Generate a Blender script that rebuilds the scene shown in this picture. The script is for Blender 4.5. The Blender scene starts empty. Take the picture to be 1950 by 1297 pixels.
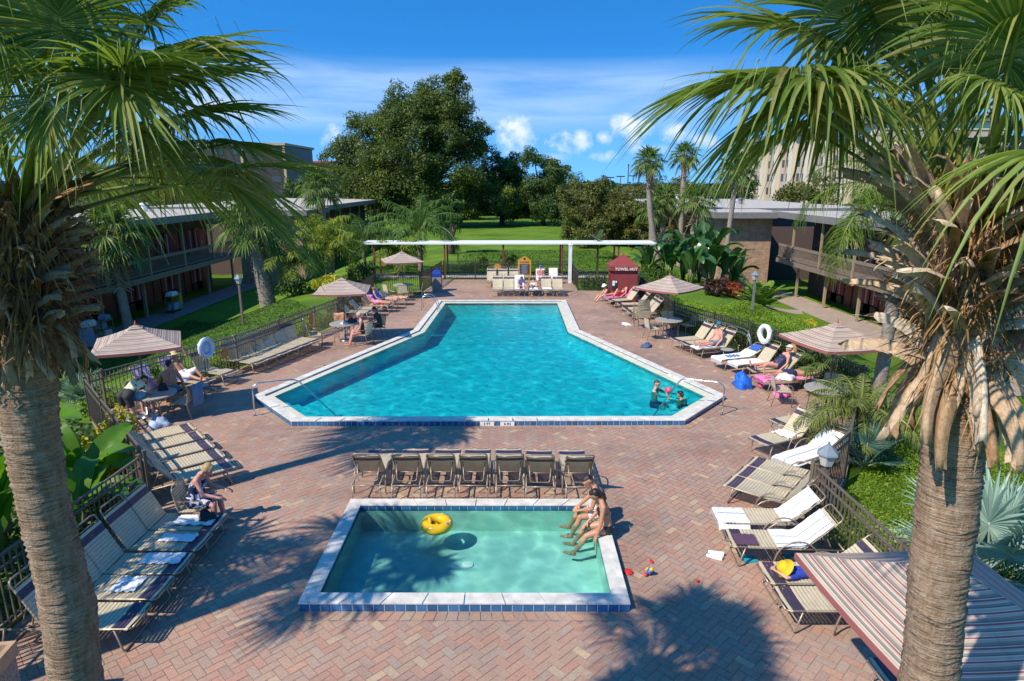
import bpy, bmesh, math, random
import numpy as np
from mathutils import Vector, Matrix, Quaternion
R = math.radians
sc = bpy.context.scene
COL = sc.collection
rnd = random.Random(7)

# ------------------------------------------------------------------ helpers
def tag(o, label=None, cat=None, group=None, kind=None):
    if label: o['label'] = label
    if cat: o['category'] = cat
    if group: o['group'] = group
    if kind: o['kind'] = kind
    return o

def empty(name, loc=(0, 0, 0), rz=0.0, label=None, cat=None, group=None):
    o = bpy.data.objects.new(name, None); COL.objects.link(o)
    o.location = loc; o.rotation_euler = (0, 0, rz); o.empty_display_size = .1
    return tag(o, label, cat, group)

def kids(o):
    return [c for c in list(o.children)]

def copy_tree(o, parent=None):
    c = o.copy(); COL.objects.link(c); c.parent = parent
    for ch in kids(o): copy_tree(ch, c)
    return c

def perp(d):
    d = Vector(d).normalized()
    a = Vector((0, 0, 1)) if abs(d.z) < .9 else Vector((1, 0, 0))
    u = d.cross(a).normalized()
    return u, d.cross(u).normalized()

class MB:
    def __init__(s): s.v = []; s.f = []; s.m = []
    def add(s, vs, fs, m=0):
        b = len(s.v); s.v.extend([tuple(p) for p in vs])
        for f in fs: s.f.append(tuple(i + b for i in f)); s.m.append(m)
    def box(s, c, size, rz=0, m=0, M=None):
        x, y, z = [q / 2 for q in size]
        vs = [Vector((a * x, b * y, d * z)) for d in (-1, 1) for a, b in ((-1, -1), (1, -1), (1, 1), (-1, 1))]
        Q = M if M is not None else Matrix.Rotation(rz, 3, 'Z')
        vs = [Q @ p + Vector(c) for p in vs]
        s.add(vs, [(3, 2, 1, 0), (4, 5, 6, 7), (0, 1, 5, 4), (1, 2, 6, 5), (2, 3, 7, 6), (3, 0, 4, 7)], m)
    def bar(s, p0, p1, w, h, m=0):
        p0 = Vector(p0); p1 = Vector(p1); d = (p1 - p0).normalized()
        side = d.cross(Vector((0, 0, 1)))
        side = side.normalized() if side.length > 1e-4 else Vector((1, 0, 0))
        up = side.cross(d).normalized()
        vs = []
        for p in (p0, p1):
            for a, b in ((-1, -1), (1, -1), (1, 1), (-1, 1)): vs.append(p + side * a * w / 2 + up * b * h / 2)
        s.add(vs, [(0, 1, 2, 3), (7, 6, 5, 4), (0, 4, 5, 1), (1, 5, 6, 2), (2, 6, 7, 3), (3, 7, 4, 0)], m)
    def tube(s, pts, r, n=8, m=0, closed=False, caps=True, flat=1.0):
        pts = [Vector(p) for p in pts]; k = len(pts)
        rs = r if isinstance(r, (list, tuple)) else [r] * k
        ds = []
        for i in range(k):
            if closed: a, b = pts[(i - 1) % k], pts[(i + 1) % k]
            else: a, b = pts[max(i - 1, 0)], pts[min(i + 1, k - 1)]
            d = b - a
            ds.append(d.normalized() if d.length > 1e-9 else Vector((0, 0, 1)))
        u, w = perp(ds[0]); vs = []
        for i in range(k):
            u = (u - ds[i] * u.dot(ds[i]))
            u = u.normalized() if u.length > 1e-6 else perp(ds[i])[0]
            w = ds[i].cross(u)
            for j in range(n):
                a = 2 * math.pi * j / n
                vs.append(pts[i] + (u * math.cos(a) + w * math.sin(a) * flat) * rs[i])
        fs = []
        for i in range(k if closed else k - 1):
            i2 = (i + 1) % k
            for j in range(n):
                j2 = (j + 1) % n
                fs.append((i * n + j, i * n + j2, i2 * n + j2, i2 * n + j))
        if caps and not closed:
            fs.append(tuple(range(n - 1, -1, -1))); fs.append(tuple((k - 1) * n + j for j in range(n)))
        s.add(vs, fs, m)
    def lathe(s, prof, c=(0, 0, 0), n=16, m=0):
        vs = []; fs = []; c = Vector(c)
        for r, z in prof:
            for j in range(n):
                a = 2 * math.pi * j / n
                vs.append(c + Vector((r * math.cos(a), r * math.sin(a), z)))
        for i in range(len(prof) - 1):
            for j in range(n):
                j2 = (j + 1) % n
                fs.append((i * n + j, i * n + j2, (i + 1) * n + j2, (i + 1) * n + j))
        if prof[0][0] > 1e-4: fs.append(tuple(range(n - 1, -1, -1)))
        if prof[-1][0] > 1e-4: fs.append(tuple((len(prof) - 1) * n + j for j in range(n)))
        s.add(vs, fs, m)
    def ell(s, c, rad, n=10, k=6, m=0, M=None):
        vs = []; fs = []; c = Vector(c)
        for i in range(k + 1):
            t = math.pi * i / k
            for j in range(n):
                a = 2 * math.pi * j / n
                p = Vector((rad[0] * math.sin(t) * math.cos(a), rad[1] * math.sin(t) * math.sin(a), rad[2] * math.cos(t)))
                if M is not None: p = M @ p
                vs.append(c + p)
        for i in range(k):
            for j in range(n):
                j2 = (j + 1) % n
                fs.append(((i + 1) * n + j, (i + 1) * n + j2, i * n + j2, i * n + j))
        s.add(vs, fs, m)
    def prism(s, poly, z0, z1, m=0, mtop=None, bottom=True):
        n = len(poly)
        vs = [(x, y, z0) for x, y in poly] + [(x, y, z1) for x, y in poly]
        s.add(vs, [(i, (i + 1) % n, n + (i + 1) % n, n + i) for i in range(n)], m)
        s.add([(x, y, z1) for x, y in poly], [tuple(range(n))], m if mtop is None else mtop)
        if bottom: s.add([(x, y, z0) for x, y in poly], [tuple(range(n - 1, -1, -1))], m)
    def sheet(s, rows, m=0):
        """rows: list of equally long point lists"""
        k = len(rows[0]); vs = [p for r in rows for p in r]; fs = []
        for i in range(len(rows) - 1):
            for j in range(k - 1):
                fs.append((i * k + j, i * k + j + 1, (i + 1) * k + j + 1, (i + 1) * k + j))
        s.add(vs, fs, m)
    def mesh(s, name, mats, smooth=False):
        me = bpy.data.meshes.new(name)
        me.from_pydata(s.v, [], s.f)
        for m in mats: me.materials.append(m)
        if len(mats) > 1: me.polygons.foreach_set('material_index', s.m)
        if smooth: me.polygons.foreach_set('use_smooth', [True] * len(s.f))
        me.update()
        return me
    def build(s, name, mats, parent=None, smooth=False, loc=None, rz=None):
        if not isinstance(mats, (list, tuple)): mats = [mats]
        o = bpy.data.objects.new(name, s.mesh(name, mats, smooth)); COL.objects.link(o)
        if parent is not None: o.parent = parent
        if loc is not None: o.location = loc
        if rz is not None: o.rotation_euler = (0, 0, rz)
        return o

def smooth_path(pts, n=6):
    """Catmull-Rom through pts"""
    P = [Vector(p) for p in pts]; out = []
    for i in range(len(P) - 1):
        a = P[max(i - 1, 0)]; b = P[i]; c = P[i + 1]; d = P[min(i + 2, len(P) - 1)]
        for k in range(n):
            t = k / n
            out.append(.5 * ((2 * b) + (c - a) * t + (2 * a - 5 * b + 4 * c - d) * t * t + (3 * b - a - 3 * c + d) * t ** 3))
    out.append(P[-1]); return out

def round_path(pts, r=.05, n=4, closed=False):
    P = [Vector(p) for p in pts]; out = []; k = len(P)
    for i in range(k):
        if not closed and i in (0, k - 1): out.append(P[i]); continue
        a = P[i - 1]; b = P[i]; c = P[(i + 1) % k]
        ra = min(r, (a - b).length * .45, (c - b).length * .45)
        p = b + (a - b).normalized() * ra; q = b + (c - b).normalized() * ra
        for j in range(n + 1):
            t = j / n; out.append(p * (1 - t) ** 2 + b * 2 * t * (1 - t) + q * t * t)
    return out

def fast_mesh(name, V, Q, mats, midx=None, smooth=False):
    """numpy verts (n,3), faces (m,k)"""
    me = bpy.data.meshes.new(name)
    n = len(V); m, k = Q.shape
    me.vertices.add(n); me.vertices.foreach_set('co', np.asarray(V, dtype=np.float32).ravel())
    me.loops.add(m * k); me.loops.foreach_set('vertex_index', Q.astype(np.int32).ravel())
    me.polygons.add(m); me.polygons.foreach_set('loop_start', np.arange(0, m * k, k, dtype=np.int32))
    for q in mats: me.materials.append(q)
    if midx is not None: me.polygons.foreach_set('material_index', midx.astype(np.int32))
    if smooth: me.polygons.foreach_set('use_smooth', np.ones(m, dtype=bool))
    me.update(calc_edges=True); me.validate()
    return me

def link_mesh(name, me, parent=None, loc=None, rz=None):
    o = bpy.data.objects.new(name, me); COL.objects.link(o)
    if parent is not None: o.parent = parent
    if loc is not None: o.location = loc
    if rz is not None: o.rotation_euler = (0, 0, rz)
    return o

def text_mesh(body, size, extrude=.002, bold=.0):
    cu = bpy.data.curves.new('lettering', 'FONT'); cu.body = body; cu.size = size; cu.extrude = extrude
    cu.align_x = 'CENTER'; cu.align_y = 'CENTER'; cu.offset = bold
    o = bpy.data.objects.new('lettering', cu); COL.objects.link(o)
    dg = bpy.context.evaluated_depsgraph_get(); dg.update()
    me = bpy.data.meshes.new_from_object(o.evaluated_get(dg))
    bpy.data.objects.remove(o); return me

def lettering(body, size, loc, rot, material, parent, bold=0.0, name='lettering'):
    me = text_mesh(body, size, .002, bold); me.materials.clear(); me.materials.append(material)
    o = bpy.data.objects.new(name, me); COL.objects.link(o)
    o.parent = parent; o.location = loc; o.rotation_euler = rot
    return o

# ------------------------------------------------------------------ materials
class NT:
    def __init__(s, m): s.t = m.node_tree; s.n = s.t.nodes; s.l = s.t.links
    def node(s, typ, **kw):
        n = s.n.new(typ)
        for k, v in kw.items():
            if hasattr(n, k) and k not in n.inputs.keys(): setattr(n, k, v)
            else: n.inputs[k].default_value = v
        return n
    def link(s, a, b): s.l.new(a, b)
    def ramp(s, fac, stops, interp='LINEAR'):
        r = s.n.new('ShaderNodeValToRGB'); e = r.color_ramp.elements; r.color_ramp.interpolation = interp
        while len(e) < len(stops): e.new(.5)
        for i, (p, c) in enumerate(stops): e[i].position = p; e[i].color = (*c, 1) if len(c) == 3 else c
        s.l.new(fac, r.inputs[0]); return r.outputs[0]
    def math(s, op, a, b=None):
        n = s.n.new('ShaderNodeMath'); n.operation = op
        for i, q in enumerate((a, b)):
            if q is None: continue
            if isinstance(q, (int, float)): n.inputs[i].default_value = q
            else: s.l.new(q, n.inputs[i])
        return n.outputs[0]
    def mix(s, fac, a, b, blend='MIX'):
        n = s.n.new('ShaderNodeMix'); n.data_type = 'RGBA'; n.blend_type = blend
        for k, q in ((0, fac), (6, a), (7, b)):
            if isinstance(q, (int, float)): n.inputs[k].default_value = q
            elif isinstance(q, tuple): n.inputs[k].default_value = (*q, 1) if len(q) == 3 else q
            else: s.l.new(q, n.inputs[k])
        return n.outputs[2]
    def coord(s, which='Object', scale=(1, 1, 1), rot=(0, 0, 0)):
        tc = s.n.new('ShaderNodeTexCoord'); mp = s.n.new('ShaderNodeMapping')
        mp.inputs['Scale'].default_value = scale; mp.inputs['Rotation'].default_value = rot
        s.l.new(tc.outputs[which], mp.inputs[0]); return mp.outputs[0]
    def noise(s, vec, scale, detail=3, rough=.5, out='Fac', dist=0.0):
        n = s.n.new('ShaderNodeTexNoise'); n.inputs['Scale'].default_value = scale
        n.inputs['Detail'].default_value = detail; n.inputs['Roughness'].default_value = rough; n.inputs['Distortion'].default_value = dist
        if vec is not None: s.l.new(vec, n.inputs['Vector'])
        return n.outputs[out]

def new_mat(name):
    m = bpy.data.materials.new(name); m.use_nodes = True
    t = NT(m); b = t.n['Principled BSDF']
    return m, t, b

def simple(name, col, rough=.6, metal=0.0, var=.12, nscale=6, bump=0.0, bscale=40, spec=.5, island=0.0):
    """flat-ish paint with soft tone variation"""
    m, t, b = new_mat(name)
    v = t.coord()
    nz = t.noise(v, nscale, 4)
    lo = tuple(max(0, c * (1 - var)) for c in col); hi = tuple(min(1, c * (1 + var)) for c in col)
    c = t.ramp(nz, [(.3, lo), (.7, hi)])
    if island > 0:
        g = t.n.new('ShaderNodeNewGeometry')
        k = t.ramp(g.outputs['Random Per Island'], [(0, (1 - island,) * 3), (1, (1 + island * .6,) * 3)])
        c = t.mix(1.0, c, k, 'MULTIPLY')
    t.link(c, b.inputs['Base Color'])
    b.inputs['Roughness'].default_value = rough; b.inputs['Metallic'].default_value = metal
    b.inputs['Specular IOR Level'].default_value = spec
    if bump > 0:
        bp = t.n.new('ShaderNodeBump'); bp.inputs['Strength'].default_value = bump; bp.inputs['Distance'].default_value = .02
        t.link(t.noise(v, bscale, 4), bp.inputs['Height']); t.link(bp.outputs[0], b.inputs['Normal'])
    return m

def leafmat(name, cols, trans=.35, rough=.5, spec=.35, clump=0.0):
    """foliage: each leaf (mesh island) draws its own tone; diffuse + translucent"""
    m, t, b = new_mat(name)
    g = t.n.new('ShaderNodeNewGeometry')
    k = len(cols)
    c = t.ramp(g.outputs['Random Per Island'], [(i / (k - 1), q) for i, q in enumerate(cols)])
    nz = t.noise(t.coord(), .6, 3)
    c = t.mix(1.0, c, t.ramp(nz, [(.3, (.72, .75, .7)), (.7, (1.2, 1.2, 1.1))]), 'MULTIPLY')
    if clump > 0:   # whole boughs flush yellower
        c = t.mix(t.ramp(t.noise(t.coord(), clump * 2, 2), [(.52, (0, 0, 0)), (.68, (.75, .75, .75))]), c, t.mix(1.0, c, (1.9, 1.65, .9), 'MULTIPLY'))
    t.link(c, b.inputs['Base Color']); b.inputs['Roughness'].default_value = rough
    b.inputs['Specular IOR Level'].default_value = spec
    tr = t.n.new('ShaderNodeBsdfTranslucent')
    t.link(t.mix(1.0, c, (1.15, 1.25, .55), 'MULTIPLY'), tr.inputs[0])
    mx = t.n.new('ShaderNodeMixShader'); mx.inputs[0].default_value = trans
    t.link(b.outputs[0], mx.inputs[1]); t.link(tr.outputs[0], mx.inputs[2])
    t.link(mx.outputs[0], t.n['Material Output'].inputs[0])
    return m

# ------------------------------------------------------------------ camera
H, F, YH, CX, CY = 6.1, 1220.0, 348.0, 975.0, 648.5
TH = math.atan((CY - YH) / F)
cam = bpy.data.cameras.new('camera'); co = bpy.data.objects.new('camera', cam); COL.objects.link(co)
cam.sensor_width = 36; cam.lens = F / 1950 * 36; cam.clip_end = 6000; cam.clip_start = .05
co.location = (0, 0, H); co.rotation_euler = (math.pi / 2 - TH, 0, 0); sc.camera = co
def G(px, py, z=0.0):
    """where the photograph's point (px, py) lies on the level z"""
    x = (px - CX) / F; y = (py - CY) / F
    d = (x, math.cos(TH) - y * math.sin(TH), -math.sin(TH) - y * math.cos(TH))
    t = (z - H) / d[2]
    return Vector((d[0] * t, d[1] * t, z))
def GD(px, py, Y):
    """where the photograph's point lies at the distance Y"""
    x = (px - CX) / F; y = (py - CY) / F
    d = (x, math.cos(TH) - y * math.sin(TH), -math.sin(TH) - y * math.cos(TH))
    t = Y / d[1]
    return Vector((d[0] * t, Y, H + d[2] * t))

# ------------------------------------------------------------------ light
ELEV = 47.0; SD = Vector((.79, .61, 0)).normalized()
sun = bpy.data.lights.new('sun', 'SUN'); so = bpy.data.objects.new('sun', sun); COL.objects.link(so)
sun.energy = 4.7; sun.angle = R(.55); sun.color = (1.0, .90, .75)
tr_ = Vector((SD.x * math.cos(R(ELEV)), SD.y * math.cos(R(ELEV)), -math.sin(R(ELEV))))
so.rotation_euler = tr_.to_track_quat('-Z', 'Y').to_euler(); so.location = (-20, -15, 30)

def make_world():
    w = bpy.data.worlds.new('World'); sc.world = w; w.use_nodes = True
    t = NT(w); t.n.clear()
    out = t.n.new('ShaderNodeOutputWorld'); bg = t.n.new('ShaderNodeBackground')
    tc = t.n.new('ShaderNodeTexCoord'); D = tc.outputs['Generated']
    sx = t.n.new('ShaderNodeSeparateXYZ'); t.link(D, sx.inputs[0])
    X, Y, Z = sx.outputs
    zc = t.math('MAXIMUM', Z, 0.0)
    # clear, dry air: the deep blue of the upper sky reaches low
    zz = t.math('ADD', t.math('MULTIPLY', zc, 1.5), .20)
    cb = t.n.new('ShaderNodeCombineXYZ'); t.link(X, cb.inputs[0]); t.link(Y, cb.inputs[1]); t.link(zz, cb.inputs[2])
    nm = t.n.new('ShaderNodeVectorMath'); nm.operation = 'NORMALIZE'; t.link(cb.outputs[0], nm.inputs[0])
    sky = t.n.new('ShaderNodeTexSky'); sky.sky_type = 'NISHITA'; sky.sun_disc = False
    sky.sun_elevation = R(ELEV); sky.sun_rotation = math.atan2(-SD.x, -SD.y); sky.altitude = 0
    sky.air_density = 1.0; sky.dust_density = .3; sky.ozone_density = 3.0
    t.link(nm.outputs[0], sky.inputs[0])
    col = t.mix(1.0, sky.outputs[0], (.24, 1.10, 1.72), 'MULTIPLY')
    el = t.math('ARCSINE', Z)
    az = t.math('ARCTAN2', X, Y)
    # paler towards the horizon
    hz = t.ramp(t.math('MULTIPLY', zc, 4.0), [(0, (1, 1, 1)), (.75, (0, 0, 0))])
    col = t.mix(t.math('MULTIPLY', hz, .42), col, (3.0, 5.4, 8.0))
    ae = t.n.new('ShaderNodeCombineXYZ'); t.link(az, ae.inputs[0]); t.link(el, ae.inputs[1])
    # thin high sheet of cloud
    mp = t.n.new('ShaderNodeMapping'); mp.inputs['Scale'].default_value = (3.0, 26, 1); mp.inputs['Rotation'].default_value = (0, 0, .05)
    t.link(ae.outputs[0], mp.inputs[0])
    n1 = t.noise(mp.outputs[0], 1.6, 6, .55, dist=.5)
    band = t.ramp(t.math('MULTIPLY', el, 4.0), [(.26, (0, 0, 0)), (.36, (1, 1, 1)), (.58, (1, 1, 1)), (.70, (0, 0, 0))])
    rt = t.ramp(t.math('ADD', az, .5), [(.0, (1, 1, 1)), (.72, (1, 1, 1)), (.84, (.25, .25, .25))])
    ci = t.math('MULTIPLY', t.math('MULTIPLY', t.ramp(n1, [(.28, (.25,) * 3), (.62, (1, 1, 1))]), band), rt)
    col = t.mix(t.math('MULTIPLY', ci, .5), col, (4.6, 6.2, 8.2))
    # small fair-weather cumulus
    nb = t.noise(ae.outputs[0], 26, 6, .6); nb2 = t.noise(ae.outputs[0], 60, 4, .6)
    tot = None; shade = None
    for px, py, wx, wy, s in ((982, 258, 30, 34, 1), (1088, 270, 36, 20, 1), (1150, 262, 14, 14, .8), (1205, 246, 40, 24, 1), (1285, 252, 28, 18, .8),
                              (1150, 298, 26, 10, .7), (636, 268, 26, 22, .85), (672, 272, 22, 14, .6), (1240, 285, 40, 10, .5), (1060, 300, 26, 8, .4),
                              (420, 200, 60, 26, .5), (1345, 268, 26, 12, .6)):
        x = (px - CX) / F; y = (py - CY) / F
        d = Vector((x, math.cos(TH) - y * math.sin(TH), -math.sin(TH) - y * math.cos(TH))).normalized()
        a0 = math.atan2(d.x, d.y); e0 = math.asin(d.z)
        dx = t.math('DIVIDE', t.math('SUBTRACT', az, a0), wx / F); dy = t.math('DIVIDE', t.math('SUBTRACT', el, e0), wy / F)
        # flat base: the lower half falls off faster
        r2 = t.math('ADD', t.math('POWER', t.math('ABSOLUTE', dx), 2.0), t.math('POWER', t.math('ABSOLUTE', dy), 2.0))
        g = t.math('MULTIPLY', t.math('SUBTRACT', 1.0, t.math('ADD', t.math('MULTIPLY', r2, .75), t.math('MULTIPLY', t.math('SUBTRACT', nb, .5), 4.6))), s)
        tot = g if tot is None else t.math('MAXIMUM', tot, g)
        sh = t.math('ADD', t.math('MULTIPLY', t.math('SUBTRACT', dy, dx), .25), .5)
        shade = t.math('MULTIPLY', sh, t.math('MAXIMUM', g, 0.0)) if shade is None else t.math('MAXIMUM', shade, t.math('MULTIPLY', sh, t.math('MAXIMUM', g, 0.0)))
    cm = t.ramp(tot, [(0, (0, 0, 0)), (.5, (.5, .5, .5)), (1, (1, 1, 1))])
    cc = t.ramp(t.math('ADD', shade, t.math('MULTIPLY', t.math('SUBTRACT', nb2, .5), .5)), [(.1, (4.6, 6.0, 7.8)), (.7, (7.6, 7.9, 8.2))])
    col = t.mix(t.math('MULTIPLY', cm, .78), col, cc)
    t.link(col, bg.inputs[0]); bg.inputs[1].default_value = .118
    t.link(bg.outputs[0], out.inputs[0])
make_world()

sc.view_settings.view_transform = 'Standard'; sc.view_settings.look = 'None'; sc.view_settings.exposure = 0.26; sc.view_settings.gamma = 1.0
sc.render.engine = 'CYCLES'
cy = sc.cycles
cy.max_bounces = 7; cy.diffuse_bounces = 3; cy.glossy_bounces = 3; cy.transmission_bounces = 4; cy.transparent_max_bounces = 14
cy.caustics_reflective = False; cy.caustics_refractive = False; cy.use_denoising = True; cy.sample_clamp_indirect = 6.0
# ================================================================== SETTING: ground, deck, pools
def smooth01(t): t = np.clip(t, 0, 1); return t * t * (3 - 2 * t)
def ground_z(x, y):
    x = np.asarray(x, dtype=float); y = np.asarray(y, dtype=float)
    side = smooth01((np.abs(x) - 10.8) / 8.5)
    far = 1 - smooth01((y - 95) / 60)
    return -.03 - 2.4 * side * far
def gz(x, y): return float(ground_z(x, y))

DECK = [(-7.05, 2.0), (-7.05, 11.05), (-11.1, 15.9), (-11.25, 16.6), (-9.25, 20.7), (-8.15, 25.8), (-7.75, 27.6), (-7.75, 35.4), (-5.2, 35.5),
        (-4.6, 41.35), (3.75, 41.35), (3.85, 37.0), (7.0, 36.4), (6.95, 26.8), (8.95, 22.2), (9.5, 19.6), (9.75, 17.0), (6.95, 12.25), (5.5, 10.75), (5.65, 2.0)]
def inside(px, py, poly):
    px = np.asarray(px); py = np.asarray(py); r = np.zeros(px.shape, dtype=bool); n = len(poly)
    for i in range(n):
        x1, y1 = poly[i]; x2, y2 = poly[(i + 1) % n]
        c = ((y1 > py) != (y2 > py))
        with np.errstate(divide='ignore', invalid='ignore'):
            xi = (x2 - x1) * (py - y1) / ((y2 - y1) if y2 != y1 else 1e-9) + x1
        r ^= c & (px < xi)
    return r
def offset_poly(P, d):
    """inward offset (d > 0) of a counter-clockwise polygon"""
    n = len(P); out = []
    for i in range(n):
        a = Vector(P[i - 1]); b = Vector(P[i]); c = Vector(P[(i + 1) % n])
        e1 = (b - a).normalized(); e2 = (c - b).normalized()
        n1 = Vector((-e1.y, e1.x)); n2 = Vector((-e2.y, e2.x))
        k = (n1 + n2); k = k / (1 + n1.dot(n2))
        q = b + k * d; out.append((q.x, q.y))
    return out
MAIN = [(-5.69, 15.52), (4.48, 15.58), (6.18, 17.6), (2.82, 26.1), (2.82, 33.08), (-3.9, 33.08), (-4.12, 26.0), (-7.46, 17.57)]
KID = [(-3.13, 8.16), (1.73, 8.15), (1.75, 11.34), (-3.13, 11.34)]

# ---- terrain
def terrain():
    ax = np.concatenate([-np.geomspace(2600, 46, 22), np.arange(-44, 45, .8), np.geomspace(46, 2600, 22)])
    ay = np.concatenate([[-900, -300, -100, -40, -20], np.arange(-12, 112, .8), np.geomspace(114, 4200, 26)])
    X, Y = np.meshgrid(ax, ay); Z = ground_z(X, Y)
    rs = np.random.RandomState(3)
    near = (np.abs(X) < 44) & (Y > -12) & (Y < 112)
    Z = Z + np.where(near, .02 * np.sin(X * .7 + 1.3 * np.sin(Y * .31)), 0)
    V = np.stack([X, Y, Z], -1).reshape(-1, 3)
    ny, nx = X.shape
    i = np.arange(ny - 1)[:, None] * nx + np.arange(nx - 1)[None]
    Q = np.stack([i, i + 1, i + nx + 1, i + nx], -1).reshape(-1, 4)
    ins = inside(V[:, 0], V[:, 1], offset_poly(DECK, .25)[::1]) if False else inside(V[:, 0], V[:, 1], DECK)
    keep = ~ins[Q].all(1)
    m, t, b = new_mat('lawn_grass')
    v = t.coord()
    n1 = t.noise(v, .25, 4); n2 = t.noise(v, 9, 5, .7)
    st = t.n.new('ShaderNodeTexWave'); st.inputs['Scale'].default_value = .16; st.inputs['Distortion'].default_value = 1.2; st.bands_direction = 'X'
    t.link(t.coord(rot=(0, 0, .5)), st.inputs[0])
    c = t.ramp(n1, [(.3, (.085, .165, .016)), (.55, (.13, .235, .024)), (.75, (.18, .26, .04))])
    c = t.mix(.6, c, t.ramp(n2, [(.3, (.5, .52, .45)), (.7, (1.3, 1.3, 1.15))]), 'MULTIPLY')
    c = t.mix(.35, c, t.ramp(st.outputs[1], [(.3, (.78, .8, .75)), (.7, (1.15, 1.15, 1.1))]), 'MULTIPLY')
    sx = t.n.new('ShaderNodeSeparateXYZ'); t.link(v, sx.inputs[0])
    farc = t.ramp(t.math('DIVIDE', sx.outputs[1], 600.0), [(.2, (0, 0, 0)), (.34, (1, 1, 1))])
    c = t.mix(farc, c, t.ramp(t.noise(v, .02, 5, .7), [(.35, (.03, .055, .02)), (.6, (.06, .08, .035)), (.72, (.22, .21, .19))]))
    t.link(c, b.inputs['Base Color']); b.inputs['Roughness'].default_value = .9; b.inputs['Specular IOR Level'].default_value = .15
    bp = t.n.new('ShaderNodeBump'); bp.inputs['Strength'].default_value = .9; bp.inputs['Distance'].default_value = .06
    t.link(t.noise(v, 16, 5, .7), bp.inputs['Height']); t.link(bp.outputs[0], b.inputs['Normal'])
    tag(link_mesh('lawn', fast_mesh('lawn', V, Q[keep], [m], smooth=True)), kind='structure')
terrain()

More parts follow.
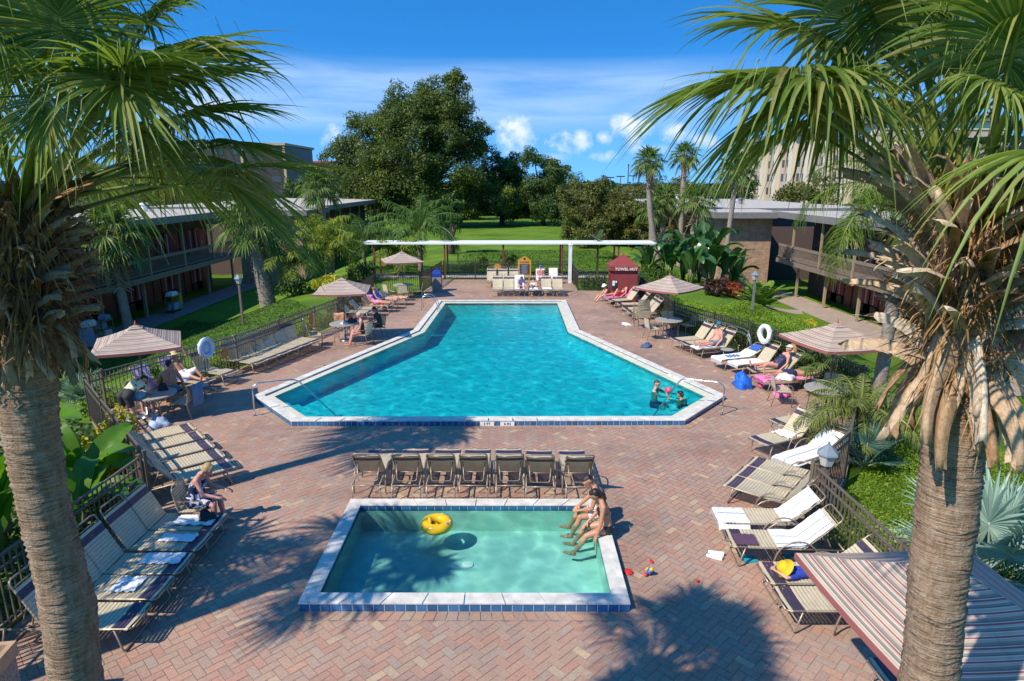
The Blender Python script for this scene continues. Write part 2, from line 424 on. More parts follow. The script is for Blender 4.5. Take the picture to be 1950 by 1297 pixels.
# ---- paved deck: grout sheet with holes for the pools, and every paver laid in a 45 degree herringbone
def deck():
    bm = bmesh.new(); edges = []
    def loop(P):
        vs = [bm.verts.new((x, y, -.004)) for x, y in P]
        for i in range(len(vs)): edges.append(bm.edges.new((vs[i], vs[(i + 1) % len(vs)])))
    loop(DECK); loop(offset_poly(MAIN, .12)); loop(offset_poly(KID, .12))
    bmesh.ops.triangle_fill(bm, edges=edges, use_beauty=True, use_dissolve=False)
    for f in bm.faces:
        if f.normal.z < 0: f.normal_flip()
    me = bpy.data.meshes.new('grout'); bm.to_mesh(me); bm.free()
    gr = simple('paver_joint_sand', (.30, .22, .185), .95, var=.2, nscale=3)
    me.materials.append(gr)
    m, t, b = new_mat('clay_pavers')
    g = t.n.new('ShaderNodeNewGeometry'); r = g.outputs['Random Per Island']
    c = t.ramp(r, [(0, (.44, .265, .195)), (.13, (.48, .275, .20)), (.26, (.44, .30, .225)), (.40, (.47, .315, .225)), (.52, (.43, .305, .235)),
                   (.66, (.50, .305, .215)), (.78, (.40, .265, .21)), (.92, (.42, .32, .25)), (1, (.58, .43, .27))])
    v = t.coord()
    n1 = t.noise(v, .35, 4, .6); n2 = t.noise(v, 26, 4, .7); n3 = t.noise(v, 1.7, 5, .65)
    c = t.mix(1.0, c, t.ramp(n1, [(.3, (.62, .60, .61)), (.5, (.88, .86, .85)), (.7, (1.06, .99, .94))]), 'MULTIPLY')
    c = t.mix(1.0, c, t.ramp(n2, [(.25, (.78, .77, .76)), (.75, (1.16, 1.16, 1.15))]), 'MULTIPLY')
    c = t.mix(t.ramp(n3, [(.52, (0, 0, 0)), (.8, (.42, .42, .42))]), c, (.40, .35, .30))
    c = t.mix(t.ramp(t.noise(t.coord(rot=(0, 0, .7)), .9, 6, .72), [(.58, (0, 0, 0)), (.70, (.5, .5, .5))]), c, (.20, .135, .105))
    t.link(c, b.inputs['Base Color']); t.link(t.ramp(n3, [(.3, (.9,) * 3), (.7, (.62,) * 3)]), b.inputs['Roughness']); b.inputs['Specular IOR Level'].default_value = .35
    bp = t.n.new('ShaderNodeBump'); bp.inputs['Strength'].default_value = .35; bp.inputs['Distance'].default_value = .01
    t.link(n2, bp.inputs['Height']); t.link(bp.outputs[0], b.inputs['Normal'])
    W, L, gp = .125, .25, .0035
    # herringbone: period vectors (W,W) and (2L,-... ) in brick space, then turned 45 degrees
    cells = []
    n = 190
    quads = []
    for k in range(-n, n):
        for j in range(-n, n):
            ox = k * W + j * L * 2 * .5 + j * 0; oy = k * W - j * L
            # horizontal brick at (ox, oy), vertical brick beside it
            ox = k * W + j * L; oy = k * W - j * L
            quads.append((ox, oy, L, W)); quads.append((ox + L, oy - L + W, W, L))
    A = np.array(quads)
    ca, sa = math.cos(R(45)), math.sin(R(45))
    cx0 = A[:, 0] + A[:, 2] / 2; cy0 = A[:, 1] + A[:, 3] / 2
    wx = ca * cx0 - sa * cy0; wy = sa * cx0 + ca * cy0 + 20
    ok = inside(wx, wy, DECK) & (wy > 3.2) & (wy < 41.3)
    Mi = offset_poly(MAIN, -.17); Ki = offset_poly(KID, -.17)
    ok &= ~inside(wx, wy, Mi) & ~inside(wx, wy, Ki)
    for dx, dy in ((0, 0), (1, 0), (1, 1), (0, 1)):
        bx = A[:, 0] + dx * A[:, 2]; by = A[:, 1] + dy * A[:, 3]
        ok &= inside(ca * bx - sa * by, sa * bx + ca * by + 20, DECK)
    A = A[ok]
    rs = np.random.RandomState(5)
    c4 = []
    for dx, dy in ((0, 0), (1, 0), (1, 1), (0, 1)):
        bx = A[:, 0] + np.where(dx, A[:, 2] - gp, gp); by = A[:, 1] + np.where(dy, A[:, 3] - gp, gp)
        c4.append(np.stack([ca * bx - sa * by, sa * bx + ca * by + 20], -1))
    C = np.stack(c4, 1)
    z = (.003 + rs.uniform(-.0012, .0012, (len(A), 1))) + rs.uniform(-.0006, .0006, (len(A), 4))
    V = np.concatenate([C, z[..., None]], -1).reshape(-1, 3)
    # border course of pavers round each pool
    bv = []
    for P in (MAIN, KID):
        n = len(P); O = offset_poly(P, -.2)
        for i in range(n):
            a0, a1, b0, b1 = Vector(P[i]), Vector(P[(i + 1) % n]), Vector(O[i]), Vector(O[(i + 1) % n])
            cnt = max(1, int((a1 - a0).length / .155))
            for q in range(cnt):
                t0 = (q + .03) / cnt; t1 = (q + .97) / cnt
                for p in (a0.lerp(a1, t0) , b0.lerp(b1, t0), b0.lerp(b1, t1), a0.lerp(a1, t1)): bv.append((p.x, p.y, .0075))
    V = np.concatenate([V, np.array(bv)])
    # make the winding face up
    Q = np.arange(len(V)).reshape(-1, 4)
    e1 = V[Q[:, 1]] - V[Q[:, 0]]; e2 = V[Q[:, 2]] - V[Q[:, 0]]
    flip = (e1[:, 0] * e2[:, 1] - e1[:, 1] * e2[:, 0]) < 0
    Q[flip] = Q[flip][:, ::-1]
    o = tag(link_mesh('pool_deck', me), kind='structure')
    link_mesh('pavers', fast_mesh('pavers', V, Q, [m]), o)
deck()

# ---- pools
M_coping = simple('white_coping_stone', (.64, .605, .535), .75, var=.2, nscale=5, bump=.25, bscale=60)
M_whitetile = simple('white_marker_tile', (.82, .82, .80), .3, var=.04)
M_black = simple('black_lettering', (.015, .015, .016), .5, var=.1)
def tile_mat(name, col):
    m, t, b = new_mat(name)
    g = t.n.new('ShaderNodeNewGeometry')
    c = t.ramp(g.outputs['Random Per Island'], [(0, tuple(q * .75 for q in col)), (.5, col), (1, tuple(q * 1.3 for q in col))])
    c = t.mix(1.0, c, t.ramp(t.noise(t.coord(), 30, 3), [(.3, (.85, .85, .85)), (.7, (1.1, 1.1, 1.1))]), 'MULTIPLY')
    t.link(c, b.inputs['Base Color']); b.inputs['Roughness'].default_value = .22
    return m
M_tile = tile_mat('blue_glazed_tile', (.035, .14, .30))
M_grout = simple('tile_grout', (.62, .66, .68), .8)
M_ledge = simple('cream_gutter_tile', (.66, .62, .47), .45, var=.12, nscale=3)
def plaster(name, c0):
    return simple(name, c0, .8, var=.07, nscale=1.2)
def water_mat(name, tint, hi, sc_, bstr, cscale, cst):
    m, t, b = new_mat(name); t.n.remove(b)
    v = t.coord()
    n1 = t.noise(v, sc_, 3, .55, dist=.8); n2 = t.noise(v, sc_ * 2.7, 2, .5, dist=.4)
    h = t.math('ADD', n1, t.math('MULTIPLY', n2, .45))
    bp = t.n.new('ShaderNodeBump'); bp.inputs['Strength'].default_value = bstr; bp.inputs['Distance'].default_value = .06
    t.link(h, bp.inputs['Height'])
    # painted caustics: a cell pattern brightens the water's transparent tint
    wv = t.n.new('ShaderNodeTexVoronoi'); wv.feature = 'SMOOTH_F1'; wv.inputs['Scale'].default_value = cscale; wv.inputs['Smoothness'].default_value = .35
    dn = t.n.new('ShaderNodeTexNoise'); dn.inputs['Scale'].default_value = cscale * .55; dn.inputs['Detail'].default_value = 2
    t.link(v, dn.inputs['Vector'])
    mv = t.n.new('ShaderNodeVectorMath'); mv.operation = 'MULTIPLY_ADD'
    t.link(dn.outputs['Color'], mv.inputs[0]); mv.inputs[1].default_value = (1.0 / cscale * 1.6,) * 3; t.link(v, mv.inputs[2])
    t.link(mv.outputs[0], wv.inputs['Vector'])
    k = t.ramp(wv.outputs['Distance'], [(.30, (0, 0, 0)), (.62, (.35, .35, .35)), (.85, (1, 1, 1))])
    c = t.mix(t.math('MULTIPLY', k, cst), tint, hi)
    tr = t.n.new('ShaderNodeBsdfTransparent'); t.link(c, tr.inputs[0])
    gl = t.n.new('ShaderNodeBsdfGlossy'); gl.inputs['Roughness'].default_value = .03; t.link(bp.outputs[0], gl.inputs['Normal'])
    fr = t.n.new('ShaderNodeFresnel'); fr.inputs[0].default_value = 1.33; t.link(bp.outputs[0], fr.inputs['Normal'])
    mx = t.n.new('ShaderNodeMixShader')
    t.link(fr.outputs[0], mx.inputs[0]); t.link(tr.outputs[0], mx.inputs[1]); t.link(gl.outputs[0], mx.inputs[2])
    t.link(mx.outputs[0], t.n['Material Output'].inputs[0])
    return m

def pool(name, P, label, floor_z, plaster_m, water_m, zw, tile_w, ledge=None, coping_w=.25, slope=0.0):
    root = empty(name, (sum(p[0] for p in P) / len(P), sum(p[1] for p in P) / len(P), 0), 0, label, 'pool')
    off = Vector(root.location)
    def L(p, z): return Vector((p[0], p[1], z)) - off
    T = .145; inn = offset_poly(P, coping_w); n = len(P)
    mb = MB()
    # coping stones, one by one, slightly rounded nose
    for i in range(n):
        j = (i + 1) % n
        a0, a1, b0, b1 = map(Vector, (P[i], P[j], inn[i], inn[j]))
        cnt = max(2, round((a1 - a0).length / .62))
        for q in range(cnt):
            e = .0018
            t0 = q / cnt + (e if q else 0); t1 = (q + 1) / cnt - (e if q < cnt - 1 else 0)
            p = [a0.lerp(a1, t0), a0.lerp(a1, t1), b0.lerp(b1, t1), b0.lerp(b1, t0)]
            c = (p[0] + p[1] + p[2] + p[3]) / 4
            vs = []
            for s_, z in ((1.0, T - .022), (1.0, T - .006), (.994, T)):
                for w in p: u = c + (w - c) * s_; vs.append(L(u, z))
            mb.add(vs, [(0, 1, 5, 4), (1, 2, 6, 5), (2, 3, 7, 6), (3, 0, 4, 7), (4, 5, 9, 8), (5, 6, 10, 9), (6, 7, 11, 10), (7, 4, 8, 11), (8, 9, 10, 11)])
    mb.build('coping', M_coping, root)
    # tile faces outside and inside
    def band(poly, sgn, z0, z1, nm, skip=()):
        t = MB(); g = MB()
        for i in range(n):
            j = (i + 1) % n; a = Vector(poly[i]); b = Vector(poly[j]); d = (b - a); ln = d.length; d.normalize()
            nr = Vector((d.y, -d.x)) * sgn
            g.add([L(a, z0), L(b, z0), L(b, z1), L(a, z1)], [(0, 1, 2, 3)], 1)
            cnt = max(1, round(ln / tile_w))
            for q in range(cnt):
                s0 = q * ln / cnt + .006; s1 = (q + 1) * ln / cnt - .006
                if any(k == i and s0 < hi and s1 > lo for k, lo, hi in skip): continue
                p0 = a + d * s0 + nr * .004; p1 = a + d * s1 + nr * .004
                g.add([L(p0, z0 + .004), L(p1, z0 + .004), L(p1, z1 - .006), L(p0, z1 - .006)], [(0, 1, 2, 3)], 0)
        return g.build(nm, [M_tile, M_grout], root)
    band(offset_poly(P, .012), 1, -.01, T - .022, 'outer_tile')
    band(offset_poly(P, coping_w - .015), -1, zw - .035, T - .022, 'inner_tile')
    # basin
    w0 = offset_poly(P, coping_w - .015); mbb = MB()
    if ledge:
        l1 = offset_poly(P, coping_w + ledge); lm = MB()
        for i in range(n):
            j = (i + 1) % n
            lm.add([L(w0[i], zw + .03), L(w0[j], zw + .03), L(l1[j], zw + .018), L(l1[i], zw + .018)], [(0, 1, 2, 3)])
            lm.add([L(l1[i], zw + .018), L(l1[j], zw + .018), L(l1[j], zw - .12), L(l1[i], zw - .12)], [(0, 1, 2, 3)])
        lm.build('gutter_ledge', M_ledge, root)
    else: l1 = w0
    fz = lambda p: floor_z - slope * (p[1] - P[0][1])
    for i in range(n):
        j = (i + 1) % n
        mbb.add([L(l1[i], zw - .03), L(l1[j], zw - .03), L(l1[j], fz(l1[j])), L(l1[i], fz(l1[i]))], [(0, 1, 2, 3)])
    mbb.add([L(p, fz(p)) for p in l1], [tuple(range(n))])
    mbb.build('basin', plaster_m, root)
    wm = MB(); wm.add([(p[0], p[1], zw) for p in l1], [tuple(range(n))])
    # a grid would not change a flat sheet: the ripples are in the surface normal
    tag(wm.build('pool_water' if name == 'swimming_pool' else 'wading_pool_water', water_m), kind='structure')
    return root, L
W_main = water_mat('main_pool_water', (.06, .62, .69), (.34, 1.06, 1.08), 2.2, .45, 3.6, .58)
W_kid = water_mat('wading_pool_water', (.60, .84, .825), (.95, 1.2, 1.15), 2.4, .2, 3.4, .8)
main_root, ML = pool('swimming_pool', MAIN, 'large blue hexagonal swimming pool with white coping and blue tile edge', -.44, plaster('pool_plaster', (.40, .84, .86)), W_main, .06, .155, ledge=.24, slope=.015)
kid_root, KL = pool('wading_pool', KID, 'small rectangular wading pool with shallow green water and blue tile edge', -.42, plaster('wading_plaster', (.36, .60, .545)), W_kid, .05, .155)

# steps in the two near corners of the big pool
def steps(a, b, inward):
    a = Vector(a); b = Vector(b); inn = Vector(inward).normalized()
    for k, (w, z) in enumerate(((.30, -.12), (.60, -.24), (.9, -.36))):
        mb = MB(); p = [a, b, b + inn * w, a + inn * w]
        mb.prism([(q.x - main_root.location.x, q.y - main_root.location.y) for q in p], -1.1, z)
        mb.build('pool_step', STEP_M, main_root)
STEP_M = simple('pool_step_plaster', (.80, .90, .88), .7, var=.05)
L1 = offset_poly(MAIN, .49)
def edge_pts(i, t0, t1):
    a = Vector(L1[i]); b = Vector(L1[(i + 1) % 8]); return a.lerp(b, t0), a.lerp(b, t1)
a, b = edge_pts(7, .1, .9); d = (b - a).normalized(); steps(a, b, (-d.y, d.x))
a, b = edge_pts(1, .1, .9); d = (b - a).normalized(); steps(a, b, (-d.y, d.x))

# depth markers: "3 FT" "6 IN" on white tiles
def marker(parts, p, d, nr, z, size, gap=.0, zup=True, th=None):
    """row of white tiles along d (unit), facing nr"""
    rz = math.atan2(d.y, d.x)
    x = 0
    for txt, w in parts:
        c = Vector((p.x, p.y, 0)) + Vector((d.x, d.y, 0)) * (x + w / 2)
        if txt:
            mb = MB(); mb.box((0, 0, 0), (w - .008, .008, .116))
            o = mb.build('depth_marker', M_whitetile, main_root)
            o.location = c + Vector((nr.x, nr.y, 0)) * .006 + Vector((0, 0, z)) - main_root.location; o.rotation_euler = (0, 0, rz)
            lettering(txt, size, (0, -.006, -.002), (math.pi / 2, 0, 0), M_black, o, .0016)
        x += w
marker((('3 FT', .37), ('', .155), ('6 IN', .37)), Vector((-.83, 15.532)), Vector((1, .006)), Vector((0, -1)), .060, .098)
def inner_marker(i, s, parts, flipd):
    P = offset_poly(MAIN, .232); a = Vector(P[i]); b = Vector(P[(i + 1) % 8]); d = (b - a).normalized()
    nr = Vector((-d.y, d.x))
    p = a + d * s
    dd = -d   # reads left to right for someone in the pool
    marker(parts, p, dd, nr, .075, .075)
inner_marker(2, 2.35, (('3 FT', .40), ('6 IN', .44)), 0)
inner_marker(6, 7.6, (('3 FT', .40), ('6 IN', .44)), 0)
# drain and jets
mb = MB(); mb.lathe([(.10, 0), (.10, .012), (.075, .016)], n=20); mb.lathe([(.06, .012), (.06, .02), (0, .022)], n=16)
o = mb.build('drain', simple('drain_white', (.8, .82, .8), .4), kid_root); o.location = Vector((-.78, 9.98, -.415)) - kid_root.location
mb = MB()
mb.tube([Vector((-3.42, 26.2, -.12)) , Vector((2.1, 26.2, -.12))], .012, 6)
o = mb.build('safety_line', simple('pale_blue_rope', (.55, .75, .85), .6), main_root); o.location = -Vector(main_root.location)
for q in range(4):
    m2 = MB(); m2.ell((-2.7 + q * 1.35, 26.2, -.01), (.05, .035, .03)); f_ = m2.build('rope_float', M_whitetile, main_root); f_.location = -Vector(main_root.location)
# ================================================================== FURNITURE
M_frame = simple('bronze_tan_tube', (.33, .26, .19), .35, .35, var=.1)
M_strap = simple('cream_vinyl_strap', (.58, .49, .325), .42, var=.08, nscale=9)
M_purple = simple('plum_vinyl_strap', (.060, .042, .075), .42, var=.15)
M_table = simple('moulded_table_top', (.34, .32, .28), .5, var=.15, nscale=14)
M_steel = simple('brushed_steel', (.62, .63, .64), .25, 1.0, var=.05)
M_towel = simple('white_terry', (.80, .80, .80), .95, var=.06, bump=.4, bscale=90)
M_towelblue = simple('blue_terry', (.035, .11, .42), .95, var=.2, bump=.4, bscale=90)
M_towelslate = simple('slate_blue_terry', (.14, .22, .33), .95, var=.15, bump=.4, bscale=90)
M_towelpink = simple('pink_terry', (.78, .20, .42), .95, var=.2, bump=.4, bscale=90)
M_towelpeach = simple('peach_terry', (.72, .38, .24), .95, var=.2, bump=.4, bscale=90)
M_orange = simple('orange_terry', (.78, .20, .03), .95, var=.2)
M_navyl = simple('navy_towel_line', (.05, .08, .25), .95)
def striped_towel(name, c0, c1, n):
    m, t, b = new_mat(name)
    v = t.coord(); sx = t.n.new('ShaderNodeSeparateXYZ'); t.link(v, sx.inputs[0])
    f = t.math('FRACT', t.math('MULTIPLY', sx.outputs[1], n))
    t.link(t.ramp(f, [(0, c0), (.5, c0), (.55, c1), (1, c1)], 'CONSTANT'), b.inputs['Base Color']); b.inputs['Roughness'].default_value = .95
    return m
M_lilac = striped_towel('lilac_striped_towel', (.28, .26, .68), (.62, .62, .82), 5.5)

SW, HZ, SEAT, BACK, REAR = .27, .36, 1.08, .70, .66     # half width, seat height, seat length, back length, rail behind hinge
# local axes: x runs from the hinge (0) to the foot (SEAT), rails reach back to -REAR
def straps(mb, p_of, n, L, dark, w=.5):
    """vinyl straps across, p_of(u) -> (x, z, normal) ; dark = set of indices"""
    for k in range(n):
        u0 = L * (k + .08) / n; u1 = L * (k + .90) / n
        m = 1 if k in dark else 0
        rows = []
        for u in (u0, (u0 + u1) / 2, u1):
            x, z, nx, nz = p_of(u)
            h = .008 if u == (u0 + u1) / 2 else .004
            row = []
            for y in (-SW, -SW * .5, 0, SW * .5, SW):
                sag = .012 * (1 - (y / SW) ** 2)
                row.append((x + nx * (h - sag), y, z + nz * (h - sag)))
            rows.append(row)
        mb.sheet(rows, m)
        # underside + wrap round the rail
        r2 = [[(p[0] - 0, p[1], p[2] - .006) for p in r] for r in rows][::-1]
        mb.sheet(r2, m)
        for s in (-1, 1):
            x0, z0, nx, nz = p_of(u0); x1, z1, _, _ = p_of(u1)
            pts0 = [(x0 + nx * .004, s * SW, z0 + nz * .004), (x0, s * (SW + .02), z0 - .012), (x0 - nx * .03, s * SW, z0 - nz * .03)]
            pts1 = [(x1 + nx * .004, s * SW, z1 + nz * .004), (x1, s * (SW + .02), z1 - .012), (x1 - nx * .03, s * SW, z1 - nz * .03)]
            mb.sheet([pts0, pts1] if s > 0 else [pts1, pts0], m)

def make_lounger(angle, arms, key):
    root = empty('sun_lounger', (0, 0, -500))
    a = R(angle); r = .014
    mb = MB()   # frame: one bent tube round the seat plus rails behind the hinge
    for s in (-1, 1):
        mb.tube(round_path([(-REAR, s * SW, HZ), (SEAT - .02, s * SW, HZ), (SEAT + .03, s * (SW - .04), HZ - .005)], .06), r, 7)
    mb.tube([(SEAT + .03, -(SW - .04), HZ - .005), (SEAT + .03, SW - .04, HZ - .005)], r, 7)
    mb.tube([(-REAR, -SW, HZ), (-REAR, SW, HZ)], r, 7); mb.tube([(0, -SW, HZ - .02), (0, SW, HZ - .02)], .010, 6)
    mb.tube([(.55, -SW, HZ - .025), (.55, SW, HZ - .025)], .010, 6)
    for x in (-.25, -.4):
        mb.tube([(x, -SW, HZ - .05), (x, -SW + .02, HZ - .05)], .02, 6)
    mb.build('frame', M_frame, root, True)
    for x, lean in ((SEAT - .20, .10), (-REAR + .10, -.08)):
        lg = MB()
        lg.tube(round_path([(x, -SW, HZ), (x + lean, -SW - .01, .016), (x + lean, SW + .01, .016), (x, SW, HZ)], .05), r, 7)
        lg.build('leg', M_frame, root, True)
    sm = MB()
    straps(sm, lambda u: (u, HZ + .012, 0, 1), 19, SEAT, {15, 16, 17} if key != 'plain' else set())
    sm.build('seat', [M_strap, M_purple], root, True)
    # backrest
    ux, uz = -math.cos(a), math.sin(a); nx, nz = math.sin(a), math.cos(a)
    bk = MB()
    straps(bk, lambda u: (-.03 + ux * u + nx * .012, HZ + .012 + uz * u + nz * .0, nx, nz), 12, BACK - .04, {9, 10})
    bo = bk.build('backrest', [M_strap, M_purple], root, True)
    fb = MB()
    top = BACK + .09
    P = lambda u, y: (-.03 + ux * u, y, HZ + .008 + uz * u)
    fb.tube(round_path([P(0, -SW), P(top, -SW), P(top, SW), P(0, SW)], .09, 5), r, 7)
    fb.tube([P(BACK - .02, -SW), P(BACK - .02, SW)], .010, 6)
    if angle > 8:
        x1, _, z1 = P(.42, 0); xb = max(-REAR + .05, x1 - .16)
        fb.tube(round_path([(x1, -SW + .05, z1), (xb, -SW + .08, HZ), (xb, SW - .08, HZ), (x1, SW - .05, z1)], .05), .010, 6)
    fb.build('back_frame', M_frame, root, True)
    if arms:
        for s in (-1, 1):
            am = MB()
            pts = [(-.30 + .37 * (1 - math.cos(t)), s * (SW + .045), .016 + .50 * math.sin(t) ** .8) for t in [math.pi * k / 12 for k in range(13)]]
            am.tube(pts, r, 7)
            am.build('arm', M_frame, root, True)
    return root
PROTO = {}
LOUNGERS = []
def lounger(foot, heading, label, angle=48, arms=False, group='strap sun loungers round the pool', key='std'):
    k = (angle, arms, key)
    if k not in PROTO: PROTO[k] = o = make_lounger(*k)
    else: o = copy_tree(PROTO[k])
    h = R(heading)
    x = foot[0] - math.cos(h) * (SEAT + .04); y = foot[1] - math.sin(h) * (SEAT + .04)
    o.location = (x, y, .007); o.rotation_euler = (0, 0, h)
    tag(o, label, 'sun lounger', group); o['a'] = angle
    LOUNGERS.append(o); return o
def lpt(o, u, y=0.0, h=0.0):
    """a world point on a lounger: u along (negative: up the backrest)"""
    a = R(o['a']); rz = o.rotation_euler[2]
    if u >= 0: p = Vector((u, y, HZ + .025 + h))
    else: p = Vector((-.03 + math.cos(a) * u + math.sin(a) * (.015 + h), y, HZ + .02 - math.sin(a) * u + math.cos(a) * h))
    return Matrix.Rotation(rz, 3, 'Z') @ p + Vector(o.location)
def drape(o, u0, u1, w, mat, label, cat='towel', lines=None, y0=0.0, over=0.0, group=None, seed=0, rough=.006):
    """a towel lying along a lounger from u0 (foot side) to u1, following seat and back"""
    rs = random.Random(seed * 31 + 5); n = 16; rows = []
    for i in range(n + 1):
        u = u0 + (u1 - u0) * i / n; row = []
        for j in range(9):
            y = y0 + (j / 8 - .5) * w
            h = .010 + rough * (math.sin(i * 1.3 + seed) * math.cos(j * 1.7 + seed * 2) + rs.uniform(-.4, .6))
            p = lpt(o, u, y, max(h, .003))
            if abs(y) > SW + .01: p.z -= (abs(y) - SW) * 1.8; 
            row.append(p)
        rows.append(row)
    if over > 0:   # hangs over the foot end
        ex = []
        for k in range(1, 5):
            ex.append([Vector((p.x, p.y, p.z)) + (Matrix.Rotation(o.rotation_euler[2], 3, 'Z') @ Vector((.035 if k else 0, 0, 0))) - Vector((0, 0, over * k / 4)) for p in rows[0]])
        rows = ex[::-1] + rows
    base = Vector(rows[len(rows) // 2][4])
    mb = MB(); mb.sheet([[p - base for p in r] for r in rows]); mb.sheet([[p - base - Vector((0, 0, .006)) for p in r] for r in rows][::-1])
    t = mb.build('towel', mat, None, True, base)
    tag(t, label, cat, group)
    if lines:
        lm = MB()
        for jf in lines:
            a = []; b = []
            for r in rows:
                j = min(int(jf * 8), 7); f = jf * 8 - j
                p = r[j].lerp(r[j + 1], f); q = r[j].lerp(r[j + 1], min(1, f + .16))
                a.append(p - base + Vector((0, 0, .005))); b.append(q - base + Vector((0, 0, .005)))
            lm.sheet([a, b])
        lm.build('woven_line', M_navyl, t)
    return t
def crumple(name, loc, size, mat, label, cat='towel', seed=1, group=None):
    """a cloth or soft bag dropped in a heap"""
    rs = random.Random(seed); n = 14; k = 7; vs = []; fs = []
    for i in range(k + 1):
        t = math.pi / 2 * i / k
        for j in range(n):
            a = 2 * math.pi * j / n
            q = 1 + .22 * math.sin(3 * a + seed) + .15 * math.sin(5 * a + i + seed) + rs.uniform(-.1, .1)
            vs.append((size[0] / 2 * math.cos(a) * math.cos(t) * q, size[1] / 2 * math.sin(a) * math.cos(t) * q, max(0, size[2] * math.sin(t) * (1 + .35 * math.sin(a * 2 + i * 1.4 + seed)))))
    for i in range(k):
        for j in range(n):
            j2 = (j + 1) % n; fs.append((i * n + j, i * n + j2, (i + 1) * n + j2, (i + 1) * n + j))
    mb = MB(); mb.add(vs, fs)
    o = mb.build(name, mat, None, True, loc, seed)
    return tag(o, label, cat, group)

ordn = ['first', 'second', 'third', 'fourth', 'fifth', 'sixth', 'seventh']
# near left row, heads at the fence
nearL = []
G1 = 'five strap loungers in a row at the near left fence'
for k, y in enumerate((10.06, 9.45, 8.82, 8.2, 7.58)):
    nearL.append(lounger((-5.03, y), 0 + rnd.uniform(-1.5, 1.5), ['raised strap lounger right beside the seated woman in the patterned dress', 'raised strap lounger second from the seated woman in the patterned dress',
        'raised strap lounger in the middle of the near left row of five', 'raised strap lounger second from the stone bin in the near left row', 'raised strap lounger next to the stone bin behind the palm trunk'][k], 63, False, G1))
# skewed group of five seen edge-on
flatL = []
G2 = 'five loungers pushed together below the lower left table'
for k in range(5):
    f = (k + .5) / 5; x = -7.94 + 2.29 * f; y = 14.86 - 2.61 * f
    flatL.append(lounger((x, y), 41 + rnd.uniform(-1, 1), f'{ordn[k]} lounger from the leaning woman in the skewed pack of five', 50, False, G2))
backL = []
G3 = 'six loungers in a row against the left fence'
for k in range(6):
    f = (k + .5) / 6; x = -8.28 + 1.15 * f; y = 20.0 + 3.45 * f
    backL.append(lounger((x, y), -21 + rnd.uniform(-1, 1), f'{ordn[k]} lounger from the lower left in the shaded row of six', 62, False, G3))
lone = lounger((-8.62, 19.05), -20, 'single empty lounger between the straw hat sunbather and the row of six', 60)
hatL = lounger((-8.95, 18.15), -20, 'lounger under the sunbather with the straw hat', 50)
manL = lounger((-9.30, 17.15), -22, 'lounger under the bare-backed man who sits upright', 52)
cent = []
G4 = 'seven loungers between the two pools'
for k, x in enumerate((-2.87, -2.12, -1.41, -.75, -.08, .59, 1.30)):
    cent.append(lounger((x, 11.45 + REAR + SEAT + .04 - .06 * (k in (5, 6))), 90 + rnd.uniform(-1.5, 1.5), f'{ordn[k]} of the seven loungers seen from behind, counting from the left end' if k not in (0, 6) else
        ('lounger at the left end of the seven between the pools' if k == 0 else 'lounger behind the seated couple, last of the seven between the pools'), 50, True, G4))
# right near
near1 = lounger((5.56, 13.62), 206, 'half-raised lounger facing the pool corner with a white towel lump on its seat', 48, True)
pile = lounger((6.45, 14.75), 204, 'lounger behind the half-raised one, its straps lying almost flat beside the table base', 12, True)
twl1 = lounger((5.80, 12.64), 210, 'lounger fully covered by a long white towel beside the lamp on the fence', 28, True)
flatR = [lounger((5.05 - .39 * k, 12.62 - .46 * k), 140, f'{w} of three loungers pushed together with their backs turned edge-on, right of the paved centre', 50, True, 'three loungers pushed together on the right') for k, w in enumerate(('far', 'middle', 'near'))]
twl2 = lounger((3.63, 10.30), 177, 'lounger with white towels over both its foot and its back', 42, True)
twl3 = lounger((3.57, 9.56), 176, 'lounger with a white towel on its back and a plum cloth at its foot', 44, True)
chl = [lounger((3.78, 8.57), 180, 'lounger the yellow-hatted child lies on, half under the big umbrella', 40, True), lounger((3.78, 7.95), 180, 'empty lounger beside the child, half hidden by the big striped umbrella', 40, True)]
cornR = lounger((4.38, 6.5), 181, 'lounger of which only the foot shows under the big umbrella corner', 30, False)
G5 = 'three loungers by the right fence behind the round table'
Rmid = [lounger((6.02 + .23 * k, 23.35 - .6 * k), 198, w, 54, False, G5) for k, w in enumerate(('empty lounger nearest the round table on the right', 'empty lounger next to the man in the teal cap', 'lounger under the man in the teal cap'))]
blueT = lounger((6.86, 20.72), 200, 'lounger covered with white and blue towels near the right fence', 26)
whiteL = lounger((7.20, 20.10), 197, 'empty lounger with a white towel on its seat below the white-covered ring', 54)
womL = lounger((7.48, 19.40), 188, 'lounger under the woman in the dark swimsuit', 48)
pinkL = lounger((7.46, 18.50), 190, 'flat lounger with a pink towel under the sunbather lying face down', 4)
# far end
G6 = 'front row of loungers at the far end of the pool'; farF = []
for x, w, an in ((-.80, 'cream lounger at the left end of the front row at the far end', 62), (-.18, 'second cream lounger in the front row at the far end', 62), (.42, 'far end lounger with a white towel under the person in lilac', 62),
             (1.22, 'flat far end lounger under the sunbather lying down', 6), (1.95, 'far end lounger right of the lying sunbather, third cream back', 62), (2.58, 'cream lounger at the right end of the front row at the far end', 62)):
    farF.append(lounger((x, 34.75 + rnd.uniform(-.05, .05)), 270, w, an, False, G6))
G7 = 'back row of loungers at the far end'; farB = []
for x, w, an in ((-1.25, 'lounger at the left end of the back row by the far fence', 58), (-.55, 'shaded lounger in the middle left of the back row by the far fence', 58), (.12, 'lounger just left of the yellow notice board', 58),
             (1.75, 'back row lounger under the person in the plaid shirt', 50), (2.55, 'back row lounger with a white towel on its back beside the white post', 55)):
    farB.append(lounger((x, 38.0), 270, w, an, False, G7))
G8 = 'loungers in front of the red hut'; hutR = []
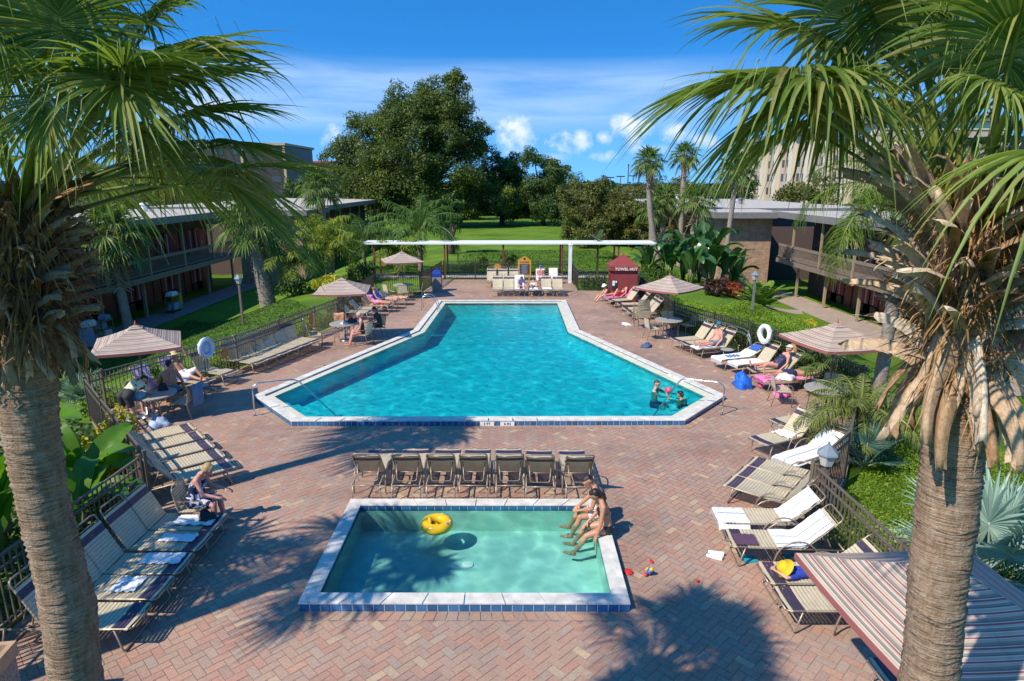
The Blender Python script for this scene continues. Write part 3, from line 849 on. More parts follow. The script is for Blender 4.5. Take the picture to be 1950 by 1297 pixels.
for (x, y), h, w in (((4.75, 32.4), 202, 'lounger under the pink sunbather in front of the red hut'), ((4.85, 31.6), 200, 'empty lounger next to the pink sunbather by the red hut'), ((5.1, 30.7), 184, 'empty lounger third from the red hut'),
             ((5.2, 29.5), 182, 'empty lounger fourth from the red hut'), ((5.25, 28.75), 186, 'empty lounger farthest from the red hut, beside the stacked chairs')):
    hutR.append(lounger((x, y), h, w, 52, False, G8))
G9 = 'loungers in the shade at the far left'; farL = []
for (x, y), h, w in (((-6.35, 28.75), -4, 'shaded lounger right behind the table with the orange cloth'), ((-6.12, 29.6), -3, 'shaded lounger with a wide dark back at the far left'), ((-5.75, 30.55), -3, 'lounger under the sunbather with the orange towel'),
             ((-5.6, 31.4), -2, 'lounger under the sunbather with the blue towel at the far left'), ((-5.3, 32.4), 0, 'lounger with a peach towel on its foot near the far left table')):
    farL.append(lounger((x, y), h, w, 50, False, G9))

# ---- towels and small cloths
G10 = 'white pool towels'
drape(nearL[0], .98, .30, .34, M_towel, 'white towel dropped on the lounger beside the seated woman', seed=3, y0=.02, group=G10, rough=.012)
drape(nearL[1], .92, .34, .22, M_towel, 'white towel strip on the second lounger from the seated woman', seed=4, y0=.05, group=G10, rough=.014)
drape(nearL[2], 1.0, .38, .30, M_towel, 'white towel on the middle lounger of the near left row', seed=5, y0=.1, group=G10, rough=.012)
drape(nearL[3], .72, .34, .36, M_towel, 'crumpled white towel on the lounger second from the stone bin', seed=6, y0=.03, group=G10, rough=.02)
drape(twl1, SEAT + .02, -.62, .62, M_towel, 'long white towel covering the whole lounger beside the lamp', lines=(.5,), over=.22, seed=7, group=G10, rough=.006)
drape(twl2, SEAT + .03, .62, .66, M_towel, 'white towel folded over the foot of the upper towel lounger', lines=(.45,), over=.10, seed=8, group=G10)
drape(twl2, .05, -.68, .5, M_towel, 'white towel up the back of the upper towel lounger', lines=(.5,), seed=9, group=G10)
drape(twl3, .38, -.60, .56, M_towel, 'white towel up the back of the lower towel lounger', lines=(.4, .8), seed=10, group=G10)
drape(twl3, 1.02, .66, .34, simple('plum_cloth', (.10, .05, .085), .9), 'plum cloth lying at the foot of the lower towel lounger', 'cloth', seed=11, y0=.08)
drape(near1, .38, .02, .50, M_towel, 'white towel lump on the seat of the half-raised lounger by the pool corner', seed=12, group=G10, rough=.03)
drape(blueT, SEAT + .02, -.30, .56, M_towel, 'white towel over the low lounger with blue towels', over=.16, seed=13, group=G10)
drape(blueT, .72, .20, .26, M_towelblue, 'blue towel lying on the seat of the white-covered lounger', seed=14, rough=.02)
drape(blueT, -.36, -.66, .44, M_towelblue, 'blue towel over the top of the white-covered lounger', seed=15, rough=.02)
drape(whiteL, SEAT + .02, .04, .56, M_towel, 'white towel on the seat of the lounger below the life ring', over=.12, seed=16, group=G10)
drape(pinkL, SEAT + .02, -.5, .60, M_towelpink, 'pink towel under the sunbather lying face down', over=.14, seed=17)
drape(manL, .5, -.74, .52, M_lilac, 'lilac striped towel behind the bare-backed man', seed=18)
drape(hatL, .45, -.74, .52, M_lilac, 'lilac striped towel behind the straw hat sunbather', seed=19)
drape(farF[2], .9, -.72, .52, M_towel, 'white towel on the far end lounger of the person in lilac', seed=20, group=G10)
drape(farF[3], 1.0, .2, .5, M_towel, 'white towel under the lying sunbather at the far end', seed=21, group=G10)
drape(farF[4], 1.0, .3, .5, M_towel, 'white towel on the seat of the third cream lounger at the far end', seed=23, group=G10)
drape(farB[3], .9, -.7, .5, M_towel, 'white towel behind the person in the plaid shirt', seed=22, group=G10)
drape(farB[4], .2, -.72, .5, M_towel, 'white towel on the back of the lounger beside the white post', seed=24, group=G10)
drape(hutR[0], 1.05, -.6, .54, M_towelpink, 'pink towel under the sunbather by the red hut', seed=25)
drape(Rmid[2], SEAT, -.0, .5, M_towel, 'white towel under the legs of the man in the teal cap', seed=26, group=G10, over=.05)
drape(farL[2], .75, .1, .42, M_orange, 'orange towel on the shaded lounger at the far left', seed=27, rough=.03)
drape(farL[3], .1, -.74, .5, M_towelblue, 'blue towel over the lounger back at the far left', seed=28, rough=.02)
drape(farL[4], 1.05, .35, .5, M_towelpeach, 'peach towel on the lounger near the far left table', seed=29, rough=.03)
crumple('beach_bag', (7.05, 18.75, .01), (.62, .45, .40), simple('bright_blue_bag', (.01, .13, .62), .6, var=.15), 'bright blue beach bag on the paving by the pink lounger', 'bag', 2)
crumple('towel', (8.2, 18.35, .40), (.55, .40, .14), M_towel, 'white towel heaped at the head of the pink lounger', 'towel', 3, G10)
crumple('beach_bag', (7.95, 17.95, .01), (.5, .42, .26), M_towelpink, 'pink bag on the ground below the face-down sunbather', 'bag', 4)
crumple('towel', (5.05, 26.85 + .9, .01), (.62, .34, .05), M_towel, 'white towel dropped on the paving before the stacked chairs', 'towel', 5, G10)
crumple('beach_bag', (-9.15, 15.55, .01), (.55, .5, .2), simple('pale_blue_bag', (.42, .52, .66), .8, var=.3), 'pale blue beach bag on the ground under the lower left table', 'bag', 6)
crumple('towel', (-10.2, 16.0, .01), (.5, .5, .12), M_towel, 'white towel on the ground behind the leaning woman', 'towel', 8, G10)
crumple('beach_bag', (5.15, 23.7, .01), (.55, .3, .14), simple('dark_blue_bag', (.06, .12, .22), .7, var=.3), 'dark blue bag on the ground before the round table on the right', 'bag', 7)
crumple('handbag', (-5.35, 10.16, .395), (.34, .24, .13), simple('black_bag', (.012, .012, .014), .5), 'black handbag on the lounger beside the seated woman', 'bag', 9)

# ---- chairs
def make_chair():
    root = empty('patio_chair', (0, 0, -500)); w = .26; r = .012
    for s in (-1, 1):
        lg = MB(); lg.tube(round_path([(.24, s * w, .01), (.25, s * w, .42), (.22, s * w, .63), (-.20, s * w, .63)], .08), r, 7); lg.build('leg', M_frame, root, True)
        lg = MB(); lg.tube(round_path([(-.30, s * (w - .01), .01), (-.20, s * (w - .01), .42), (-.28, s * (w - .02), .84), (-.30, s * (w - .1), .88)], .06), r, 7); lg.build('leg', M_frame, root, True)
    fm = MB()
    for y in (-w + .01, w - .01): fm.tube([(-.21, y, .41), (.25, y, .43)], r, 7)
    fm.tube([(.25, -w, .43), (.25, w, .43)], r, 7); fm.tube([(-.21, -w, .41), (-.21, w, .41)], r, 7)
    fm.build('frame', M_frame, root, True)
    fm = MB(); fm.tube([(-.30, -w + .1, .88), (-.30, w - .1, .88)], r, 7); fm.build('top_rail', M_frame, root, True)
    sm = MB()
    for k in range(8):
        x = -.18 + k * .053; sm.box((x, 0, .435 + .02 * (x + .2) - .006 * 0), (.044, 2 * w + .02, .008))
    sm.build('seat', M_strap, root)
    bk = MB()
    for k in range(7):
        z = .50 + k * .054; bk.box((-.215 - (z - .42) * .16, 0, z), (.008, 2 * w - .01, .044))
    bk.build('backrest', M_strap, root)
    return root
chair_p = [None]
def chair(x, y, rz, label, group='strap patio chairs round the tables', z=.007, first=None):
    if chair_p[0] is None: chair_p[0] = o = make_chair()
    else: o = copy_tree(chair_p[0])
    o.location = (x, y, z); o.rotation_euler = (0, 0, R(rz)); return tag(o, label, 'chair', group)
# ---- round tables with umbrellas through them
def make_table(r):
    root = empty('round_table', (0, 0, -500))
    t = MB(); t.lathe([(0, .70), (r - .03, .70), (r, .705), (r, .735), (r - .02, .745), (0, .742)], n=32); t.build('table_top', M_table, root, False)
    for k in range(4):
        a = R(45 + 90 * k); c, s = math.cos(a), math.sin(a)
        lg = MB(); lg.tube(round_path([(c * .10, s * .10, .40), (c * (r - .16), s * (r - .16), .68), (c * (r - .10), s * (r - .10), .012)], .1), .014, 7); lg.build('leg', M_frame, root, True)
    return root
table_p = {}
def table(x, y, label, r=.56):
    if r not in table_p: table_p[r] = o = make_table(r)
    else: o = copy_tree(table_p[r])
    o.location = (x, y, .007); return tag(o, label, 'table', 'round patio tables')

def canopy_mat():
    m, t, b = new_mat('striped_umbrella_fabric')
    v = t.coord(); sx = t.n.new('ShaderNodeSeparateXYZ'); t.link(v, sx.inputs[0])
    q = t.math('MAXIMUM', t.math('ABSOLUTE', sx.outputs[0]), t.math('ABSOLUTE', sx.outputs[1]))
    f = t.math('FRACT', t.math('MULTIPLY', q, 5.2))
    be = (.60, .48, .36); ta = (.25, .20, .165); ma = (.40, .145, .14); cr = (.76, .68, .57); gy = (.34, .30, .26)
    c = t.ramp(f, [(0, be), (.12, cr), (.15, ma), (.23, cr), (.26, be), (.38, gy), (.50, ta), (.56, cr), (.60, ma), (.68, be), (.76, cr), (.80, gy), (.90, ta), (.96, cr)], 'CONSTANT')
    c = t.mix(1.0, c, t.ramp(t.noise(v, 2.5, 3), [(.3, (.9, .9, .9)), (.7, (1.08, 1.08, 1.08))]), 'MULTIPLY')
    t.link(c, b.inputs['Base Color']); b.inputs['Roughness'].default_value = .85; b.inputs['Specular IOR Level'].default_value = .2
    tr = t.n.new('ShaderNodeBsdfTranslucent'); t.link(c, tr.inputs[0])
    mx = t.n.new('ShaderNodeMixShader'); mx.inputs[0].default_value = .22
    t.link(b.outputs[0], mx.inputs[1]); t.link(tr.outputs[0], mx.inputs[2]); t.link(mx.outputs[0], t.n['Material Output'].inputs[0])
    return m
M_canopy = canopy_mat()
M_pole = simple('dark_bronze_pole', (.11, .075, .06), .4, .3)
def make_umbrella():
    root = empty('market_umbrella', (0, 0, -500)); S = 1.0; zt, ze = 2.52, 2.05
    p = MB(); p.tube([(0, 0, .03), (0, 0, 2.52)], .021, 10); p.build('pole', M_pole, root, True)
    b = MB(); b.lathe([(.24, 0), (.24, .05), (.20, .075), (.05, .10), (.035, .28), (0, .28)], n=24); b.build('base', M_steel, root, True)
    c = MB(); n = 12
    def pt(ax, ay, t):
        """t: 0 apex .. 1 edge ; fabric sags a little between the ribs"""
        x, y = ax * S * t, ay * S * t
        edge = min(abs(ax), abs(ay)) / max(abs(ax), abs(ay), 1e-6)
        z = zt + (ze - zt) * t ** .92 - .05 * (1 - edge ** 2) * t * (1 - .3 * t) - .02 * math.sin(math.pi * t)
        return (x, y, z)
    for q in range(4):
        A = Matrix.Rotation(math.pi / 2 * q, 2)
        rows = []
        for i in range(n + 1):
            t = i / n; row = []
            for j in range(n + 1):
                e = -1 + 2 * j / n; v = A @ Vector((1, e)); row.append(pt(v.x, v.y, max(t, .002)))
            rows.append(row)
        rows.append([(x * 1.004, y * 1.004, z - .07) for x, y, z in rows[-1]])
        c.sheet(rows)
    c.build('canopy', M_canopy, root, False)
    for k in range(8):
        a = math.pi / 4 * k; ax, ay = round(math.cos(a) * 1.5) / 1, round(math.sin(a) * 1.5) / 1
        ax = max(-1, min(1, ax)); ay = max(-1, min(1, ay))
        rb = MB(); rb.tube([Vector(pt(ax, ay, t)) - Vector((0, 0, .02)) for t in (.02, .35, .7, .98)], .009, 6)
        rb.tube([(0, 0, 1.95), Vector(pt(ax, ay, .5)) - Vector((0, 0, .03))], .007, 6)
        rb.build('rib', M_pole, root)
    f = MB(); f.lathe([(.03, zt - .01), (.035, zt + .02), (.018, zt + .05), (.022, zt + .08), (0, zt + .12)], n=12); f.build('finial', simple('wood_finial', (.45, .12, .06), .5) if 'wood_finial' not in bpy.data.materials else bpy.data.materials['wood_finial'], root, True)
    v_ = MB()
    v_.add([(0.16, .16, zt - .075), (-.16, .16, zt - .075), (-.16, -.16, zt - .075), (.16, -.16, zt - .075), (0, 0, zt + .012)], [(0, 1, 4), (1, 2, 4), (2, 3, 4), (3, 0, 4)])
    v_.build('vent_cap', M_canopy, root)
    return root
umb_p = [None]
def umbrella(x, y, rz, label, lean=(0, 0), z=.007):
    if umb_p[0] is None: umb_p[0] = o = make_umbrella()
    else: o = copy_tree(umb_p[0])
    o.location = (x, y, z); o.rotation_euler = (R(lean[0]), R(lean[1]), R(rz)); return tag(o, label, 'umbrella', 'striped market umbrellas')

table(-9.40, 15.95, 'round table at the lower left with bags and towels on it')
umbrella(-9.75, 16.2, 27, 'striped umbrella at the lower left above the bare-backed man')
table(-6.60, 24.6, 'round table with an orange cloth chair behind it, left of the pool'); umbrella(-6.60, 24.7, 8, 'striped umbrella left of the pool above the seated woman in black')
table(-5.88, 34.4, 'round table at the far left corner by the blue-lidded bin'); umbrella(-5.90, 34.45, 20, 'smallest striped umbrella at the far left corner')
table(6.34, 25.3, 'round table on the right with three chairs and a blue bag before it'); umbrella(6.28, 25.35, 45, 'striped umbrella on the right, near the red hut')
table(8.45, 16.4, 'round table at the right fence above the covered loungers'); umbrella(8.55, 16.45, 12, 'striped umbrella by the right fence, partly behind the palm boots', (0, 0))
umbrella(4.25, 5.50, 4, 'largest looking striped umbrella in the near right corner, crossed by the palm trunk')
chair(-8.72, 16.25, 170, 'chair with a slate blue towel over its back at the lower left table')
chair(-10.1, 16.55, -40, 'chair behind the lower left table with the white-haired person')
chair(-5.72, 24.05, 165, 'chair under the woman in the black swimsuit')
chair(-7.55, 23.9, 15, 'empty chair left of the seated woman\'s table')
chair(-6.95, 25.55, -65, 'chair with an orange cloth hung over its back')
chair(-5.45, 25.35, 215, 'chair under the dark-haired person behind the woman in black')
chair(-6.55, 33.85, 40, 'chair left of the far left table'); chair(-5.78, 33.6, 92, 'chair in front of the far left table'); chair(-5.10, 34.3, 185, 'chair right of the far left table, toward the bin')
chair(5.62, 25.0, 10, 'chair left of the round table on the right'); chair(7.22, 25.65, 195, 'chair right of the round table near the fence'); chair(6.55, 26.2, -90, 'chair behind the round table on the right')
chair(7.60, 17.2, -10, 'single chair in the open before the face-down sunbather'); chair(9.0, 17.15, 240, 'chair at the right fence table beside the dark cooler')
sc_ = chair(5.62, 27.05, 100, 'bottom chair of the tall stack by the last hut lounger', 'stacked patio chairs')
for k in range(1, 5): chair(5.62 - .012 * k, 27.05 + .02 * k, 100, f'{ordn[k]} chair up in the tall stack by the last hut lounger', 'stacked patio chairs', .007 + .10 * k)
chair(-5.72, 10.55, 5, 'chair under the blonde woman in the patterned dress')
# cloths on chairs / table things
def hang(x, y, z, rz, w, h, mat, label, d=.06, seed=0):
    rows = []
    for i in range(13):
        t = i / 12 * 2 - 1
        xx = d * math.tanh(t * 5) + .03 * t; zz = z - h * max(0, abs(t) - .12)
        rows.append([(xx + .012 * math.sin(j * 1.5 + i + seed), (j / 8 - .5) * w, zz + .01 * math.sin(j + seed)) for j in range(9)])
    mb = MB(); mb.sheet([[(p[0], p[1], p[2] - z) for p in r] for r in rows]); o = mb.build('towel', mat, None, True, (x, y, z), R(rz)); return tag(o, label, 'towel')
hang(-8.42, 16.20, .91, 170, .44, .62, M_towelslate, 'slate blue towel hanging over a chair back at the lower left table', seed=1)
hang(-7.08, 25.83, .91, -65, .50, .40, M_towelpeach, 'orange cloth hung over the chair behind the left table', seed=2)
crumple('shoulder_bag', (-9.30, 16.25, .755), (.3, .22, .16), simple('dark_bag', (.03, .03, .035), .6), 'dark bag on the lower left table', 'bag', 12)
crumple('beach_bag', (-9.62, 16.32, .755), (.26, .2, .24), simple('pink_yellow_bag', (.72, .32, .38), .7, var=.5, nscale=3), 'pink bag standing on the lower left table', 'bag', 13)
crumple('towel', (-9.65, 15.72, .755), (.5, .36, .08), simple('pale_towel', (.50, .58, .70), .9, var=.25), 'pale blue towel on the lower left table', 'towel', 14)
crumple('towel', (-6.55, 24.45, .755), (.42, .24, .05), M_towel, 'white towel on the table beside the woman in black', 'towel', 15, G10)
crumple('shoulder_bag', (-6.32, 24.75, .755), (.36, .3, .15), simple('navy_bag', (.02, .025, .05), .6), 'dark bag on the table beside the woman in black', 'bag', 16)
# side tables
def side_table(x, y, label):
    root = empty('side_table', (x, y, .007)); t = MB(); t.lathe([(0, .40), (.22, .40), (.225, .415), (.21, .425), (0, .42)], n=24); t.build('table_top', M_table, root)
    for k in range(3):
        a = R(90 + 120 * k); lg = MB(); lg.tube([(math.cos(a) * .16, math.sin(a) * .16, .40), (math.cos(a) * .2, math.sin(a) * .2, .01)], .011, 6); lg.build('leg', M_frame, root, True)
    return tag(root, label, 'side table', 'small round side tables')
side_table(7.55, 21.75, 'small round side table between the teal cap man and the blue towels'); side_table(9.05, 18.05, 'small round side table at the head of the pink lounger')
side_table(-9.0, 17.65, 'small round side table between the bare-backed man and the straw hat')
# ================================================================== FENCES, HUT, CANOPY, SMALL STRUCTURES
M_fence = simple('dark_bronze_fence', (.055, .044, .036), .45, .2, var=.15)
M_fencelt = simple('weathered_bronze_fence', (.17, .135, .10), .5, .2, var=.15)
def fence(pts, label, h=1.15, mat=None, z0=0.0, gap=.115, group='metal picket fences round the pool'):
    mat = mat or M_fence; pts = [Vector((x, y, z0)) for x, y in pts]
    base = pts[0]; root = empty('picket_fence', base, 0, label, 'fence', group)
    pk = MB(); rl = MB(); first = True
    for a, b in zip(pts, pts[1:]):
        d = b - a; ln = d.length; d.normalize(); n = max(2, round(ln / gap)); rz = math.atan2(d.y, d.x)
        for k in range(1, n):
            c = a + d * (ln * k / n) - base
            pk.box((c.x, c.y, h * .5 + .03), (.02, .02, h - .1), rz)
        for z in (h, h - .18, .12):
            rl.bar(a - base + Vector((0, 0, z)), b - base + Vector((0, 0, z)), .034 if z == h else .03, .034)
        m = max(1, round(ln / 2.3))
        for k in range(m + 1):
            if k == 0 and not first: continue
            c = a + d * (ln * k / m) - base
            p = MB(); p.box((c.x, c.y, (h + .05) / 2), (.055, .055, h + .05), rz); p.box((c.x, c.y, h + .06), (.07, .07, .02), rz); p.build('post', mat, root)
        first = False
    pk.build('pickets', mat, root); rl.build('rail', mat, root)
    return root
fence([(-7.02, 2.6), (-7.0, 8.3), (-6.92, 11.0)], 'picket fence behind the near left row of loungers', mat=M_fencelt)
fence([(-6.92, 11.2), (-11.1, 15.9)], 'picket fence run beside the banana plants at the left', mat=M_fencelt)
fence([(-11.2, 16.2), (-11.1, 16.6), (-9.2, 20.7), (-8.12, 25.8), (-7.7, 27.6)], 'long picket fence along the left lawn behind the row of six loungers', mat=M_fencelt)
fence([(-7.68, 27.9), (-7.7, 35.3)], 'picket fence at the far left beyond the umbrella table')
fence([(-7.6, 35.45), (-5.15, 35.55), (-4.55, 41.2)], 'picket fence round the far left corner table')
fence([(-4.4, 41.3), (3.7, 41.3)], 'black picket fence across the far end before the back lawn')
fence([(3.78, 41.2), (3.84, 37.0), (6.9, 36.35)], 'black picket fence behind the red hut')
fence([(6.98, 36.2), (6.9, 26.8), (8.9, 22.2), (9.45, 19.6), (9.7, 17.0)], 'long picket fence in front of the hedge on the right')
fence([(9.66, 16.8), (6.93, 12.3), (5.46, 10.75)], 'picket fence behind the towel-covered loungers on the right', mat=M_fencelt)
fence([(5.46, 10.6), (5.6, 3.0)], 'picket fence running down to the near right umbrella', mat=M_fencelt)

# ramp handrails beside the fences
def railpipe(pts, label, z=.9, r=.024):
    pts = [Vector(p) for p in pts]; base = pts[0]
    root = empty('handrail', base, 0, label, 'handrail', 'pipe handrails beside the pool')
    for dz in (0, -.16):
        m = MB(); m.tube(round_path([p - base + Vector((0, 0, dz)) for p in pts], .25, 6), r, 8); m.build('pipe', M_railm, root, True)
    for k in range(0, len(pts)):
        p = pts[k] - base
        if p.z > -.3:
            m = MB(); m.tube([p, (p.x, p.y, -base.z + .005)], r * .9, 8); m.build('post', M_railm, root, True)
    return root
M_railm = simple('grey_painted_pipe', (.16, .17, .18), .35, .5)
railpipe([(6.75, 26.6, .98), (7.62, 24.4, .98), (8.45, 22.3, .98), (8.50, 21.95, .45)], 'double pipe handrail ending in a bend on the right fence')
railpipe([(-9.62, 19.3, .95), (-8.95, 21.6, .95), (-8.3, 24.9, .95)], 'double pipe handrail above the shaded row of six loungers')
# pool rails and ladder
def pool_rail(p_out, p_in, label):
    a = Vector((p_out[0], p_out[1], 0)); b = Vector((p_in[0], p_in[1], 0)); d = (b - a).normalized()
    root = empty('pool_handrail', a, 0, label, 'handrail', 'steel handrails at the pool steps')
    m = MB(); pts = [(0, 0, .005), (0, 0, .80), d * .15 + Vector((0, 0, .90)), d * 1.15 + Vector((0, 0, .86)), d * ((b - a).length) + Vector((0, 0, -.45))]
    m.tube(round_path(pts, .16, 6), .021, 10); m.build('pipe', M_steel, root, True)
    f = MB(); f.lathe([(.055, .0), (.055, .012), (.025, .02)], n=14); f.build('flange', M_steel, root)
pool_rail((-6.93, 16.28), (-5.0, 17.35), 'steel handrail at the left corner steps of the pool'); pool_rail((5.68, 16.34), (4.0, 17.3), 'steel handrail at the right corner steps of the pool')
root = empty('pool_ladder', (-4.0, 30.6, 0), 0, 'steel ladder at the far left edge of the pool', 'ladder')
for y in (-.28, .28):
    m = MB(); m.tube(round_path([(-.35, y, .14), (-.35, y, .80), (.10, y, .85), (.42, y, .45), (.44, y, -.9)], .2, 6), .02, 8); m.build('side_rail', M_steel, root, True)
for z in (-.15, -.45): m = MB(); m.box((.44, 0, z), (.09, .54, .03)); m.build('tread', M_steel, root)

# red hut
M_red = simple('brick_red_canvas', (.235, .040, .036), .8, var=.12, nscale=3)
M_reddk = simple('dark_red_interior', (.10, .02, .018), .8)
root = empty('towel_hut', (5.80, 33.4, 0), 0, 'small brick red towel hut with a pointed roof and white lettering', 'hut')
mb = MB(); w = .62
for c, s in (((0, -w, .86), (2 * w, .05, 1.70)), ((w, 0, .86), (.05, 2 * w - .06, 1.70)), ((0, w, .86), (2 * w, .05, 1.70))): mb.box(c, s)
mb.build('wall', M_red, root)
mb = MB(); mb.box((-w, 0, .55), (.05, 2 * w - .06, 1.0)); mb.build('counter', M_reddk, root)
for x in (-w, w):
    for y in (-w, w): mb = MB(); mb.box((x, y, .87), (.07, .07, 1.74)); mb.build('corner_post', M_red, root)
mb = MB(); e = w + .13
mb.add([(-e, -e, 1.72), (e, -e, 1.72), (e, e, 1.72), (-e, e, 1.72), (-e, -e, 1.92), (e, -e, 1.92), (e, e, 1.92), (-e, e, 1.92)], [(0, 1, 5, 4), (1, 2, 6, 5), (2, 3, 7, 6), (3, 0, 4, 7), (3, 2, 1, 0)])
rows = []
for i in range(7):
    t = i / 6; q = e * (1 - t) ** 1.25 + .02; z = 1.92 + .62 * t
    rows.append([(-q, -q, z), (q, -q, z), (q, q, z), (-q, q, z), (-q, -q, z)])
mb.sheet(rows); mb.build('roof', M_red, root)
M_letter = simple('cream_lettering', (.80, .72, .62), .6)
lettering('TOWEL HUT', .20, (.04, -e - .006, 1.81), (math.pi / 2, 0, 0), M_letter, root, .006)
mb = MB(); mb.box((-.52, -w - .045, 1.0), (.26, .03, .5)); nb = mb.build('notice', simple('dark_notice_frame', (.02, .02, .025), .5), root)
mb = MB(); mb.box((-.57, -w - .066, 1.08), (.12, .012, .26)); mb.box((-.44, -w - .066, 1.15), (.08, .012, .10)); mb.build('notice_paper', M_whitetile, nb)

# covered walk
root = empty('covered_walkway', (0, 41.9, 0), 0, 'long white flat walkway canopy on dark red posts beyond the far fence', 'canopy')
mb = MB(); mb.box((-.2, 1.0, 2.26), (19.2, 2.2, .06)); mb.build('roof', simple('white_roof_sheet', (.84, .84, .82), .5, var=.04), root)
mb = MB(); mb.box((-.2, -.125, 2.262), (19.2, .05, .085)); mb.build('fascia', simple('white_fascia', (.82, .82, .80), .5, var=.04), root)
M_rpost = simple('rust_red_post', (.20, .045, .03), .6)
for x in (-9.0, -4.4, -.58, 3.29, 6.96, 8.9):
    for y in (.05, 1.9): mb = MB(); mb.box((x, y, 1.1), (.10, .10, 2.2)); mb.build('post', M_rpost, root)
mb = MB(); mb.box((-.2, 1.0, .012), (19, 2.0, .03)); mb.build('path_slab', simple('walk_concrete', (.40, .36, .31), .9), root)
mb = MB(); mb.box((0, 0, 1.17), (.20, .20, 2.34)); mb.box((0, 0, 2.37), (.26, .26, .06)); mb.lathe([(.10, 2.40), (.05, 2.5), (0, 2.52)], n=10)
o = mb.build('white_post', simple('white_painted_post', (.80, .80, .78), .6), None, False, (3.62, 39.9, 0)); tag(o, 'tall white square post at the corner of the far fence', 'post')

# notice board
root = empty('notice_board', (.80, 40.9, 0), 0, 'yellow notice board with a black panel and a pointed top at the far fence', 'sign')
M_yel = simple('golden_yellow_sign', (.60, .30, .035), .6, var=.12); mb = MB()
P = [(-.42, .30), (.42, .30), (.42, 1.28), (.30, 1.38), (0, 1.58), (-.30, 1.38), (-.42, 1.28)]
mb.add([(x, -.03, z) for x, z in P] + [(x, .03, z) for x, z in P], [tuple(range(7)), tuple(range(13, 6, -1))] + [(i, i + 7, (i + 1) % 7 + 7, (i + 1) % 7) for i in range(7)]); mb.build('board', M_yel, root)
mb = MB(); mb.box((0, -.04, .74), (.62, .02, .66)); pn = mb.build('panel', simple('charcoal_panel', (.06, .065, .075), .4), root)
mb = MB()
for k in range(9): mb.box((rnd.uniform(-.03, .03), -.052, 1.00 - k * .065), (rnd.uniform(.25, .5), .004, .022))
mb.build('fine_print', simple('lavender_grey_print', (.36, .36, .44), .6), pn)
lettering('POOL RULES', .105, (0, -.036, 1.18), (math.pi / 2, 0, 0), simple('brown_lettering', (.22, .075, .015), .6), root, .003)
mb = MB(); mb.lathe([(0, 0), (.07, 0), (.07, .012), (0, .012)], n=16); o = mb.build('emblem', M_black, root); o.location = (0, -.03, 1.40); o.rotation_euler = (math.pi / 2, 0, 0)
for x in (-.3, .3): mb = MB(); mb.box((x, 0, .15), (.06, .05, .3)); mb.build('leg', M_yel, root)

def fence_sign(x, y, z, rz, label, sx=.26, sz=.30):
    M = bpy.data.materials.get('ochre_sign') or simple('ochre_sign', (.55, .24, .05), .6, var=.15)
    mb = MB(); n = 8; P = [(sx / 2 * math.cos(math.pi / 8 + math.pi / 4 * k) * 1.08, sz / 2 * math.sin(math.pi / 8 + math.pi / 4 * k) * 1.08) for k in range(8)]
    mb.add([(a, -.008, b) for a, b in P] + [(a, .008, b) for a, b in P], [tuple(range(8)), tuple(range(15, 7, -1))] + [(i, i + 8, (i + 1) % 8 + 8, (i + 1) % 8) for i in range(8)])
    o = mb.build('fence_sign', M, None, False, (x, y, z), R(rz)); tag(o, label, 'sign', 'small ochre signs on the fences'); return o
fence_sign(-9.36, 20.15, .72, 66, 'small ochre sign on the left fence beside the round cover', .32, .36); fence_sign(-8.12, 25.3, .75, 76, 'small ochre sign on the left fence above the empty chair', .34, .40)
fence_sign(9.22, 20.35, .80, -66, 'small ochre sign on the right fence beside the white ring', .30, .36); fence_sign(-.95, 41.2, .85, 0, 'small orange sign on the far fence above the back row of loungers', .42, .36)
# life ring in a white cover; round fan-like reel on the left
def ring(x, y, z, rz, label, full):
    root = empty('life_ring', (x, y, z), R(rz), label, 'life ring'); root.scale = (.74, .74, .78)
    m = MB(); n = 28; mm = M_whitetile if full else simple('pale_blue_cover', (.52, .62, .78), .5)
    pts = [(.27 * math.cos(2 * math.pi * k / n), 0, .33 * math.sin(2 * math.pi * k / n)) for k in range(n)]
    m.tube(pts, .125, 10, closed=True, flat=.75); m.build('ring', mm, root, True)
    r2 = MB(); pts = [(.36 * math.cos(2 * math.pi * k / n) * (1 + .05 * math.cos(8 * math.pi * k / n)), -.07, .42 * math.sin(2 * math.pi * k / n)) for k in range(n)]
    r2.tube(pts, .014, 6, closed=True); r2.build('rope', M_whitetile, root, True)
    for k in range(4):
        a = math.pi / 4 + math.pi / 2 * k; b = MB(); b.box((.27 * math.cos(a), 0, .33 * math.sin(a)), (.09, .22, .28), M=Matrix.Rotation(-a, 3, 'Y')); b.build('band', simple('grey_band', (.5, .52, .56), .5) if 'grey_band' not in bpy.data.materials else bpy.data.materials['grey_band'], root)
    if not full:
        c = MB(); c.lathe([(.24, -.02), (.24, .02), (0, .05)], n=20); o = c.build('cover', mm, root, True); o.rotation_euler = (math.pi / 2, 0, 0)
    h = MB(); h.tube([(0, .02, -.4), (0, .02, -(z - .01) / .78)], .025, 6); h.build('stand', M_frame, root)
ring(8.42, 20.75, 1.22, -64, 'white covered life ring on a stand before the right fence', True)
ring(-9.55, 19.35, 1.10, 62, 'pale blue round covered ring on a stand before the left fence', False)

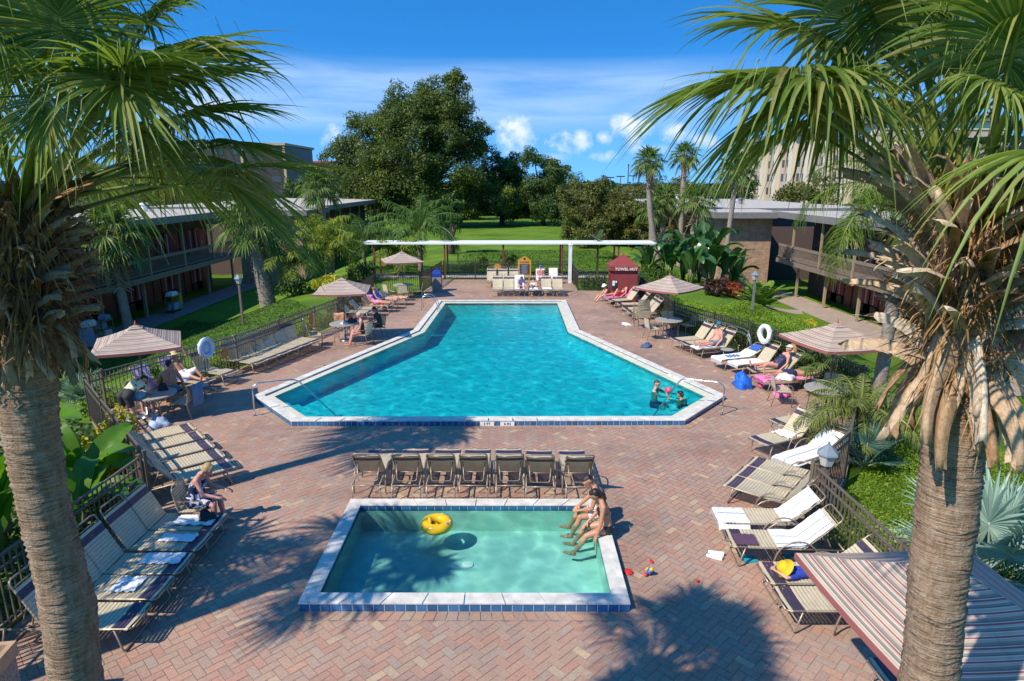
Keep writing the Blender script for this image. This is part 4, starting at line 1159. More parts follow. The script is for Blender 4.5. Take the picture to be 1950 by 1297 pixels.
# lamps
def lamp_post(x, y, z, h, label, r=.045, sq=.17, mat=None):
    mat = mat or M_lampwood
    root = empty('lamp_post', (x, y, z), 0, label, 'lamp post', 'garden lamp posts')
    m = MB(); m.box((0, 0, h / 2 - .2), (r * 2, r * 2, h + .4)); m.build('post', mat, root)
    m = MB(); m.lathe([(.05, h), (.10, h + .03), (.16, h + .22), (.165, h + .24)], n=6); m.build('glass', M_lampglass, root)
    m = MB(); m.lathe([(.20, h + .24), (.19, h + .27), (.03, h + .42), (.02, h + .47), (0, h + .48)], n=6); m.build('cap', M_lampcap, root)
M_lampwood = simple('brown_lamp_post', (.16, .115, .085), .7); M_lampglass = simple('frosted_lamp_glass', (.52, .50, .46), .4); M_lampcap = simple('grey_lamp_cap', (.20, .24, .27), .5)
lamp_post(-12.2, 28.4, gz(-12.2, 28.4), 2.0 - gz(-12.2, 28.4) - .3, 'lamp post on the left lawn beside the bark-scaled palm')
lamp_post(11.3, 29.6, gz(11.3, 29.6), 1.75, 'lamp post in the right planting bed', mat=simple('grey_lamp_pole', (.17, .18, .18), .6))
lamp_post(5.60, 10.55, -.03, 1.22, 'lantern on the corner post of the near right fence')

# bin with blue lid and stone bin
root = empty('litter_bin', (-4.32, 36.7, .007), 0, 'square tan bin with a blue domed lid at the far left corner', 'bin')
m = MB(); m.box((0, 0, .42), (.52, .52, .84)); m.build('body', simple('tan_bin_panel', (.28, .23, .18), .8, var=.2), root)
m = MB(); m.lathe([(.36, .84), (.36, 1.02), (.30, 1.16), (.12, 1.24), (0, 1.25)], n=4); m.lathe([(.05, 1.2), (.06, 1.3), (0, 1.34)], n=8); o = m.build('lid', simple('royal_blue_lid', (.012, .045, .33), .4), root); o.rotation_euler = (0, 0, R(45))
root = empty('stone_bin', (-5.92, 5.95, .007), R(8), 'pebble-faced bin with a tan open top in the lower left corner', 'bin')
m = MB(); m.box((0, 0, .42), (.55, .55, .84)); m.build('body', simple('pebble_aggregate', (.36, .29, .23), .95, var=.5, nscale=60, bump=.8, bscale=90), root)
M_tan = simple('tan_bin_top', (.46, .30, .17), .6); m = MB()
for s in (-1, 1): m.box((0, s * .27, .93), (.60, .06, .17)); m.box((s * .27, 0, .93), (.06, .48, .17))
m.build('rim', M_tan, root)
m = MB(); m.box((0, 0, .89), (.47, .47, .05)); m.build('dark_opening_plate', M_black, root)  # black plate inside the rim, standing in for the shade of the hollow
# cooler under the right table
root = empty('cooler_box', (9.05, 16.85, .007), R(20), 'dark cooler box on the ground by the right fence table', 'cooler')
m = MB(); m.box((0, 0, .2), (.62, .40, .40)); m.build('body', simple('dark_slate_box', (.045, .06, .075), .5), root); m = MB(); m.box((0, 0, .43), (.66, .44, .055)); m.build('lid', simple('slate_lid', (.10, .13, .16), .5), root)

# pool toys
root = empty('swim_ring', (-1.36, 10.45, .09), R(20), 'yellow inflatable baby swim ring floating in the wading pool', 'swim ring')
M_ringy = simple('yellow_vinyl', (.80, .47, .01), .25, var=.05)
m = MB(); n = 36; m.tube([(.20 * math.cos(2 * math.pi * k / n), .20 * math.sin(2 * math.pi * k / n), .02) for k in range(n)], .095, 14, closed=True); m.build('ring', M_ringy, root, True)
m = MB(); m.ell((-.13, 0, .09), (.03, .09, .09)); m.tube([(-.02, -.12, .0), (-.02, .12, .0)], .05, 8); m.build('seat', M_ringy, root, True)
for k, cc in enumerate(((.05, .15, .6), (.75, .75, .8), (.6, .06, .06), (.05, .2, .65), (.75, .75, .8))):
    a = -.9 + k * .45; m = MB(); m.ell((.235 * math.cos(a), .235 * math.sin(a), .088), (.032, .032, .024)); m.build('print_spot', simple(f'print_colour_{k}', cc, .35), root, True)
def toy(name, pxy, label, parts, z=.008):
    p = G(*pxy); root = empty(name, (p.x, p.y, z), rnd.uniform(0, 6), label, 'toy', 'small pool toys on the paving')
    for nm, c, s, col in parts:
        m = MB(); m.ell(c, s, 12, 6); m.build(nm, bpy.data.materials.get('toy_' + col) or simple('toy_' + col, dict(red=(.65, .03, .02), yellow=(.75, .45, .02), blue=(.02, .12, .55), pink=(.75, .12, .3))[col], .35), root, True)
toy('toy_disc', (1196, 1091), 'red toy disc beside the right edge of the wading pool', [('disc', (0, 0, .012), (.085, .085, .018), 'red')])
toy('toy_animal', (1237, 1094), 'yellow, blue and red toy figure on the paving', [('body', (0, 0, .05), (.07, .05, .05), 'blue'), ('head', (.05, .03, .12), (.035, .035, .035), 'yellow'), ('foot', (-.08, -.04, .03), (.05, .04, .03), 'yellow'), ('foot', (.07, -.05, .025), (.04, .03, .025), 'red')])
toy('toy_spade', (1241, 1071), 'small red toy spade behind the toy figure', [('blade', (0, 0, .01), (.05, .035, .01), 'red'), ('handle', (.07, 0, .012), (.05, .01, .01), 'red')])
toy('toy_ball', (1328, 1109), 'tiny red toy on the open paving right of the wading pool', [('ball', (0, 0, .02), (.03, .025, .02), 'red')])
toy('toy_ball', (1449, 736 + 4), 'pink ball beside the single open chair', [('ball', (0, 0, .09), (.09, .09, .09), 'pink')])
def shoes(pxy, rz, mat, label, z=.008):
    p = G(*pxy); root = empty('pair_of_shoes', (p.x, p.y, z), R(rz), label, 'shoes', 'shoes left on the paving')
    for s in (-1, 1):
        m = MB(); rows = []
        for i in range(7):
            t = i / 6; w = .042 * (.75 + .35 * math.sin(math.pi * t * .9 + .3)); h = .05 * (1 - t) + .028
            rows.append([(-.13 + .26 * t, s * .06 + w * math.cos(a), max(0, h * math.sin(a))) for a in [math.pi * k / 6 for k in range(7)]])
        m.sheet(rows); m.build('shoe', mat, root, True)
shoes((1362, 1059), 150, M_towel, 'pair of white shoes on the paving by the towel loungers')
shoes((1425, 1066), 10, simple('turquoise_rubber', (.02, .32, .42), .5), 'turquoise sandals under the lower towel lounger'); shoes((1506, 1062), 30, bpy.data.materials['turquoise_rubber'], 'turquoise sandals beside the child\'s lounger')
shoes((815 - 0, 0 + 1000) if False else (625, 700), 20, M_fence, 'dark sandals on the paving before the left umbrella table')
# ---------------------------------------------------------------- walkways
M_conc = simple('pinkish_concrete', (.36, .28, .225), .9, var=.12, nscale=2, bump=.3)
def ribbon(name, pts, w, mat, dz=.03):
    m = MB(); P = smooth_path([(x, y, 0) for x, y in pts], 8); rows = []
    for i, p in enumerate(P):
        d = (P[min(i + 1, len(P) - 1)] - P[max(i - 1, 0)]).normalized(); n = Vector((-d.y, d.x, 0)); r = []
        for k in range(5):
            q = p + n * w * (k / 4 - .5); r.append((q.x, q.y, gz(q.x, q.y) + dz))
        rows.append(r)
    m.sheet(rows); return tag(m.build(name, mat), kind='structure')
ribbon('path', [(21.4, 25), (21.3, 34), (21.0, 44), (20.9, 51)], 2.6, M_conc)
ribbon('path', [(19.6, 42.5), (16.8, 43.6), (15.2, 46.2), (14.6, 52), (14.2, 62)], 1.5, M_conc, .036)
ribbon('path', [(-22.9, 22), (-22.9, 34), (-22.8, 44), (-22.6, 55.2)], 2.4, simple('brown_walk_surface', (.27, .19, .165), .9, var=.15))  # left walk has a darker, browner tone than the other paths

# ---------------------------------------------------------------- motel wings
def brick_mat(name, c1, c2, mortar, s=1.0):
    m, t, b = new_mat(name)
    v = t.coord()
    # brick courses run round the walls: use (x + y, z)
    sx = t.n.new('ShaderNodeSeparateXYZ'); t.link(v, sx.inputs[0]); cb = t.n.new('ShaderNodeCombineXYZ')
    t.link(t.math('ADD', sx.outputs[0], sx.outputs[1]), cb.inputs[0]); t.link(sx.outputs[2], cb.inputs[1])
    br = t.n.new('ShaderNodeTexBrick'); t.link(cb.outputs[0], br.inputs[0]); br.inputs['Scale'].default_value = 1.0
    br.inputs['Brick Width'].default_value = .42 * s; br.inputs['Row Height'].default_value = .13 * s; br.inputs['Mortar Size'].default_value = .012
    br.inputs['Color1'].default_value = (*c1, 1); br.inputs['Color2'].default_value = (*c2, 1); br.inputs['Mortar'].default_value = (*mortar, 1); br.inputs['Bias'].default_value = 0
    c = t.mix(1.0, br.outputs[0], t.ramp(t.noise(v, 2.2, 5, .7), [(.3, (.62, .62, .64)), (.7, (1.25, 1.2, 1.12))]), 'MULTIPLY')
    t.link(c, b.inputs['Base Color']); b.inputs['Roughness'].default_value = .9
    bp = t.n.new('ShaderNodeBump'); bp.inputs['Strength'].default_value = .6; bp.inputs['Distance'].default_value = .02; t.link(br.outputs['Fac'], bp.inputs['Height']); bp.invert = True; t.link(bp.outputs[0], b.inputs['Normal'])
    return m
M_brick = brick_mat('tan_slump_brick', (.52, .33, .21), (.40, .25, .17), (.30, .24, .19))
M_taupe = simple('taupe_trim', (.225, .17, .135), .7, var=.1); M_post = simple('khaki_column', (.34, .265, .17), .7, var=.1)
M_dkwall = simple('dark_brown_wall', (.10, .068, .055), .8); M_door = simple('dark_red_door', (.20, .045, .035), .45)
M_curt = simple('maroon_curtain', (.32, .06, .07), .9, var=.25, nscale=14); M_sheer = simple('blue_grey_sheer', (.36, .50, .55), .8, var=.2, nscale=12)
M_glass = simple('dark_window_glass', (.035, .045, .05), .08); M_roofm = simple('pale_roof_gravel', (.46, .42, .37), .95, var=.14, nscale=1.5, bump=.4, bscale=8)
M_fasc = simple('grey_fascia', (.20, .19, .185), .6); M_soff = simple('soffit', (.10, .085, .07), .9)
ZG, Z1, Z2, ZR = -2.42, .33, 3.55, 3.95     # ground, gallery floor top, roof underside, roof top
def wing(name, xf, side, y0, y1, label, depth=12.5, gal=2.0, bay=4.45, ph=0.0):
    """two-storey motel wing: facade columns at x = xf, rooms behind; side = +1 lies to the right"""
    root = empty(name, (xf, y0, 0), 0, label, 'motel building')
    L = y1 - y0; s = side
    def X(d): return s * d            # d metres behind the columns
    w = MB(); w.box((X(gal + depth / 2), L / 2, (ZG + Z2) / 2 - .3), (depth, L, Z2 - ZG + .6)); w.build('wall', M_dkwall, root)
    r = MB(); r.box((X((depth + gal) / 2 - .35), L / 2, (Z2 + ZR) / 2), (depth + gal + 1.6, L + 1.2, ZR - Z2 - .02)); ro = r.build('roof', M_roofm, root)
    f = MB(); xo = X(-1.19); f.box((xo, L / 2, Z2 + .17), (.05, L + 1.3, .46)); f.box((X(depth / 2), -.64, Z2 + .17), (depth + 4.4, .05, .46)); f.build('fascia', M_fasc, ro)
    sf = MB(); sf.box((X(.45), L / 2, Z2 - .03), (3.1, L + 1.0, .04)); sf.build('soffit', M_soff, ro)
    for k in range(5):
        yy = L * (.12 + .19 * k); v_ = MB(); v_.lathe([(.22, ZR), (.22, ZR + .45), (.32, ZR + .5), (.30, ZR + .62), (0, ZR + .68)], (X(4 + (k * 2.7) % 5), yy, 0), 12); v_.build('roof_vent', M_whitetile if k % 2 == 0 else M_fasc, ro)
    g = MB(); g.box((X(gal / 2 - .35), L / 2, Z1 - .12), (gal + .7, L, .24)); g.build('gallery_floor', M_taupe, root)
    e = MB(); e.box((X(-.73), L / 2, Z1 - .13), (.06, L + .02, .34)); e.build('edge_beam', M_taupe, root)
    n = int(L / bay)
    for k in range(n + 1):
        y = min(L - .1, ph + k * bay)
        c = MB(); c.box((X(0), y, (ZG + Z1 - .24) / 2), (.15, .15, Z1 - .24 - ZG)); c.build('column', M_post, root)
        c = MB(); c.box((X(-.62), y, (Z1 + Z2) / 2), (.13, .13, Z2 - Z1)); c.build('column', M_post, root)
    rl = MB()
    for z, h in ((Z1 + 1.05, .20), (Z1 + .16, .06)): rl.box((X(-.62), L / 2, z), (.07, L, h))
    nb = int(L / .13)
    for k in range(nb): rl.box((X(-.62), .07 + k * .13, Z1 + .58), (.025, .03, .84))
    rl.build('railing', M_taupe, root)
    xw = X(gal - .03)
    for k in range(n):
        yb = ph + k * bay
        for fl, zf in ((0, ZG + .05), (1, Z1)):
            for q, (dy, ) in enumerate(((.62,), (bay - .62,))):
                d = MB(); d.box((xw, yb + dy, zf + 1.03), (.07, .92, 2.06)); do = d.build('door', M_door, root)
                h_ = MB(); h_.box((X(gal - .09), yb + dy + (.3 if q == 0 else -.3), zf + 1.0), (.04, .05, .14)); h_.build('handle', M_steel, do)
            for dy in (1.95, bay - 1.95 + .12):
                wd = MB(); wd.box((xw, yb + dy, zf + 1.38), (.05, 1.55, 1.55)); wo = wd.build('window', M_glass, root)
                cu = MB()
                for a, b, in ((-.72, -.25), (.25, .72)): cu.box((X(gal - .065), yb + dy + (a + b) / 2, zf + 1.38), (.03, b - a, 1.48))
                cu.build('curtain', M_curt, wo)
                sh = MB(); sh.box((X(gal - .06), yb + dy + .02, zf + 1.38), (.022, .40, 1.46)); sh.build('sheer', M_sheer, wo)
                ac = MB(); ac.box((X(gal - .1), yb + dy, zf + .32), (.22, 1.5, .52)); ac.build('vent_panel', M_fence, root)
        lt = MB(); lt.ell((X(gal - .12), yb + bay / 2, Z1 - .45), (.07, .07, .09)); lt.build('wall_lamp', M_lampglass, root)
    return root
def tower(name, x0, x1, y0, y1, label, ztop=3.5, roof=True):
    root = empty(name, ((x0 + x1) / 2, y0, 0), 0, label, 'brick tower'); w = x1 - x0
    m = MB(); m.box((0, (y1 - y0) / 2, (ZG + ztop) / 2 - .3), (w, y1 - y0, ztop - ZG + .6)); m.build('wall', M_brick, root)
    m = MB(); m.box((0, (y1 - y0) / 2 - .2, ztop + .2), (w + 1.6, y1 - y0 + 1.6, .36)); ro = m.build('roof', M_roofm, root)
    m = MB(); m.box((0, -1.04, ztop + .15), (w + 1.7, .05, .46)); 
    for s in (-1, 1): m.box((s * (w / 2 + .83), (y1 - y0) / 2 - .2, ztop + .15), (.05, y1 - y0 + 1.66, .46))
    m.build('fascia', M_fasc, ro)
    return root
wing('motel_wing', -23.7, -1, 22.0, 54.6, 'shaded two-storey motel wing with railed gallery on the left', ph=1.0)
tower('brick_stair_tower', -23.3, -17.9, 55.2, 60.5, 'brick stair tower at the end of the left motel wing')
wing('motel_wing', -19.2, -1, 61.0, 94, 'farther left motel wing beyond the brick tower', ph=.6)
wing('motel_wing', 21.7, 1, 24.5, 50.9, 'two-storey motel wing with maroon curtains on the right', ph=1.65, bay=4.45)
tower('brick_stair_tower', 16.6, 20.6, 51.4, 57.2, 'sunlit brick tower at the end of the right motel wing')
wing('motel_wing', 16.9, 1, 57.6, 90, 'farther right motel wing behind the palms', ph=.6)
# housekeeping carts
def cart(x, y, label, cols, rz=0):
    z = gz(x, y) + .04; root = empty('housekeeping_cart', (x, y, z), R(rz), label, 'cart', 'housekeeping carts on the left walkway')
    m = MB()
    for zz in (.2, .65, 1.1): m.box((0, 0, zz), (.5, 1.0, .05))
    for a in (-1, 1):
        for b in (-1, 1): m.box((a * .23, b * .48, .65), (.04, .04, 1.1))
    m.build('frame', M_frame, root)
    for k, (c, s, mt) in enumerate(cols): m = MB(); m.box(c, s); m.box((c[0], c[1], c[2] + s[2] / 2 + .02), (s[0] * .8, s[1] * .8, .05)); m.build('linen_stack' if k else 'bag', mt, root)
    for a in (-1, 1):
        for b in (-1, 1): m = MB(); m.tube([(a * .2, b * .42 - .02, .08), (a * .2, b * .42 + .02, .08)], .08, 10); m.build('wheel', M_black, root)
M_bagb = simple('pale_blue_linen', (.22, .36, .50), .9, var=.2); M_bagy = simple('yellow_cart_bag', (.62, .40, .015), .7)
cart(-22.4, 33.0, 'linen cart stacked with pale blue cloth behind the left umbrella', [((.1, -.3, .6), (.5, .45, .9), M_bagb), ((0, .2, .4), (.4, .4, .3), M_bagb), ((0, .1, 1.25), (.4, .7, .25), M_towel)])
cart(-22.6, 34.6, 'second linen cart beside the palm with the flared trunk', [((0, -.2, .85), (.42, .4, .3), M_bagb), ((0, .2, 1.25), (.4, .5, .2), M_bagb), ((0, .1, .4), (.4, .6, .25), M_towel)])
cart(-22.9, 42.6, 'housekeeping cart with a yellow bag under the left gallery', [((0, .62, .65), (.42, .28, 1.0), M_bagy), ((.1, -.1, .42), (.45, .7, .4), M_bagb), ((0, 0, 1.22), (.4, .8, .22), M_towel)])
# ---------------------------------------------------------------- far buildings
def block(name, x, y, w, d, h, mat, label, floors, cols, band=None, wmat=None, z=-.5):
    root = empty(name, (x, y, z), 0, label, 'building')
    m = MB(); m.box((0, d / 2, h / 2), (w, d, h)); m.build('wall', mat, root)
    m = MB(); m.box((0, d / 2, h + .25), (w + .8, d + .8, .5)); m.build('parapet', band or mat, root)
    fh = h / floors
    k = 0
    for fl in range(floors):
        for c in range(cols):
            ww = w / cols * .5; mm = MB(); mm.box((-w / 2 + (c + .5) * w / cols, -.02, fl * fh + fh * .55), (ww, .12, fh * .45)); mm.build('window', wmat or M_glass, root); k += 1
    return root
M_dkglass = simple('dark_brown_facade', (.050, .036, .036), .45); M_beige = simple('beige_cornice', (.48, .36, .22), .8)
b_ = block('office_block', -66.5, 142, 36, 20, 14.3, M_dkglass, 'dark brown office block behind the left palm leaves', 5, 9, M_beige, simple('bluish_dark_glass', (.06, .065, .085), .15))
for k in range(5): mm = MB(); mm.box((-18 + 9 * k, -.15, 7), (.5, .4, 14)); mm.build('pier', M_beige, b_)
block('hotel_block', -70, 225, 14, 14, 12.6, simple('cream_stucco', (.62, .56, .42), .9), 'distant cream building between the office block and the oak', 4, 4, simple('white_band', (.75, .74, .70), .8))
block('shop_block', -58.5, 205, 7, 10, 12.6, simple('orange_brick', (.45, .19, .11), .9), 'distant orange-brown building with a red top beside the oak', 3, 2, simple('red_band', (.5, .06, .07), .7))
root = empty('hotel', (58.5, 106, -.5), 0, 'large pinkish beige hotel behind the right palm leaves', 'building')
M_pink = simple('pinkish_stucco', (.50, .385, .31), .9, var=.06); M_crm = simple('cream_stucco_pier', (.66, .575, .45), .9, var=.05)
m = MB(); m.box((10, 32, 8), (20, 64, 16)); m.build('wall', M_pink, root)
m = MB(); m.box((9.6, 32, 16.4), (21.6, 65.5, .9)); m.build('roof', simple('slate_roof_edge', (.17, .19, .19), .8), root)
m = MB(); m.box((10, 32, 15.3), (20.3, 64.3, 1.2)); m.build('cornice', M_crm, root)
for k in range(9): m = MB(); m.box((-.35, 1.2 + 7.7 * k, 7.4), (.9, 1.7, 14.8)); m.build('pier', M_crm, root)
for k in range(8):
    for fl in range(5):
        for q in (-1.3, 1.3): m = MB(); m.box((-.02, 5.05 + 7.7 * k + q, 1.9 + 2.9 * fl), (.12, 1.15, 1.5)); m.build('window', M_glass, root)
m = MB(); m.box((12, -.05, 9.6), (15, .14, 1.6)); m.build('sign_band', M_crm, root)
# poles on the horizon
for k, (px, pt, Y) in enumerate(((1163, 338, 170), (1182, 336, 150), (1206, 335, 170), (1197, 315, 120), (1155, 342, 210))):
    top = GD(px, pt, Y); root = empty('street_light', (top.x, Y, -.5), 0, ['slim parking lot light on the horizon, third pole from the right', 'parking lot light on the horizon left of the tall mast', 'parking lot light just right of the tall mast', 'tallest bare mast on the horizon', 'faintest light pole on the horizon'][k], 'light pole', 'poles on the horizon')
    m = MB(); m.tube([(0, 0, 0), (0, 0, top.z + .5)], [.14, .08], 6); m.build('pole', M_fence, root)
    m = MB()
    if k != 3: m.box((0, 0, top.z + .5), (1.9, .5, .25))
    else: m.lathe([(.12, top.z + .4), (.12, top.z + .7), (0, top.z + .75)], n=6)
    m.build('lamp_head', M_fence, root)
# ================================================================== PEOPLE
def skin_mat(name, c):
    m, t, b = new_mat(name)
    v = t.coord()
    cc = t.ramp(t.noise(v, 7, 4, .6), [(.28, (c[0] * .80, c[1] * .74, c[2] * .72)), (.5, c), (.72, (min(1, c[0] * 1.12), c[1] * 1.02, c[2] * .98))])
    t.link(cc, b.inputs['Base Color']); b.inputs['Roughness'].default_value = .48; b.inputs['Subsurface Weight'].default_value = 0.0
    return m
SK_LIGHT = skin_mat('fair_skin', (.62, .36, .25)); SK_TAN = skin_mat('tanned_skin', (.50, .25, .145)); SK_PINK = skin_mat('sunburnt_skin', (.64, .31, .225)); SK_WARM = skin_mat('warm_skin', (.56, .30, .19))
H_DARK = simple('dark_brown_hair', (.018, .011, .008), .5, var=.4, nscale=30); H_BLACK = simple('black_hair', (.008, .007, .007), .45); H_BLOND = simple('blonde_hair', (.42, .29, .13), .6, var=.3, nscale=30)
H_GREY = simple('grey_hair', (.52, .46, .40), .7, var=.2); H_BROWN = simple('brown_hair', (.07, .035, .018), .5, var=.3, nscale=30)
C_BLACK = simple('black_swimwear', (.012, .013, .016), .6); C_NAVY = simple('navy_swimwear', (.025, .03, .085), .6); C_WHITE = simple('white_cotton', (.78, .78, .78), .9); C_LILAC = simple('lilac_shirt', (.52, .46, .68), .9, var=.1)
C_SLATE = simple('slate_trunks', (.12, .17, .21), .8); C_PLAID = simple('plaid_shirt', (.42, .16, .16), .9, var=.9, nscale=16); C_RED = simple('red_swimwear', (.45, .03, .04), .7); C_CHAR = simple('charcoal_shorts', (.035, .04, .042), .8)
C_BLUE = simple('royal_blue_shirt', (.02, .05, .36), .8); C_PINK = simple('pink_top', (.78, .28, .48), .8); C_TEAL = simple('teal_cap', (.01, .17, .21), .7)
def pattern_mat(name, base, spots, scale, thr):
    m, t, b = new_mat(name); v = t.coord(); c = base
    for k, col in enumerate(spots):
        n = t.noise(t.coord(rot=(k, k * 2, 0)), scale * (1 + .2 * k), 2, .4, dist=1.2 if len(spots) == 1 else .3)
        msk = t.ramp(n, [(thr, (0, 0, 0)), (thr + .03, (1, 1, 1))]); c = t.mix(msk, c, col)
    t.link(c, b.inputs['Base Color']); b.inputs['Roughness'].default_value = .9; return m
C_FLORAL = pattern_mat('floral_trunks', (.80, .80, .76), ((.55, .03, .05), (.05, .30, .09), (.6, .1, .12)), 13, .60)
C_DRESS = pattern_mat('navy_white_swirl_dress', (.012, .018, .075), ((.60, .62, .70),), 11, .52)
C_CAMI = pattern_mat('leaf_print_top', (.66, .70, .48), ((.10, .19, .09), (.75, .75, .62)), 7, .58)

def cone_mesh(V, Fc, p0, r0, p1, r1, n=12):
    """closed round cone between two spheres"""
    p0 = Vector(p0); p1 = Vector(p1); d = p1 - p0
    if d.length < 1e-5: d = Vector((0, 0, 1e-4))
    dn = d.normalized(); u, w = perp(dn); rings = []
    for k in range(-4, 1): a = k * math.pi / 8; rings.append((p0 + dn * r0 * math.sin(a), r0 * math.cos(a)))
    for k in range(0, 5): a = k * math.pi / 8; rings.append((p1 + dn * r1 * math.sin(a), r1 * math.cos(a)))
    b = len(V)
    for c, r in rings:
        for j in range(n):
            a = 2 * math.pi * j / n; V.append(tuple(c + (u * math.cos(a) + w * math.sin(a)) * max(r, 1e-4)))
    k = len(rings)
    for i in range(k - 1):
        for j in range(n):
            j2 = (j + 1) % n; Fc.append((b + i * n + j, b + i * n + j2, b + (i + 1) * n + j2, b + (i + 1) * n + j))
    Fc.append(tuple(b + j for j in range(n - 1, -1, -1))); Fc.append(tuple(b + (k - 1) * n + j for j in range(n)))
def fuse(name, cones, voxel, mat, smooth_it=3):
    V = []; Fc = []
    for c in cones: cone_mesh(V, Fc, *c)
    me = bpy.data.meshes.new(name); me.from_pydata(V, [], Fc); o = bpy.data.objects.new('tmp', me); COL.objects.link(o)
    md = o.modifiers.new('r', 'REMESH'); md.mode = 'VOXEL'; md.voxel_size = voxel; md.use_smooth_shade = True
    ms = o.modifiers.new('s', 'SMOOTH'); ms.factor = .5; ms.iterations = smooth_it
    dg = bpy.context.evaluated_depsgraph_get(); dg.update()
    out = bpy.data.meshes.new_from_object(o.evaluated_get(dg)); bpy.data.objects.remove(o); bpy.data.meshes.remove(me)
    out.name = name; out.materials.clear(); out.materials.append(mat)
    out.polygons.foreach_set('use_smooth', [True] * len(out.polygons))
    return out
def dirv(p, s=0.0, side=1):
    """p: 0 hangs down, 90 points forward, 180 up; s: spread to the side"""
    p = R(p); s = R(s); return Vector((math.sin(p) * math.cos(s), side * math.sin(s), -math.cos(p) * math.cos(s)))

